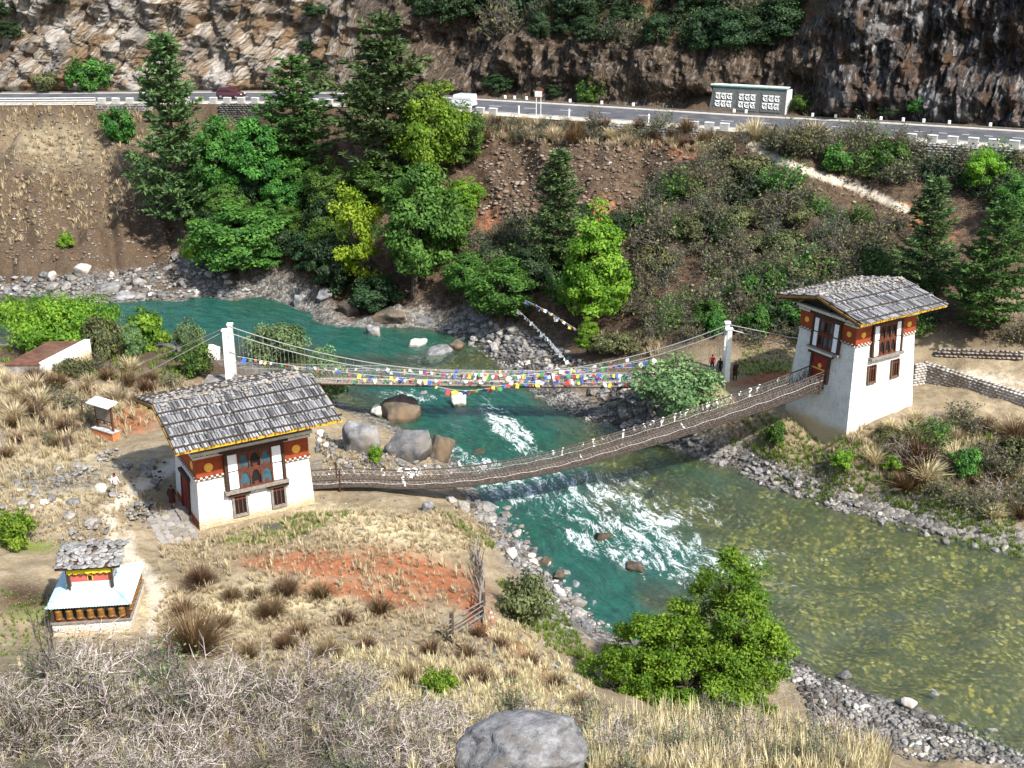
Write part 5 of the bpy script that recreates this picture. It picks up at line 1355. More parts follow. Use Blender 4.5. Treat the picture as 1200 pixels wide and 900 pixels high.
def blade_tuft(seed, mat, n=160, W=1.0, Hh=0.7, bw=0.02, spread=0.9, curve=0.35):
    rs = np.random.default_rng(seed); a = rs.uniform(0, 6.283, n); e = rs.uniform(0.1, 1.0, n)*spread
    root = np.stack([np.cos(a)*rs.uniform(0, .16, n)*W, np.sin(a)*rs.uniform(0, .16, n)*W, np.zeros(n)], 1)
    L_ = rs.uniform(0.5, 1.05, n); d = np.stack([np.cos(a)*np.sin(e), np.sin(a)*np.sin(e), np.cos(e)], 1)
    sc_ = np.array([W*0.55, W*0.55, Hh]); p1 = root+d*L_[:, None]*0.55*sc_; d2 = d+np.stack([np.cos(a)*curve, np.sin(a)*curve, -np.ones(n)*curve*.8], 1); p2 = p1+d2*L_[:, None]*0.5*sc_
    t = np.stack([-np.sin(a), np.cos(a), np.zeros(n)], 1)+rs.normal(size=(n, 3))*.3; t = unit(t)*bw
    V = np.stack([root-t, root+t, p1+t*.8, p1-t*.8, p2], 1).reshape(-1, 3); b = (np.arange(n)*5)[:, None]
    V[:, 2] = np.maximum(V[:, 2], -0.02)
    q4 = b+np.array([[0, 1, 2, 3]]); t3 = b+np.array([[3, 2, 4, 4]])
    Fq = np.concatenate([q4, b+np.array([[3, 2, 4, 3]])], 0) if False else None
    # two quads per blade (upper one split off with its own tip edge)
    V = np.stack([root-t, root+t, p1+t*.8, p1-t*.8, p2+t*.12, p2-t*.12], 1).reshape(-1, 3); b = (np.arange(n)*6)[:, None]
    V[:, 2] = np.maximum(V[:, 2], -0.02)
    Fq = np.concatenate([b+np.array([[0, 1, 2, 3]]), b+np.array([[3, 2, 4, 5]])], 0)
    return V, Fq, np.repeat(rs.uniform(0, 1, n), 6)
def tuft_proto(seed, mat, **kw):
    V, Fq, t = blade_tuft(seed, mat, **kw); return dict(parts=[('fronds', mesh_np('fronds', V, Fq, mat, False, {'tone': t}))], W=kw.get('W', 1.0), H=kw.get('Hh', 0.7))

def put_plant(name, proto, p, w, h, label, cat, group=None, rot=None, lean=0.06):
    P_ = proto['parts']
    sc_ = (w/proto['W'], w/proto['W'], h/proto['H'])
    rot_ = (random.uniform(-lean, lean), random.uniform(-lean, lean), random.uniform(0, 6.28) if rot is None else rot)
    if len(P_) == 1:
        o = link(name, P_[0][1]); tag(o, label, cat, group)
    else:
        o = empty(name, (0, 0, 0), 0, label, cat, group)
        for nm, me in P_: link(nm, me, o)
    o.location = p; o.rotation_euler = rot_; o.scale = sc_
    return o
def depth_of(p): return p[1]*CPS-(p[2]-CH)*SP
def plant_px(name, proto, px, py, wpx, hpx, label, cat, group=None, p=None, **kw):
    if p is None: p = hits([(px, py)])[0]
    s = depth_of(p)/CF
    return put_plant(name, proto, (p[0], p[1], p[2]-0.05), wpx*s, hpx*s/0.95, label, cat, group, **kw)

# ------------------------------------------------------------------ plants: prototypes
PINES = [pine_tree(11, L_PINE, W=9.5, whorls=21, nb=8, tuft=0.75, gap=0.12), pine_tree(12, L_PINE, W=11, whorls=19, nb=8, tuft=0.8, gap=0.12), pine_tree(13, L_PINE2, W=9.5, whorls=18, nb=8, tuft=0.75, gap=0.12)]
PINES_S = [pine_tree(14, L_PINE, Hh=9, W=6, whorls=15, nb=8, tuft=0.55, gap=0.12), pine_tree(15, L_PINE, Hh=9, W=6, whorls=14, nb=8, tuft=0.55, gap=0.12)]
BROADS = [broad_tree(21, L_BROAD, 7, 9, 95, 150, 0.155), broad_tree(22, L_BROAD, 7, 8, 85, 150, 0.155, cone=0.15)]
BRIGHTS = [broad_tree(23, L_BRIGHT, 6, 10, 100, 150, 0.145, cone=0.45), broad_tree(24, L_BRIGHT, 7, 7, 85, 150, 0.145, cone=0.2)]
YELLOWS = [broad_tree(25, L_YELLOW, 7, 11, 40, 90, 0.17, cone=0.3)]
DARKS = [broad_tree(26, L_DARK, 6, 5, 60, 120, 0.15, base=0.05, cone=0.25), broad_tree(27, L_DARK, 6, 6, 60, 120, 0.15, base=0.05, cone=0.35)]
SAGES = [broad_tree(28, L_SAGE, 4, 3.2, 60, 90, 0.10, 0.08, base=0.03, cone=0.25), broad_tree(29, L_SAGE, 4, 3.4, 60, 80, 0.10, 0.08, base=0.03, cone=0.3)]
BUSHES = [broad_tree(30, L_BRIGHT, 4, 2.4, 50, 80, 0.13, 0.08, base=0.02, cone=0.2), broad_tree(31, L_BROAD, 4, 2.6, 50, 80, 0.13, 0.08, base=0.02, cone=0.2), broad_tree(36, L_OLIVE, 4, 2.4, 50, 80, 0.12, 0.08, base=0.02, cone=0.2)]
def lobed_tree(seed, mat, lobes, leaf, per, trunk):
    """several crowns of different size on stems from one root"""
    rs = np.random.default_rng(seed); Cs, Rs_ = [], []
    m = MB()
    for (cx, cy, cz_, rw, rh, n) in lobes:
        k = unit(rs.normal(size=(n, 3)))*rs.uniform(0.2, 1.0, (n, 1))**0.5
        taper = np.where(k[:, 2] > 0, 1-0.55*k[:, 2], 1.0)
        C_ = np.stack([cx+k[:,0]*rw*taper*(1+0.3*rs.normal(size=n)*.5), cy+k[:,1]*rw*taper, cz_+k[:,2]*rh], 1); Cs.append(C_); Rs_.append(rs.uniform(0.30, 0.62, n))
        m.tube([(0, 0, -0.4), (cx*.4, cy*.4, cz_*.4), (cx*.9, cy*.9, cz_*.95), (cx, cy, cz_+rh*.6)], [trunk, trunk*.8, trunk*.5, trunk*.15], 6)
        for c_ in C_[::4]: m.tube([(cx*.9, cy*.9, cz_*.8), ((cx+c_[0])/2, (cy+c_[1])/2, (cz_*.8+c_[2])/2), c_], [trunk*.3, trunk*.2, trunk*.07], 4, False)
    C_ = np.vstack(Cs); cr = np.concatenate(Rs_); C_[:, 2] = np.maximum(C_[:, 2], 0.35)
    idx = np.repeat(np.arange(len(C_)), per); d = unit(rs.normal(size=(len(idx), 3)))*rs.uniform(0.15, 1, (len(idx), 1))**0.6
    Pl = C_[idx]+d*cr[idx][:, None]*np.array([1.1, 1.1, 0.8]); ctr = C_.mean(0)
    Nn = unit(unit(Pl-ctr)*.4+d*.5+np.array([0, 0, .4])+rs.normal(size=Pl.shape)*.5)
    V, Fq = leaf_quads(Pl, Nn, leaf, rs); tone = np.repeat(np.clip(rs.uniform(0.1, .7, len(C_))[idx]+rs.uniform(-.25, .35, len(idx)), 0, 1), 4)
    me = bpy.data.meshes.new('trunk'); me.from_pydata(m.v, [], m.f); me.materials.append(BARK)
    return dict(parts=[('crown', mesh_np('crown', V, Fq, mat, False, {'tone': tone})), ('trunk', me)], W=9.4, H=8.6)
NEARTREE = lobed_tree(33, L_BRIGHT, [(1.9, 0.3, 4.9, 2.2, 3.7, 95), (2.3, 0.2, 2.4, 2.7, 2.2, 80), (-1.6, 0.0, 2.9, 2.2, 2.3, 70), (-3.0, -0.3, 1.9, 1.7, 1.6, 42), (0.2, -0.6, 2.4, 2.2, 2.0, 55), (3.6, -0.2, 3.4, 1.2, 1.6, 24), (-0.4, 0.3, 4.6, 1.1, 1.3, 18)], 0.078, 190, 0.16)
SCRUB = [twig_shrub(41+k, TWIGD, 2.4, 1.5, 34, 9, 0.024, 420, L_OLIVE, 0.085) for k in range(3)]
SCRUBG = [twig_shrub(51+k, TWIGD, 2.4, 1.5, 30, 9, 0.024, 900, L_DARK if k else L_BROAD, 0.10) for k in range(2)]
BARE = [twig_shrub(61+k, TWIG, 1.6, 1.2, 26+4*k, 8, 0.013, 200+120*k, L_OLIVE, 0.030) for k in range(4)]
BARED = [twig_shrub(71+k, TWIGD, 1.6, 1.2, 30, 9, 0.013, 420, L_OLIVE if k else L_SAGE, 0.032) for k in range(2)]
WIDEBUSH = broad_tree(38, L_BRIGHT, 8, 3.4, 130, 110, 0.12, 0.08, base=0.02, cone=0.2)
TUFTS = [tuft_proto(81+k, L_BROWN, n=420, W=1.4, Hh=0.75, bw=0.013, spread=1.25, curve=0.25) for k in range(3)]
GTUFT = [tuft_proto(91, L_GRASS, n=320, W=1.2, Hh=0.7, bw=0.016, spread=1.0)]
STUFT = [tuft_proto(95+k, L_STRAW, n=260, W=1.2, Hh=0.8, bw=0.014, spread=0.95) for k in range(2)]

# ------------------------------------------------------------------ plants: the trees one can tell apart
def T_(*a): return plant_px(*a)
plant_px('pine_tree', PINES[0], 215, 272, 116, 212, 'tall dark pine standing alone at the left end of the grove', 'tree')
plant_px('pine_tree', PINES[1], 455, 238, 150, 202, 'tallest broad pine in the middle of the grove above the yellow tree', 'tree')
plant_px('pine_tree', PINES[2], 347, 205, 104, 128, 'light green pine between the two tall dark pines', 'tree')
plant_px('pine_tree', PINES[0], 655, 318, 90, 134, 'blue green pine behind the bright poplar-like tree', 'tree')
plant_px('pine_tree', PINES[0], 1080, 348, 92, 134, 'young pine left of the other by the tower roof', 'tree')
plant_px('pine_tree', PINES[2], 1148, 394, 100, 152, 'pine right of the tower roof, nearest the courtyard', 'tree')
plant_px('leafy_tree', YELLOWS[0], 424, 352, 78, 145, 'yellow green tree with open crown leaning over the river', 'tree')
plant_px('leafy_tree', BRIGHTS[0], 690, 398, 92, 155, 'bright lime green tree above the footbridge', 'tree')
plant_px('leafy_tree', BROADS[0], 486, 345, 108, 150, 'mid green tree right of the yellow green one', 'tree')
plant_px('leafy_tree', BRIGHTS[1], 502, 215, 96, 112, 'light green tree just right of the tallest pine', 'tree')
plant_px('leafy_tree', BROADS[1], 543, 200, 60, 72, 'grey green tree at the road edge below the parapet blocks', 'tree')
plant_px('leafy_tree', BROADS[1], 285, 322, 118, 78, 'round green tree lowest at the pool edge, left of the grove', 'tree')
plant_px('leafy_tree', BROADS[0], 252, 250, 70, 110, 'green tree directly right of the lone tall pine', 'tree')
plant_px('leafy_tree', BROADS[0], 305, 240, 86, 100, 'green tree under the light green pine', 'tree')
plant_px('leafy_tree', BRIGHTS[1], 232, 312, 36, 40, 'small bright bush-like tree at the scree edge', 'tree')
plant_px('leafy_tree', BROADS[1], 335, 258, 56, 52, 'rounded green tree in the grove above the dark gap', 'tree')
plant_px('leafy_tree', BROADS[0], 588, 382, 86, 78, 'green tree overhanging the upstream gravel bank', 'tree')
plant_px('leafy_tree', BRIGHTS[1], 545, 252, 54, 42, 'small bright green tree on the brown bluff edge', 'tree')
plant_px('leafy_tree', BROADS[1], 530, 300, 60, 62, 'green tree between the bluff and the river grove', 'tree')
plant_px('leafy_tree', BROADS[0], 545, 352, 60, 56, 'darker green tree at the river bend behind the rocks', 'tree')
plant_px('leafy_tree', DARKS[0], 390, 345, 70, 70, 'dark tree overhanging the pool left of the yellow one', 'tree')
plant_px('leafy_tree', DARKS[1], 440, 365, 70, 46, 'dark bush over the rusty outcrop', 'tree')
plant_px('leafy_tree', DARKS[1], 618, 345, 60, 62, 'dark green tree left of the blue green pine', 'tree')
plant_px('leafy_tree', BRIGHTS[0], 688, 416, 34, 44, 'small bright bush at the foot of the lime green tree', 'tree')
plant_px('leafy_tree', BROADS[1], 390, 262, 64, 70, 'green tree in front of the tallest pine, left side', 'tree')
plant_px('leafy_tree', BROADS[0], 445, 245, 80, 60, 'green tree crown at the foot of the tallest pine', 'tree')
plant_px('leafy_tree', BRIGHTS[1], 1150, 228, 46, 52, 'bright green tree below the right retaining wall', 'tree')
plant_px('leafy_tree', BROADS[1], 1190, 270, 50, 60, 'green tree at the right edge below the road', 'tree')
plant_px('leafy_tree', DARKS[0], 720, 285, 40, 40, 'dark shrub-like tree right of the blue green pine', 'tree')
plant_px('leafy_tree', NEARTREE, 792, 842, 250, 218, 'large bright green tree on the near bank in front of the river', 'tree', p=at_z(795, 838, 1.4), rot=0.0)
# larger bushes
plant_px('round_bush', SAGES[0], 798, 490, 110, 72, 'round pale green bush between the two bridges', 'bush')
plant_px('round_bush', SAGES[1], 384, 470, 58, 66, 'pale willow-like bush behind the near house roof', 'bush')
plant_px('round_bush', SAGES[0], 325, 425, 76, 52, 'light green bush by the left post of the footbridge', 'bush')
plant_px('round_bush', WIDEBUSH, 75, 405, 130, 56, 'wide bright green bush at the pool bank, leftmost large one', 'bush')
plant_px('round_bush', BUSHES[0], 168, 412, 66, 48, 'bright green bush at the pool bank beside the grey one', 'bush')
plant_px('round_bush', BUSHES[0], 10, 385, 60, 34, 'bright green bush cut by the left frame edge', 'bush')
plant_px('round_bush', BUSHES[2], 122, 420, 50, 54, 'tall olive bush beside the pale grey one', 'bush')
plant_px('round_bush', SAGES[1], 157, 418, 34, 40, 'pale grey bush in front of the bright bank bush', 'bush')
plant_px('round_bush', BUSHES[1], 228, 438, 52, 36, 'green bush left of the left footbridge post', 'bush')
plant_px('round_bush', SAGES[0], 226, 420, 38, 48, 'feathery grey green bush near the pool bank', 'bush')
plant_px('round_bush', BUSHES[0], 20, 640, 56, 46, 'lone bright green bush at the left edge above the shrine', 'bush')
plant_px('round_bush', BUSHES[2], 90, 440, 44, 22, 'yellowish bush beside the ruined white wall', 'bush')
plant_px('round_bush', BUSHES[1], 1128, 556, 46, 32, 'green bush among brown scrub right of the tower', 'bush')
plant_px('round_bush', BUSHES[2], 725, 412, 60, 26, 'ochre bush on the bank right of the lime tree', 'bush')
plant_px('round_bush', BUSHES[2], 612, 725, 70, 62, 'yellow green bush on the bank beside the fence', 'bush')
plant_px('round_bush', BUSHES[1], 885, 392, 40, 34, 'green bush in front of the dark slope by the right post', 'bush')
plant_px('round_bush', BUSHES[1], 835, 392, 36, 28, 'green bush above the right half of the footbridge', 'bush')
plant_px('round_bush', BUSHES[0], 1046, 552, 28, 20, 'small bright bush at the foot of the tower slope', 'bush')
plant_px('round_bush', BUSHES[1], 908, 520, 30, 26, 'small green bush under the tower end of the chain bridge', 'bush')
plant_px('round_bush', BUSHES[0], 985, 545, 30, 20, 'small green bush below the tower corner', 'bush')
plant_px('round_bush', BUSHES[1], 140, 165, 44, 36, 'green bush under the road wall on the dry slope', 'bush')
plant_px('round_bush', BUSHES[0], 77, 290, 22, 18, 'small vivid bush alone on the dry slope', 'bush')
plant_px('round_bush', BUSHES[0], 515, 815, 54, 36, 'green grassy bush in the foreground scrub', 'bush')
plant_px('round_bush', BUSHES[0], 440, 542, 20, 22, 'small green plant between the big boulders', 'bush')
# ------------------------------------------------------------------ plants: scrub, each shrub its own
TRAIL = np.array([(866,148),(880,168),(905,185),(950,202),(1000,218),(1040,236),(1062,246)], float)
KIND = {}
for nm_, L_ in (('twiggy olive', SCRUB), ('green leaved', SCRUBG), ('bare pale', BARE), ('bare dark', BARED), ('brown tufted', TUFTS), ('straw coloured tufted', STUFT), ('dense dark green', DARKS), ('full green', BROADS), ('leafy', BUSHES)):
    for q_ in L_: KIND[id(q_)] = nm_
for q_, nm_ in zip(BUSHES, ('bright leafy', 'green leafy', 'olive leafy')): KIND[id(q_)] = nm_
def look_label(proto, rel, lab, poly, x, y):
    sz_ = 'large' if rel > .66 else ('small' if rel < .33 else 'medium')
    return f"{sz_} {KIND.get(id(proto), '')} {where_words(lab)}, {place_words(poly, x, y)}"
def scatter(name, protos, poly, n, mind, wr, hr, label, group, seed, cat='shrub'):
    pts = sample_poly(poly, n, seed, mind); Hh = hits(pts); r = random.Random(seed)
    for (x_, y_), p in zip(pts, Hh):
        if 866 < x_ < 1062 and -3 < y_-np.interp(x_, TRAIL[:, 0], TRAIL[:, 1]) < 24: continue
        s = depth_of(p)/CF; w = r.uniform(*wr)*s; pr_ = r.choice(protos)
        put_plant(name, pr_, (p[0], p[1], p[2]-0.04), w, w*r.uniform(*hr), look_label(pr_, (w/s-wr[0])/(wr[1]-wr[0]), label, poly, x_, y_), cat, group, lean=0.15)
scatter('bare_shrub', BARE+BARE+BARED, [(0,800),(60,788),(170,790),(260,806),(340,790),(420,815),(530,838),(550,860),(535,905),(300,920),(0,920)], 74, 26, (45, 115), (0.34, 0.66), 'grey leafless shrub in the foreground thicket', 'foreground thicket', 5)
scatter('bare_shrub', BARED+BARE[:2], [(560,835),(700,850),(900,858),(1000,880),(1000,915),(560,915)], 34, 26, (50, 90), (0.5, 0.8), 'dark twiggy shrub in the bottom edge grass', 'bottom edge shrubs', 6)
scatter('spur_shrub', SCRUB+SCRUBG+BUSHES[2:]+SCRUB[:1]+BARED[:1], [(745,255),(800,185),(855,175),(900,195),(1000,230),(1060,262),(1020,325),(900,345),(800,330),(750,350),(735,300)], 78, 17, (30, 58), (0.5, 0.75), 'grey green shrub on the spur between bluff and tower', 'spur scrub', 7)
scatter('slope_shrub', SCRUB+SCRUBG+BUSHES[1:], [(920,170),(1060,190),(1200,200),(1200,290),(1160,240),(1100,215),(1040,215),(960,195)], 34, 18, (30, 56), (0.55, 0.8), 'dark shrub on the slope below the right road', 'slope scrub', 8)
scatter('slope_shrub', SCRUB+SCRUBG, [(1010,300),(1060,350),(1100,370),(1200,400),(1200,420),(1110,400),(900,385),(760,380),(800,350)], 30, 18, (34, 60), (0.5, 0.75), 'dark shrub on the dark slope behind the tower', 'shaded scrub', 9)  # this slope is dark by its own soil colour
scatter('tower_shrub', SCRUB+TUFTS+STUFT+BUSHES[2:]+SCRUBG[:1]+BARE[:1], [(1010,520),(1070,490),(1200,500),(1200,610),(1120,605),(1030,565)], 40, 18, (28, 60), (0.45, 0.7), 'brown grey shrub on the bank right of the tower', 'tower bank scrub', 10)
scatter('meadow_shrub', TUFTS+SCRUB[:1]+STUFT, [(0,430),(60,450),(120,430),(220,440),(200,460),(100,500),(60,530),(0,540)], 40, 13, (22, 40), (0.6, 0.8), 'dry shrub in the meadow around the notice board', 'meadow scrub', 11)
scatter('bluff_shrub', SCRUB+SCRUBG+DARKS[:1], [(520,255),(640,260),(760,250),(760,360),(700,370),(560,350)], 34, 18, (26, 48), (0.6, 0.9), 'dark shrub on the lower brown bluff', 'bluff scrub', 12)
scatter('grove_shrub', DARKS+BROADS, [(230,200),(330,190),(420,280),(400,340),(320,335),(240,300)], 24, 24, (36, 60), (0.8, 1.1), 'green undergrowth shrub inside the riverside grove', 'grove undergrowth', 13)
scatter('backslope_shrub', SCRUB+SCRUBG+BUSHES[1:2], [(740,360),(900,355),(1000,330),(1010,400),(900,400),(780,405)], 30, 17, (28, 50), (0.5, 0.8), 'dark shrub above the right half of the footbridge', 'footbridge slope scrub', 16)
scatter('edge_shrub', SCRUB+STUFT+TUFTS, [(565,140),(700,146),(840,158),(830,175),(700,168),(570,165)], 30, 14, (16, 34), (0.6, 0.8), 'dry brown shrub along the top of the bluff', 'bluff edge scrub', 14)
scatter('edge_shrub', SCRUB+STUFT+SCRUB, [(880,160),(1050,165),(1060,185),(960,190),(900,178)], 20, 16, (24, 44), (0.6, 0.8), 'brown shrub beside the trail under the road', 'trail scrub', 15)
BT = [(236,684,44),(318,722,44),(272,703,32),(335,697,42),(376,700,38),(217,720,38),(228,762,92),(353,746,36),(446,718,38),(406,730,32),(300,700,26),(262,735,34),(505,765,34),(548,770,34),(335,760,40),(560,745,28),(430,760,30),(290,770,34),(385,770,40),(480,800,40),(560,800,40),(600,830,36)]
FERN = [tuft_proto(85, L_BROWN, n=1500, W=1.4, Hh=0.75, bw=0.0055, spread=1.4, curve=0.2)]
BT += [(585,760,30),(620,780,34),(650,805,36),(600,800,30),(680,830,36)]
for (x, y, w) in BT:
    plant_px('dry_tussock', random.choice(TUFTS) if w < 40 else FERN[0], x, y, w, w*0.62, ('large' if w > 40 else 'small' if w < 34 else 'medium')+' brown dead tussock on the straw slope, '+place_words([(210, 680), (610, 840)], x, y), 'tussock', 'brown tussocks')
SAPL = [twig_shrub(101+k, TWIG if k else TWIGD, 1.2, 2.2, 9, 9, 0.016, 40, L_OLIVE, 0.03, up=1.3) for k in range(2)]
for k, (x, y, w, h, lab) in enumerate([(66, 812, 90, 130, 'tall bare sapling standing left in front of the shrine'), (250, 850, 100, 105, 'tall bare sapling above the thicket below the large brown tussock'), (330, 838, 110, 70, 'spreading pale bare shrub at the top right of the thicket'),
      (120, 850, 130, 80, 'broad bare shrub in the thicket below the shrine'), (400, 890, 120, 80, 'broad bare shrub left of the foreground boulder'), (30, 880, 120, 95, 'tall bare shrub in the bottom left corner'), (210, 900, 130, 85, 'broad bare shrub at the bottom edge, left of centre'), (500, 890, 90, 66, 'bare shrub touching the left side of the foreground boulder'), (720, 885, 100, 52, 'bare shrub right of the foreground boulder')]):
    plant_px('bare_sapling' if 'sapling' in lab else 'bare_shrub', SAPL[k % 2] if 'sapling' in lab else (BARE+BARED)[(k*3) % 6], x, y, w, h, lab, 'shrub')
# bushes on the ledge above the cliff
from mathutils.bvhtree import BVHTree
cbv = BVHTree.FromPolygons([tuple(v) for v in np.stack([CX.ravel(), CY.ravel(), zz.ravel()], 1)], idx_grid(csn, chn).tolist())
def cliff_hit(px, py):
    d = Vector(ray(px, py)).normalized(); h_ = cbv.ray_cast(Vector((0, 0, CH)), d, 400)
    return h_[0]
rr = random.Random(31)
for (x, y) in sample_poly([(480,0),(930,0),(925,52),(860,60),(780,58),(700,50),(640,55),(560,40),(500,25)], 40, 31, 20)+sample_poly([(470,-40),(960,-40),(960,0),(470,0)], 18, 32, 24):
    h_ = cliff_hit(x, y)
    if h_ is None: continue
    w = rr.uniform(24, 70)*depth_of(h_)/CF; pr_ = rr.choice(DARKS+DARKS+SCRUB[:1]+SCRUBG[1:])
    put_plant('ledge_tree', pr_, (h_[0], h_[1], h_[2]-0.2), w, w*rr.uniform(0.7, 1.0), look_label(pr_, (w*CF/depth_of(h_)-24)/46, 'bush in the band above the middle cliff', [(470, -40), (960, 60)], x, y), 'bush', 'bushes above the cliff')
for (x, y, w, k) in [(582,108,42,1),(375,85,30,1),(385,100,34,2),(360,60,26,1),(105,105,60,0),(60,105,40,2),(650,112,26,1),(690,118,40,0),(940,128,30,0),(1040,135,26,1),(0,20,50,1),(12,45,40,1),(1075,130,30,0),(700,100,30,2),(70,5,30,1),(920,45,40,1),(890,55,40,1),(370,20,34,1),(280,118,20,2)]:
    h_ = cliff_hit(x, y)
    if h_ is None: continue
    ww = w*depth_of(h_)/CF
    put_plant('cliff_bush', (BUSHES+DARKS)[{0: 1, 1: 4, 2: 2}[k]], (h_[0], h_[1], h_[2]-0.1), ww, ww*0.6, look_label((BUSHES+DARKS)[{0: 1, 1: 4, 2: 2}[k]], (w-20)/40, 'bush at the roadside cliff', [(0, 0), (1200, 140)], x, y), 'bush', 'cliff foot bushes')

# ------------------------------------------------------------------ grass, in masses nobody could count
def grass_field(name, polys, mat, seed, label):
    r = np.random.default_rng(seed); Vs, Fs, Ts, n0 = [], [], [], 0
    protos = [blade_tuft(seed*13+k, mat, n=14, W=1, Hh=1, bw=0.035, spread=0.9) for k in range(8)]
    for poly, n, hpx, wid in polys:
        pts = sample_poly(poly, n, seed+n); Hh = hits(pts)
        for p in Hh:
            s = depth_of(p)/CF; h = hpx*s*r.uniform(0.6, 1.3); V, Fq, t = protos[r.integers(8)]
            Vs.append(rotz(V, r.uniform(0, 6.3))*np.array([h*wid, h*wid, h])+p); Fs.append(Fq+n0); Ts.append(np.clip(t*.7+r.uniform(0, .4), 0, 1)); n0 += len(V)
    o = link(name, mesh_np(name, np.vstack(Vs), np.vstack(Fs), mat, False, {'tone': np.concatenate(Ts)}))
    return tag(o, label, 'grass', kind='stuff')
grass_field('dry_grass', [([(0,430),(240,450),(230,470),(100,540),(200,600),(110,640),(0,640)], 1500, 8, 0.9), ([(190,640),(360,600),(560,600),(580,640),(480,650),(300,650),(220,680)], 1300, 7, 1.0), ([(190,690),(300,690),(480,715),(540,740),(660,800),(640,840),(400,800),(180,760)], 1900, 8, 1.0), ([(300,650),(480,650),(560,700),(480,715),(300,690)], 330, 7, 1.0),
   ([(0,122),(180,130),(190,250),(0,290)], 560, 8, 1.1), ([(560,140),(840,155),(840,180),(560,165)], 420, 9, 1.0), ([(860,150),(1060,165),(1060,190),(880,175)], 300, 9, 1.0), ([(690,392),(780,400),(770,420),(690,412)], 200, 9, 1.),
   ([(880,400),(1000,405),(930,440),(860,440)], 160, 4, 1.), ([(190,640),(360,600),(560,600),(580,640),(540,700),(640,800),(400,790),(180,750)], 520, 15, 0.8), ([(0,440),(230,460),(100,540),(0,600)], 240, 16, 0.8), ([(380,530),(460,530),(470,555),(380,555)], 200, 7, 1.), ([(960,500),(1200,490),(1200,600),(1050,570)], 900, 10, 1.), ([(860,470),(930,490),(990,530),(1060,545),(1000,575),(900,540),(840,510)], 300, 7, 1.)], L_STRAW, 3, 'pale dry grass over the meadows and slopes')
grass_field('foreground_straw', [([(690,850),(800,845),(900,850),(1040,885),(1040,915),(690,915)], 620, 40, 0.55), ([(480,850),(700,850),(700,915),(480,915)], 160, 34, 0.6), ([(0,790),(300,770),(560,830),(560,915),(0,915)], 130, 30, 0.6), ([(380,760),(640,790),(640,850),(420,830)], 700, 16, .8), ([(560,720),(620,740),(720,830),(740,850),(620,840)], 420, 13, .9)], L_STRAW, 4, 'long straw coloured grass at the near edge of the slope')
grass_field('green_grass', [([(260,635),(360,600),(420,600),(330,640)], 500, 5, 1.), ([(0,400),(220,410),(220,450),(0,440)], 300, 9, 1.), ([(580,680),(640,690),(700,780),(640,760)], 420, 9, 1.), ([(0,690),(70,700),(60,760),(0,770)], 200, 6, 1.), ([(870,405),(940,415),(920,440),(860,440)], 300, 4, 1.), ([(500,590),(560,620),(590,650),(560,640)], 100, 7, 1), ([(1100,630),(1200,640),(1200,660)], 80, 7, 1), ([(960,520),(1100,500),(1200,520),(1200,600),(1060,580)], 420, 9, 1.), ([(860,480),(930,495),(990,540),(900,540)], 200, 7, 1.), ([(830,515),(900,540),(1000,580),(1120,620),(1190,640),(1190,600),(1060,575),(960,530)], 500, 8, 1.), ([(900,560),(1000,575),(960,590)], 60, 7, 1)], L_GRASS, 5, 'short green grass in damp patches')
# ------------------------------------------------------------------ prayer wheel shrine
BLUETIN = None
q = NM('pale_blue_painted_tin'); c = q.coord(); n = q.noise(c, 1.6, 6, 0.7)
col = q.mix(q.ramp(n, [(0.35, 0.0), (0.65, 1.0)]), (0.26, 0.48, 0.57), (0.48, 0.63, 0.68))
col = q.mix(q.ramp(q.noise(c, 3, 5, 0.7), [(0.62, 0.0), (0.75, 0.6)]), col, (0.45, 0.40, 0.33))
BLUETIN = q.out(q.bsdf(col, 0.45, None, 0.4))
FRINGE = simple('yellow_fringe_cloth', (0.72, 0.60, 0.03), 0.8, 0.2, 5, 0.2)
PINKISH = simple('faded_pink_red_paint', (0.46, 0.11, 0.085), 0.85, 0.15, 4, 0.2)
SH = empty('prayer_wheel_shrine', (-20.75, 53.2, 5.22), R(7), 'small shrine with pale blue tin skirt roof, slate top and prayer wheels', 'shrine')
hw = 2.2
m = MB(); m.box((0, 0, 0.36), (2*hw, 2*hw, 1.05), None, 0.985); m.build('plinth', WHITEWASH, SH)
boxo('plinth_coping', (0, 0, 0.93), (2*hw+0.12, 2*hw+0.12, 0.10), GREYWOOD, SH)
boxo('core', (0, 0, 2.4), (2.15, 2.15, 2.9), PYW, SH)
boxo('terracotta_panel', (0, 0, 3.32), (2.19, 2.19, 0.66), PINKISH, SH)
boxo('niche', (0, -1.10, 3.24), (0.32, 0.04, 0.40), GOLD, SH); boxo('niche_hollow', (0, -1.125, 3.23), (0.2, 0.03, 0.3), BLACK, SH)
for sx in (-1, 1):
    for sy in (-1, 1):
        boxo('post', (sx*(hw-0.12), sy*(hw-0.12), 1.45), (0.14, 0.14, 0.96), DARKWOOD, SH)
    boxo('upper_post', (sx*1.2, -1.2, 3.2), (0.16, 0.16, 1.5), DARKWOOD, SH)
for (sx, sy, lx, ly) in ((0, -1, 2*hw-0.1, 0.12), (0, 1, 2*hw-0.1, 0.12), (-1, 0, 0.12, 2*hw-0.4), (1, 0, 0.12, 2*hw-0.4)):
    boxo('eave_beam', (sx*(hw-0.12), sy*(hw-0.12), 1.90), (lx, ly, 0.14), DARKWOOD, SH)
    boxo('lower_rail', (sx*(hw-0.12), sy*(hw-0.12), 1.03), (lx, ly, 0.09), REDWOOD, SH)
WHEELM = simple('gilded_prayer_wheel', (0.23, 0.115, 0.03), 0.5, 0.35, 7, 0.3, metal=0.3)
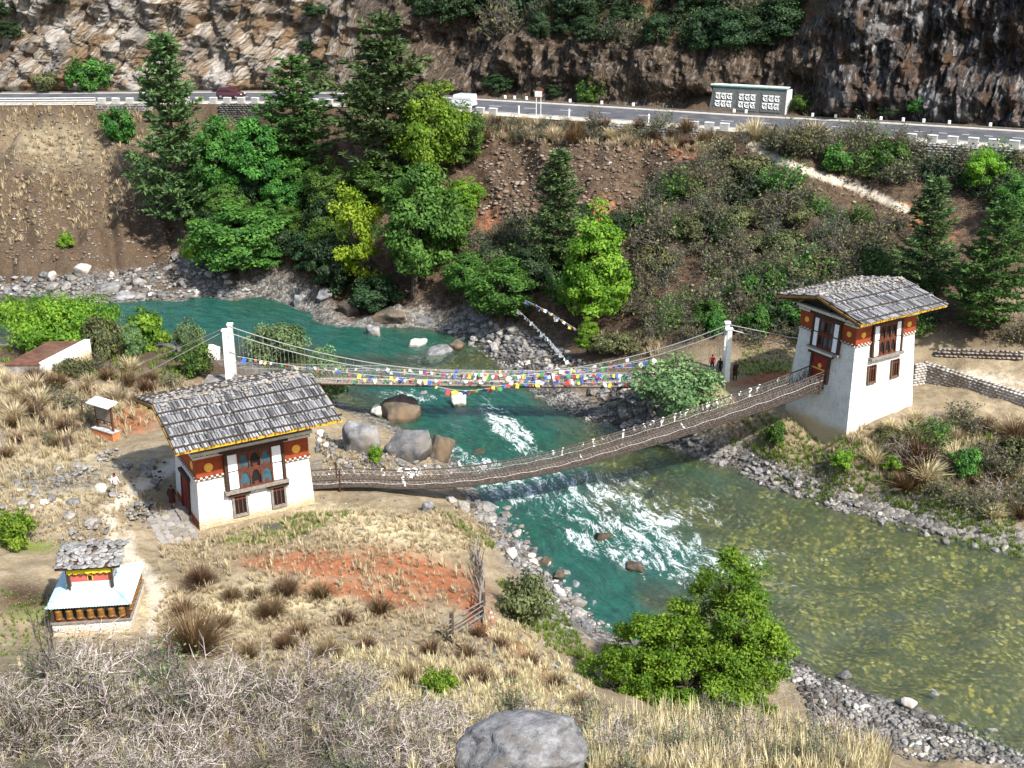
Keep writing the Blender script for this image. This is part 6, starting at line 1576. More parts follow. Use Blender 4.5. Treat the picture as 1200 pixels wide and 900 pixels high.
wm = MB(); wm.lathe([(0.02, -0.40), (0.05, -0.38), (0.05, -0.30), (0.20, -0.28), (0.205, -0.2), (0.19, -0.18), (0.19, 0.16), (0.205, 0.18), (0.205, 0.24), (0.12, 0.30), (0.03, 0.34), (0.03, 0.40)], 14)
wme_ = bpy.data.meshes.new('prayer_wheel'); wme_.from_pydata(wm.v, [], wm.f); wme_.materials.append(WHEELM)
for k in range(7):
    o = link('prayer_wheel', wme_, SH); o.location = (-hw+0.45+k*(2*hw-0.9)/6, -hw+0.12, 1.45)
for k in range(6):
    for sx in (-1, 1):
        o = link('prayer_wheel', wme_, SH); o.location = (sx*(hw-0.12), -hw+0.75+k*0.62, 1.45)
# corrugated tin skirt: four sloping trapezoids with real corrugations
for sgn, ax in ((-1, 'y'), (1, 'y'), (-1, 'x'), (1, 'x')):
    Vv, Ff = [], []; n = 120; r0, r1, z0, z1 = hw+0.16, 1.08, 2.02, 2.62
    for k in range(n+1):
        t = -1+2*k/n; wv = 0.018*math.sin(k*math.pi/2*1.0)
        for rr_, zz_ in ((r0, z0), (r1, z1)):
            a, b = t*rr_, sgn*rr_
            Vv.append((a, b, zz_+wv) if ax == 'y' else (b, a, zz_+wv))
    for k in range(n): Ff.append((2*k, 2*k+1, 2*k+3, 2*k+2))
    link('tin_sheet', mesh_np('tin_sheet', Vv, Ff, BLUETIN), SH)
for sx in (-1, 1):
    for sy in (-1, 1): MB().tube([(sx*(hw+0.17), sy*(hw+0.17), 2.06), (sx*1.08, sy*1.08, 2.66)], 0.05, 5).build('hip_ridge', BLUETIN, SH)
# fringe
m = MB()
for k in range(26):
    x = -1.18+k*2.36/25; m.box((x, -1.28, 3.82), (0.085, 0.03, 0.42+0.08*math.sin(k*1.7)))
    for sx in (-1, 1): m.box((sx*1.28, x, 3.82), (0.03, 0.085, 0.42))
m.box((0, -1.28, 4.02), (2.5, 0.05, 0.08)); m.build('fringe', FRINGE, SH)
rf = MB(); ue, le, ez, rz_ = 1.80, 1.48, 4.08, 4.62
rf.add([(-ue,-le,ez),(ue,-le,ez),(ue,0,rz_),(-ue,0,rz_),(-ue,le,ez),(ue,le,ez),(-ue,-le,ez-.1),(ue,-le,ez-.1),(ue,0,rz_-.1),(-ue,0,rz_-.1),(-ue,le,ez-.1),(ue,le,ez-.1)],
       [(0,1,2,3),(3,2,5,4),(7,6,9,8),(8,9,10,11),(0,6,7,1),(5,11,10,4),(0,3,9,6),(3,4,10,9),(1,7,8,2),(2,8,11,5)])
srf = rf.build('slate_roof', DARKWOOD, SH)
sl = []
rr = random.Random(5)
for k in range(5):
    V, Fq = rock_np(2, 700+k, 0.10, 0.25, 5); sl.append(mesh_np('slate', V, Fq, SLATE))
th_ = math.atan2(rz_-ez, le)
for sgn in (-1, 1):
    for row in range(6):
        for k in range(9):
            t = (row+0.4)/6; x = -ue+0.15+k*(2*ue-0.3)/8+rr.uniform(-.12, .12)
            o = link('slate', sl[rr.randrange(5)], srf); w_ = rr.uniform(0.20, 0.40)
            o.scale = (w_, w_*rr.uniform(.7, 1), 0.35); o.location = (x, sgn*(le-t*le)+rr.uniform(-.06, .06), ez+t*(rz_-ez)+0.05+rr.uniform(0, .05)); o.rotation_euler = ((th_-0.10)*(1 if sgn < 0 else -1)+rr.uniform(-.16, .16), rr.uniform(-.2, .2), rr.uniform(-1.5, 1.5))
SH.scale = (0.86, 0.86, 0.84); SH.location = (-20.95, 52.6, 5.22)
# ------------------------------------------------------------------ notice board
NBP = hits([(125, 512)])[0]
NB = empty('notice_board', tuple(NBP), R(-32), 'roofed notice board on an orange plinth left of the near house', 'notice board')
ORANGE = simple('orange_clay_render', (0.48, 0.17, 0.07), 0.9, 0.2, 3, 0.4)
GREYPANEL = simple('faded_board', (0.22, 0.19, 0.14), 0.8, 0.25, 4, 0.2)
PALETIN = simple('pale_tin', (0.62, 0.62, 0.60), 0.5, 0.12, 2, 0.1)
boxo('plinth', (0, 0, 0.16), (2.1, 0.62, 0.72), ORANGE, NB); boxo('plinth_top', (0, 0, 0.545), (2.2, 0.72, 0.06), CONC, NB)
for sx in (-1, 1): boxo('post', (sx*0.82, 0, 1.55), (0.12, 0.12, 2.0), REDWOOD, NB)
boxo('panel', (0, -0.02, 1.78), (1.52, 0.06, 1.05), GREYPANEL, NB)
boxo('panel_frame', (0, -0.02, 1.22), (1.52, 0.10, 0.07), DARKWOOD, NB)
boxo('roof', (0, -0.05, 2.62), (2.3, 1.0, 0.06), PALETIN, NB, 0, Matrix.Rotation(R(12), 3, 'X'))
# ------------------------------------------------------------------ roofless white wall ruin
RU = empty('ruined_hut', tuple(hits([(54, 441)])[0]), R(0), 'low ruined hut with white side wall and red earth roof', 'hut')
m = MB(); a = R(58); dx, dy = math.cos(a), math.sin(a)
L1 = 6.2
Q = [(0, 0), (L1*dx*0.62, L1*dy), (L1*dx*0.62-0.45, L1*dy), (-0.45, 0.05)]
m.add([(x, y, -0.4) for x, y in Q]+[(x, y, 1.15+0.25*(i in (1, 2))) for i, (x, y) in enumerate(Q)], [(3,2,1,0),(4,5,6,7),(0,1,5,4),(1,2,6,5),(2,3,7,6),(3,0,4,7)]); m.build('side_wall', WHITEWASH, RU)
boxo('front_wall', (-1.8, 0.15, 0.3), (2.7, 0.4, 1.3), WALLSTONE, RU)
m = MB(); m.add([(-3.2, -0.1, 1.02), (-0.42, -0.1, 1.05), (1.55, 5.2, 1.28), (-1.6, 5.2, 1.2), (-3.2, -0.1, 0.9), (-0.42, -0.1, 0.92), (1.55, 5.2, 1.1), (-1.6, 5.2, 1.05)], [(0,1,2,3),(7,6,5,4),(0,4,5,1),(1,5,6,2),(2,6,7,3),(3,7,4,0)])
m.build('earth_roof', simple('red_earth_roof', (0.12, 0.055, 0.035), 0.95, 0.5, 1.2, 0.6, 0.04, dirt=(0.09, 0.08, 0.05)), RU)
# ------------------------------------------------------------------ wooden posts in the meadow
for (x, y, h, lx, lab) in [(146, 467, 2.6, 0.0, 'dark wooden post standing behind the notice board'), (96, 494, 1.7, 0.12, 'short leaning post left of the notice board roof'), (49, 497, 2.2, -0.12, 'leaning post in the straw between scrub at the left'), (6, 531, 2.6, -0.08, 'pale pole at the left edge of the meadow'), (81, 530, 1.3, -0.05, 'short stump post left of the orange plinth')]:
    p = hits([(x, y)])[0]; o = empty('wooden_post', tuple(p), 0, lab, 'post')
    MB().tube([(0, 0, -0.3), (lx*0.5*h, 0.02, h*.5), (lx*h, 0, h)], [0.09, 0.08, 0.065], 7).build('pole', GREYWOOD if 'pale' in lab else BARK, o)
    MB().tube([(lx*h, 0, h), (lx*h, 0, h+0.06)], [0.065, 0.03], 7).build('tip', GREYWOOD, o)
p = hits([(86, 522)])[0]; q_ = hits([(77, 500)])[0]
tag(MB().tube([tuple(p-q_*0+np.array([0, 0, .1])), tuple((p+q_)/2+np.array([0, 0, .35])), tuple(q_+np.array([0, 0, 1.0]))], [0.06, 0.055, 0.04], 6).build('fallen_branch', BARK), 'fallen branch propped beside the short stump post', 'branch')
# ------------------------------------------------------------------ rail fence and brushwood
FCA, FCB = hits([(529, 748), (566, 727)])
FE = empty('rail_fence', tuple(FCA), 0, 'small rail fence with four rails on the red slope', 'fence')
for p_, h in ((FCA, 1.35), (FCB, 1.6)):
    d_ = p_-FCA; MB().tube([(d_[0], d_[1], d_[2]-0.3), (d_[0]+0.03, d_[1], d_[2]+h)], [0.13, 0.10], 7).build('post', BARK, FE)
dv = FCB-FCA
for k in range(4):
    z_ = 0.28+0.28*k; e0, e1 = -0.45 if k == 3 else -0.08, 1.35 if k == 3 else 1.05
    MB().tube([tuple(dv*e0+np.array([0, -0.1, z_])), tuple(dv*0.5+np.array([0, -0.12, z_+0.02])), tuple(dv*e1+np.array([0, -0.1, z_+0.1]))], 0.035, 5).build('rail', GREYWOOD, FE)
BFp = hits([(566, 735), (566, 712), (565, 690), (561, 668), (557, 650)])
BF = empty('brushwood_fence', tuple(BFp[0]), 0, 'brushwood barrier of leaning sticks running up from the rail fence', 'fence')
rr = random.Random(8)
for k in range(34):
    t = rr.uniform(0, 3.6); i = int(t); p_ = BFp[i]+(BFp[min(i+1, 4)]-BFp[i])*(t-i)-BFp[0]; j = min(4, i+1); e_ = BFp[j]-BFp[0]
    dr3 = (BFp[4]-BFp[0])/np.linalg.norm(BFp[4]-BFp[0])*rr.uniform(0.8, 2.6)
    MB().tube([tuple(p_+np.array([rr.uniform(-.2, .2), 0, 0.0])), tuple(p_+dr3*.5+np.array([rr.uniform(-.2, .2), 0, rr.uniform(.3, .9)])), tuple(p_+dr3+np.array([rr.uniform(-.4, .3), 0, rr.uniform(.5, 1.5)]))], [0.05, 0.04, 0.02], 5).build('stick', GREYWOOD if k % 3 else BARK, BF)
p0_, p1_ = hits([(512, 742), (541, 762)])
tag(MB().tube([tuple(p0_+np.array([0, 0, .15])), tuple((p0_+p1_)/2+np.array([0, 0, .12])), tuple(p1_+np.array([0, 0, .1]))], [0.05, 0.08, 0.05], 6).build('fallen_log', BARK), 'thin log lying below the rail fence', 'log')
# ------------------------------------------------------------------ paving and stone work by the near house
q = NM('paving_slab'); c = q.pos(); col = q.mix(q.noise(c, 3, 4), (0.16, 0.15, 0.145), (0.36, 0.34, 0.32)); PAVE = q.out(q.bsdf(q.hsv(col, 0.5, 1.0, q.math('ADD', 0.7, q.math('MULTIPLY', q.rand(), 0.6))), 0.85, q.bump(q.noise(c, 12, 3), .4, .02)))
PV = empty('paving', (0, 0, 0)); tag(PV, kind='structure')
sv = []
for k in range(5):
    r = random.Random(k); n = 6; m = MB(); P_ = [(math.cos(6.283*i/n+r.uniform(-.2, .2))*r.uniform(.85, 1.1), math.sin(6.283*i/n+r.uniform(-.2, .2))*r.uniform(.85, 1.1)) for i in range(n)]
    m.add([(x, y, 0) for x, y in P_]+[(x*.94, y*.94, 1) for x, y in P_], [tuple(range(n, 2*n))]+[(i, (i+1) % n, n+(i+1) % n, n+i) for i in range(n)])
    me = bpy.data.meshes.new('slab'); me.from_pydata(m.v, [], m.f); me.materials.append(PAVE); sv.append(me)
HX = T1.location
rr = random.Random(3)
for iu in range(5):
    for iv in range(8):
        u, v_ = -4.1-iu*0.48+rr.uniform(-.05, .05), -3.0+iv*0.55+(iu % 2)*.25
        x = HX[0]+u*math.cos(R(29.5))-v_*math.sin(R(29.5)); y = HX[1]+u*math.sin(R(29.5))+v_*math.cos(R(29.5))
        o = link('slab', sv[rr.randrange(5)], PV); o.location = (x, y, ground(x, y)-0.08); o.scale = (0.27, 0.29, 0.13+rr.uniform(0, .03)); o.rotation_euler = (0, 0, rr.uniform(0, 6))
tag(MB().box((0, 0, 0), (1.15, 0.8, 0.12)).build('stone_slab', simple('dark_slab', (0.065, 0.062, 0.055), 0.85, 0.3, 3, 0.4), None, 0.02), 'dark rectangular slab lying in the green grass before the house', 'slab')
sl_o = bpy.data.objects['stone_slab']; p = hits([(318, 620)])[0]; sl_o.location = (p[0], p[1], p[2]+0.05); sl_o.rotation_euler = (0.08, 0.05, R(20))
def stone_pile(px, py, n, rad, hgt, label, seed):
    p = hits([(px, py)])[0]; r = random.Random(seed); o = empty('stone_pile', tuple(p), 0, label, 'stone pile')
    for k in range(n):
        a, d_ = r.uniform(0, 6.28), rad*math.sqrt(r.random()); w_ = r.uniform(0.12, 0.26)
        s = link('stone', RP['stone'][r.randrange(6)], o); s.scale = (w_, w_*r.uniform(.7, 1), w_*r.uniform(.5, .8)); s.rotation_euler = (r.uniform(-.3, .3), r.uniform(-.3, .3), r.uniform(0, 6)); s.location = (math.cos(a)*d_, math.sin(a)*d_*1.3, hgt*(1-d_/rad)*r.random()+w_*0.3)
stone_pile(164, 598, 46, 0.95, 0.8, 'heap of pale stones beside the path left of the house door', 1)
stone_pile(130, 536, 40, 1.0, 0.7, 'stone heap behind the path above the walking person', 2)
stone_pile(98, 556, 34, 0.9, 0.5, 'loose stone heap left of the person in white', 3)
stone_pile(100, 625, 40, 1.3, 0.4, 'flat stone heap behind the shrine roof', 4)
# ------------------------------------------------------------------ dry stone walls
def stone_wall(name, pts, h, thick, label, seed, mat=WALLSTONE, size=0.3, cope=None):
    """pts: world base points; stones laid in courses over a core"""
    r = random.Random(seed); pts = [np.array(p, float) for p in pts]; o = empty(name, tuple(pts[0]), 0, label, 'wall'); L_ = []; core = MB()
    for a, b in zip(pts[:-1], pts[1:]):
        d = b-a; ln = np.linalg.norm(d[:2]); ang = math.atan2(d[1], d[0]); nn = np.array([-math.sin(ang), math.cos(ang), 0]); cols_ = max(2, int(ln/size)); rows = max(2, int(h/(size*.6)))
        core.box(tuple((a+b)/2-pts[0]+np.array([0, 0, h*.48])), (ln, thick*.8, h), Matrix.Rotation(ang, 3, 'Z') @ Matrix.Rotation(-math.atan2(d[2], ln), 3, 'Y'))
        for sgn in (-1, 1):
            if sgn == -1 or thick < 1.2:
                for i in range(cols_):
                    for j in range(rows):
                        V, Fq = SMALL[r.randrange(8)]; t = (i+.5*(j % 2)+r.uniform(-.2, .2))/cols_
                        c_ = a+d*min(1, max(0, t))-pts[0]+nn*sgn*thick*.42+np.array([0, 0, (j+.5)*h/rows])
                        L_.append((rotz(V*np.array([size*.58, size*.34, size*.40])*r.uniform(.8, 1.15), ang)+c_, Fq))
        for i in range(cols_):
            V, Fq = SMALL[r.randrange(8)]; c_ = a+d*(i+.5)/cols_-pts[0]+np.array([0, 0, h+r.uniform(-.02, .08)]); L_.append((rotz(V*np.array([size*.62, thick*.5, size*.3]), ang)+c_, Fq))
    core.build('core', BARK if mat is WALLSTONE else mat, o)
    V, Fq = join_np(L_); tag(link('stones', mesh_np('stones', V, Fq, mat), o), kind='stuff')
    return o
MOTTLED = rock_mat('limewashed_wall_stone', (0.12, 0.11, 0.10), (0.50, 0.47, 0.43), (0.26, 0.2, 0.15), 0.8)
cw = [at_z(1068, 452, 4.2), at_z(1084, 449, 4.2), at_z(1110, 458, 4.1), at_z(1150, 472, 4.0), at_z(1200, 488, 4.0), at_z(1290, 515, 3.9)]
stone_wall('courtyard_wall', cw, 1.75, 0.55, 'limewashed stone wall running right from the tower', 4, MOTTLED, 0.34)
lw = [at_z(1100, 398, 7.0), at_z(1200, 412, 6.8)]
stone_wall('terrace_wall', [np.array([p[0], p[1], ground(p[0], p[1])-.1]) for p in lw], 0.6, 0.5, 'low stone terrace wall behind the courtyard at right', 6, WALLSTONE, 0.35)
def road_pts(px0, px1, off, n):
    rp, _, _ = project(RD[:, 0]+rn[:, 0]*off, RD[:, 1]+rn[:, 1]*off, RD[:, 2]); out = []
    for x in np.linspace(px0, px1, n):
        k = np.interp(x, rp, np.arange(len(RD))); i = min(int(k), len(RD)-2); f = k-i
        b = RD[i]*(1-f)+RD[i+1]*f; nn = rn[i]*(1-f)+rn[i+1]*f; out.append((b+np.append(nn, 0)*off, math.atan2(nn[1], nn[0])+math.pi/2))
    return out
DARKSTONE = rock_mat('wet_dark_stone', (0.025, 0.024, 0.022), (0.14, 0.135, 0.125), (0.1, 0.08, 0.06), 1.0)
GREYSTONE = rock_mat('grey_rubble_stone', (0.09, 0.088, 0.082), (0.34, 0.33, 0.31), (0.2, 0.17, 0.13), 1.0)
def retaining(px0, px1, h, mat, label, seed, n=8):
    P_ = [p+np.array([0, 0, -h-0.02]) for p, a in road_pts(px0, px1, 6.9, n)]
    # faces the camera: reverse so that the laid side is the near one
    stone_wall('retaining_wall', P_, h, 0.7, label, seed, mat, 0.42)
retaining(1064, 1215, 2.6, GREYSTONE, 'stone retaining wall under the parapet blocks at right', 11, 10)
retaining(258, 335, 3.4, DARKSTONE, 'dark wet retaining wall behind the grove', 12, 6)
retaining(112, 178, 1.2, GREYSTONE, 'short pale retaining wall at the top of the dry slope', 13, 5)
retaining(708, 838, 1.6, GREYSTONE, 'rubble retaining wall below the middle of the road', 14, 8)
retaining(552, 580, 2.2, DARKSTONE, 'dark stub of retaining wall beside the light green tree', 15, 3)
# ------------------------------------------------------------------ parapet blocks, rails, marker posts
bb = MB().box((0, 0, 0.30), (0.92, 0.42, 0.75)); bbm = bpy.data.meshes.new('block_body'); bbm.from_pydata(bb.v, [], bb.f); bbm.materials.append(CONC)
bc = MB().box((0, 0, 0.705), (0.96, 0.46, 0.06)); bcm = bpy.data.meshes.new('block_cap'); bcm.from_pydata(bc.v, [], bc.f); bcm.materials.append(WHITE)
def blocks(px0, px1, n, where):
    for k, (p, a) in enumerate(road_pts(px0, px1, 6.2, n)):
        o = empty('parapet_block', tuple(p), a, 'white capped masonry parapet block ' + where, 'parapet block', 'parapet blocks ' + where)
        link('body', bbm, o); link('cap', bcm, o)
blocks(120, 332, 14, 'along the left road above the dry slope'); blocks(352, 420, 5, 'on the road behind the tall pine'); blocks(548, 578, 3, 'on the road beside the light green tree'); blocks(813, 849, 3, 'left of the trail head'); blocks(1068, 1212, 7, 'on the right retaining wall')
GR = empty('guard_rail', tuple(road_pts(-40, -40, 6.0, 1)[0][0]), 0, 'pale steel guard rail at the left end of the road', 'guard rail')
rp_ = [p-np.array(GR.location) for p, a in road_pts(-40, 112, 6.0, 14)]
for z_ in (0.45, 0.75): MB().tube([tuple(p+np.array([0, 0, z_])) for p in rp_], 0.07, 4).build('rail', PALETIN, GR)
for p in rp_: boxo('post', tuple(p+np.array([0, 0.08, 0.35])), (0.12, 0.1, 0.95), CONC, GR)
for k, x in enumerate([592, 603, 617, 668, 705, 742, 860, 874, 952, 979, 1006, 1032, 1058, 1082, 1112, 1160]):
    p, a = road_pts(x, x, -5.35, 1)[0]; o = boxo('kerb_marker', (0, 0, 0.3), (0.28, 0.24, 0.6), WHITE, None, 0.03); o.location = tuple(p); o.rotation_euler = (0, 0, a)
    tag(o, 'small white marker stone on the cliff side kerb of the road', 'marker', 'white kerb markers')
for x in (608, 667, 760):
    p, a = road_pts(x, x, 5.4, 1)[0]; o = boxo('marker_post', (0, 0, 0.5), (0.16, 0.16, 1.1), WHITE, None, 0.02); o.location = tuple(p)
    tag(o, 'thin white marker post at the outer road edge above the bluff', 'marker', 'outer marker posts')
p, a = road_pts(631, 631, 5.2, 1)[0]
SG_ = empty('road_sign', tuple(p), a, 'white road sign on two posts above the brown bluff', 'sign')
for sx in (-0.28, 0.28): MB().tube([(sx, 0, -0.2), (sx, 0, 2.7)], 0.045, 6).build('post', PALETIN, SG_)
boxo('panel', (0, -0.06, 2.45), (0.85, 0.04, 0.62), WHITE, SG_); boxo('panel_border', (0, -0.035, 2.45), (0.93, 0.03, 0.70), simple('sign_red', (0.5, 0.1, 0.1)), SG_)
# ------------------------------------------------------------------ carved mantra wall beside the road
p, a = road_pts(874, 874, -7.0, 1)[0]
MW = empty('mantra_wall', tuple(p), a, 'long grey wall with three carved white mantra panels by the cliff', 'wall')
MWG = simple('grey_green_masonry', (0.085, 0.092, 0.09), 0.9, 0.3, 2.5, 0.5, 0.03)
m = MB(); Lw = 4.45
m.add([(-Lw,0,-.2),(Lw,0,-.2),(Lw+.3,1.4,-.2),(-Lw,1.4,-.2),(-Lw+.35,.45,2.75),(Lw-.05,.45,2.75),(Lw+.25,1.4,2.75),(-Lw+.35,1.4,2.75)], [(3,2,1,0),(4,5,6,7),(0,1,5,4),(1,2,6,5),(2,3,7,6),(3,0,4,7)]); m.build('body', MWG, MW)
boxo('green_cornice', (0.05, 0.9, 2.83), (8.9, 1.15, 0.12), simple('teal_paint', (0.05, 0.25, 0.22), 0.6, 0.3, 2, 0.1), MW)
boxo('coping', (0.05, 0.92, 2.94), (9.0, 1.2, 0.09), PALETIN, MW)
m = MB(); m.add([(Lw+.01,-.02,-.2),(Lw+.34,1.42,-.2),(Lw+.29,1.42,2.76),(Lw-.02,.42,2.76),(Lw+.12,-.02,-.2),(Lw+.42,1.42,-.2),(Lw+.37,1.42,2.76),(Lw+.09,.42,2.76)], [(4,5,6,7),(0,1,5,4),(1,2,6,5),(2,3,7,6),(3,0,4,7)]); m.build('white_end', PALETIN, MW)
tl = math.atan2(.45, 2.95)
MR = Matrix.Rotation(-tl, 3, 'X')
for k in range(3):
    cx = -2.75+k*2.75
    pn = boxo('mantra_panel', (cx, 0.198, 1.28), (2.3, 0.05, 2.15), simple('panel_grey', (0.10, 0.105, 0.105), 0.9, 0.2, 3, 0.3), MW, 0, MR)
    for row in range(2):
        for g in range(3):
            m = MB(); r = random.Random(k*10+row*3+g); gx, gz = cx-0.70+g*0.68, 0.85+row*0.85
            def pt(x, z): return (gx+x, 0.147+(gz+z-1.28)*math.tan(tl), gz+z)
            ring = [pt(0.23*math.cos(t)*r.uniform(.8, 1.1), 0.27*math.sin(t)*r.uniform(.8, 1.1)) for t in np.linspace(0.5, 5.6, 10)]
            m.tube(ring, 0.062, 4); m.tube([pt(-.28, .30), pt(.30, .31)], 0.055, 4); m.tube([pt(.05, .3), pt(.12, .02), pt(-.12, -.1)], 0.05, 4); m.tube([pt(.2, .05), pt(.26, -.34)], 0.05, 4)
            m.build('carved_letter', WHITE, pn)
# ------------------------------------------------------------------ vehicles
GLASSY = simple('dark_car_glass', (0.015, 0.018, 0.022), 0.1, 0.1, 2, 0, 0.6); TYRE = simple('black_tyre', (0.015, 0.015, 0.016), 0.85, 0.2, 8, 0.2); RIM = simple('steel_rim', (0.4, 0.4, 0.4), 0.4, 0.1, 6, 0, metal=0.6)
LAMP = simple('head_lamp_glass', (0.75, 0.75, 0.72), 0.2, 0.05, 4, 0); TAIL = simple('tail_lamp_red', (0.4, 0.01, 0.01), 0.3, 0.1, 4, 0)
def loft(secs):
    """secs: list of closed outlines with the same count -> MB"""
    m = MB(); n = len(secs[0])
    m.add([p for s in secs for p in s], [(i*n+k, i*n+(k+1) % n, (i+1)*n+(k+1) % n, (i+1)*n+k) for i in range(len(secs)-1) for k in range(n)]+[tuple(range(n-1, -1, -1)), tuple((len(secs)-1)*n+k for k in range(n))]); return m
def car(name, p, rot, paint, label, cat, L_=3.6, Hh=1.45, Wd=1.55, van=False):
    o = empty(name, tuple(p), rot, label, cat)
    def sec(x, z0, z1, w, wt): return [(x, -w/2, z0), (x, w/2, z0), (x, w/2*1.02, z0+(z1-z0)*.5), (x, w/2*wt, z1), (x, -w/2*wt, z1), (x, -w/2*1.02, z0+(z1-z0)*.5)]
    hb = Hh*0.60
    S1 = [(-.5, .35, hb*.85), (-.47, .24, hb*.97), (-.3, .2, hb), (.0, .2, hb), (.25, .2, hb*.98), (.42, .22, hb*.86), (.49, .28, hb*.72), (.5, .36, hb*.6)]
    loft([sec(x*L_, a, b, Wd*(0.93 if abs(x) > .46 else 1), .95) for x, a, b in S1]).build('body', paint, o, 0, False)
    S2 = [(-.47, Hh*.72), (-.40, Hh*.97), (-.1, Hh), (.10, Hh*.98), (.27 if not van else .40, hb*1.02)] if not van else [(-.49, Hh*.95), (-.45, Hh), (.2, Hh), (.32, Hh*.95), (.42, hb)]
    loft([sec(x*L_, hb*.93, z, Wd*.95, .86) for x, z in S2]).build('cabin', paint, o)
    for sy in (-1, 1):
        for x0, x1 in ((-.40, -.12), (-.09, .14)):
            m = MB(); m.add([(x0*L_, sy*Wd*.482, hb*1.04), (x1*L_, sy*Wd*.482, hb*1.04), ((x1-.02)*L_, sy*Wd*.435, Hh*.90), ((x0+.02)*L_, sy*Wd*.435, Hh*.90)], [(0,1,2,3)] if sy < 0 else [(3,2,1,0)]); m.build('side_window', GLASSY, o)
        for x in (-.31, .31):
            w_ = MB(); prof = [(x*L_+0.29*math.cos(t), sy*Wd*.46, 0.29+0.29*math.sin(t)) for t in np.linspace(0, 6.283, 16, endpoint=False)]
            w_.tube([(x*L_, sy*Wd*.40, .29), (x*L_, sy*Wd*.51, .29)], 0.29, 16); wo = w_.build('wheel', TYRE, o)
            MB().tube([(x*L_, sy*Wd*.505, .29), (x*L_, sy*Wd*.52, .29)], 0.17, 12).build('rim', RIM, wo)
        boxo('headlight', (.485*L_, sy*Wd*.34, hb*.72), (.08, .28, .14), LAMP, o); boxo('tail_light', (-.495*L_, sy*Wd*.40, hb*.8), (.05, .14, .26), TAIL, o)
    m = MB(); xw = .27 if not van else .40
    m.add([((xw-.01)*L_, -Wd*.42, hb*1.04), ((xw-.01)*L_, Wd*.42, hb*1.04), ((.12 if not van else .335)*L_, Wd*.37, Hh*.93), ((.12 if not van else .335)*L_, -Wd*.37, Hh*.93)], [(0,1,2,3)])
    m.build('windscreen', GLASSY, o)
    return o
def paint(name, col):
    q = NM(name); d = q.n('ShaderNodeBsdfPrincipled'); q.put(d.inputs['Base Color'], col); d.inputs['Roughness'].default_value = 0.35; d.inputs['Coat Weight'].default_value = 0.6; return q.out(d.outputs[0])
p, a = road_pts(271, 271, 1.6, 1)[0]; car('hatchback_car', p+np.array([0, 0, .03]), a, paint('maroon_car_paint', (0.05, 0.008, 0.012)), 'dark red hatchback driving on the left part of the road', 'car', 3.5, 1.45)
p, a = road_pts(543, 543, 2.4, 1)[0]; car('minibus', p+np.array([0, 0, .03]), a+math.pi, paint('white_van_paint', (0.62, 0.66, 0.68)), 'white minibus half hidden beside the light green tree', 'minibus', 3.0, 1.6, 1.5, True)
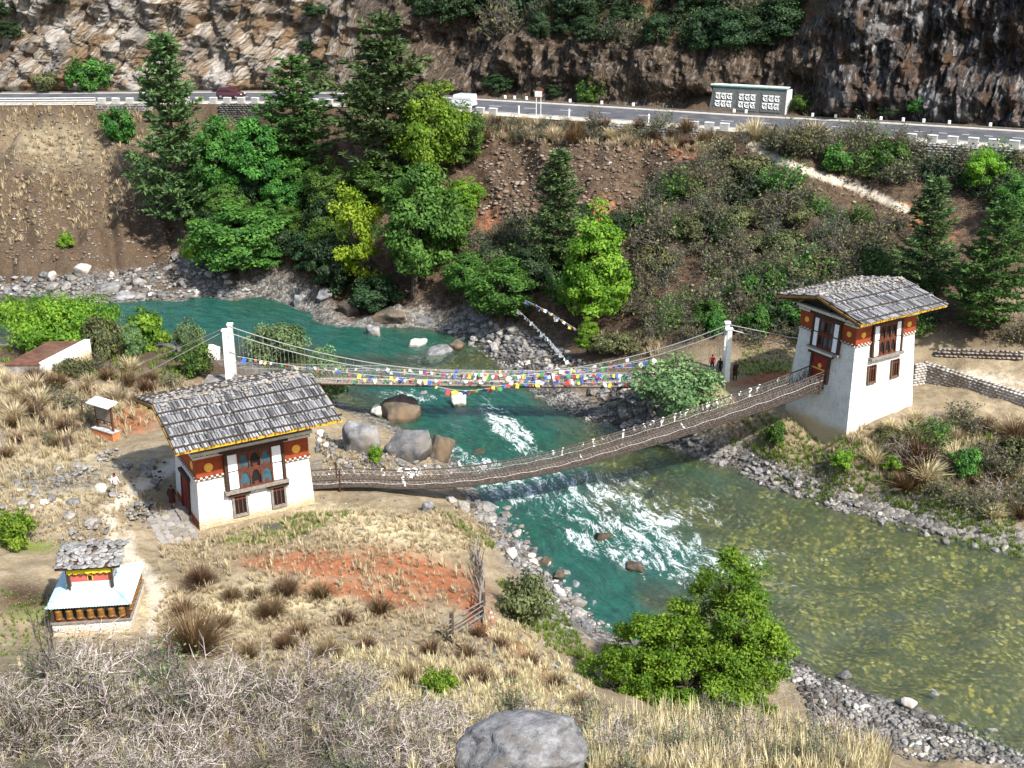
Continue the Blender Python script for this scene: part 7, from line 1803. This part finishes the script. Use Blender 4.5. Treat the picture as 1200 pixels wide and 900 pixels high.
# ------------------------------------------------------------------ people
SKIN = simple('skin', (0.36, 0.19, 0.12), 0.6, 0.1, 6, 0); HAIR = simple('black_hair', (0.012, 0.010, 0.009), 0.6, 0.2, 9, 0.2)
def person(p, rot, label, top, legs, shoes, robe=None, scarf=None, stride=0.15, hgt=1.65, arm=0.1, carry=False):
    o = empty('person', tuple(p), rot, label, 'person')
    J = dict(pel=(0,0,.92), wai=(0,0,1.06), che=(0,0,1.27), nec=(0,0,1.43), hd0=(0,-.015,1.50), hd1=(0,-.02,1.58), hd2=(0,-.01,1.67))
    for s, sx in (('l', -1), ('r', 1)):
        st = stride*sx
        J[s+'hip'] = (sx*.09, 0, .88); J[s+'kne'] = (sx*.10, -st*.55-.01, .48); J[s+'ank'] = (sx*.10, -st+.02, .09); J[s+'toe'] = (sx*.11, -st-.13, .035)
        J[s+'sho'] = (sx*.17, 0, 1.37); J[s+'elb'] = (sx*.225, st*.5+.02, 1.11); J[s+'wri'] = (sx*.215, st*.8-arm, .88); J[s+'han'] = (sx*.21, st*.85-arm*1.2, .80)
    E_ = [('pel','wai'),('wai','che'),('che','nec'),('nec','hd0'),('hd0','hd1'),('hd1','hd2')]
    for s in 'lr': E_ += [('pel',s+'hip'),(s+'hip',s+'kne'),(s+'kne',s+'ank'),(s+'ank',s+'toe'),('che',s+'sho'),(s+'sho',s+'elb'),(s+'elb',s+'wri'),(s+'wri',s+'han')]
    RR = dict(pel=.135, wai=.125, che=.15, nec=.055, hd0=.062, hd1=.095, hd2=.065, hip=.10, kne=.062, ank=.043, toe=.04, sho=.065, elb=.046, wri=.034, han=.036)
    ks = list(J); me = bpy.data.meshes.new('body'); me.from_pydata([J[k] for k in ks], [(ks.index(a), ks.index(b)) for a, b in E_], [])
    bo = link('body', me, o); bo.modifiers.new('skin', 'SKIN'); sd = bo.modifiers.new('sub', 'SUBSURF'); sd.levels = 2; sd.render_levels = 2
    for k, v in zip(ks, me.skin_vertices[0].data):
        r_ = RR.get(k, RR.get(k[1:], .05)); v.radius = (r_*(1.15 if k in ('che', 'pel', 'wai') else 1), r_*(.8 if k in ('che', 'pel', 'wai') else 1)); v.use_root = (k == 'pel')
    dg = bpy.context.evaluated_depsgraph_get(); nm_ = bpy.data.meshes.new_from_object(bo.evaluated_get(dg)); bo.modifiers.clear(); bo.data = nm_
    nm_.materials.clear()
    for mt in (SKIN, top, legs, shoes, HAIR): nm_.materials.append(mt)
    mi = []
    for f in nm_.polygons:
        c = f.center
        if c.z > 1.62 or (c.z > 1.50 and c.y > -.01): mi.append(4)
        elif c.z > 1.44: mi.append(0)
        elif c.z > .96 and abs(c.x) < .3 or (abs(c.x) > .16 and c.z > .88): mi.append(1)
        elif abs(c.x) > .165 and c.z > .7: mi.append(0)
        elif c.z > .20: mi.append(2)
        else: mi.append(3)
    nm_.polygons.foreach_set('material_index', mi); nm_.polygons.foreach_set('use_smooth', [True]*len(nm_.polygons))
    for sx in (-1, 1):        # fingers, nose and ears are a pixel or less here but still belong to the figure
        h_ = J[('l' if sx < 0 else 'r')+'han']; m = MB()
        for k in range(4): m.tube([(h_[0], h_[1]-.02+.016*k, h_[2]), (h_[0]-sx*.005, h_[1]-.026+.017*k, h_[2]-.05), (h_[0]-sx*.018, h_[1]-.03+.017*k, h_[2]-.085+.006*abs(k-1.5))], [.010, .009, .007], 5)
        m.tube([(h_[0], h_[1]-.03, h_[2]+.03), (h_[0]-sx*.01, h_[1]-.06, h_[2]-.01)], [.011, .008], 5); m.build('hand', SKIN, o)
    MB().tube([(0, -.10, 1.565), (0, -.128, 1.545), (0, -.105, 1.535)], [.010, .016, .012], 5).build('nose', SKIN, o)
    if robe: MB().lathe([(.20, .50), (.21, .6), (.19, .85), (.165, 1.0), (.165, 1.05), (.185, 1.25), (.15, 1.40), (.07, 1.44)], 16).build('robe', robe, o, 0, True)
    if scarf: MB().lathe([(.085, 1.40), (.105, 1.43), (.10, 1.48), (.07, 1.50)], 12).build('scarf', scarf, o, 0, True)
    if carry: boxo('bag', (-.14, .16, 1.12), (.24, .14, .34), top, o, .03)
    k_ = hgt/1.70; o.scale = (k_, k_, k_)
    return o
WS = simple('white_jacket', (0.66, 0.64, 0.60), 0.85, .1, 6, .2); GT = simple('grey_trousers', (0.30, 0.27, 0.24), .9, .15, 6, .2); BK = simple('black_cloth', (0.016, 0.014, 0.015), .9, .2, 6, .2); RS = simple('red_scarf_cloth', (0.42, 0.02, 0.04), .8, .15, 6, .2); MRN = simple('maroon_cloth', (0.06, 0.014, 0.014), .9, .2, 6, .2)
person(hits([(137, 582)])[0], R(160), 'person in white jacket and red scarf walking on the path', WS, GT, BK, None, RS, .20, 1.62, .1, True)
person(hits([(203, 597)])[0], R(175), 'person in dark knee length robe by the house door', BK, SKIN, BK, MRN, None, .12, 1.70)
person(hits([(861, 446)])[0], R(200), 'person in dark clothes right behind the right bridge post', BK, BK, BK, MRN, None, .05, 1.65)
person(hits([(843, 441)])[0], R(150), 'person in black standing left of the right bridge post', BK, BK, BK, None, None, .05, 1.60)
person(hits([(834, 437)])[0], R(170), 'person in red top at the right end of the footbridge', RS, BK, BK, None, None, .08, 1.60)
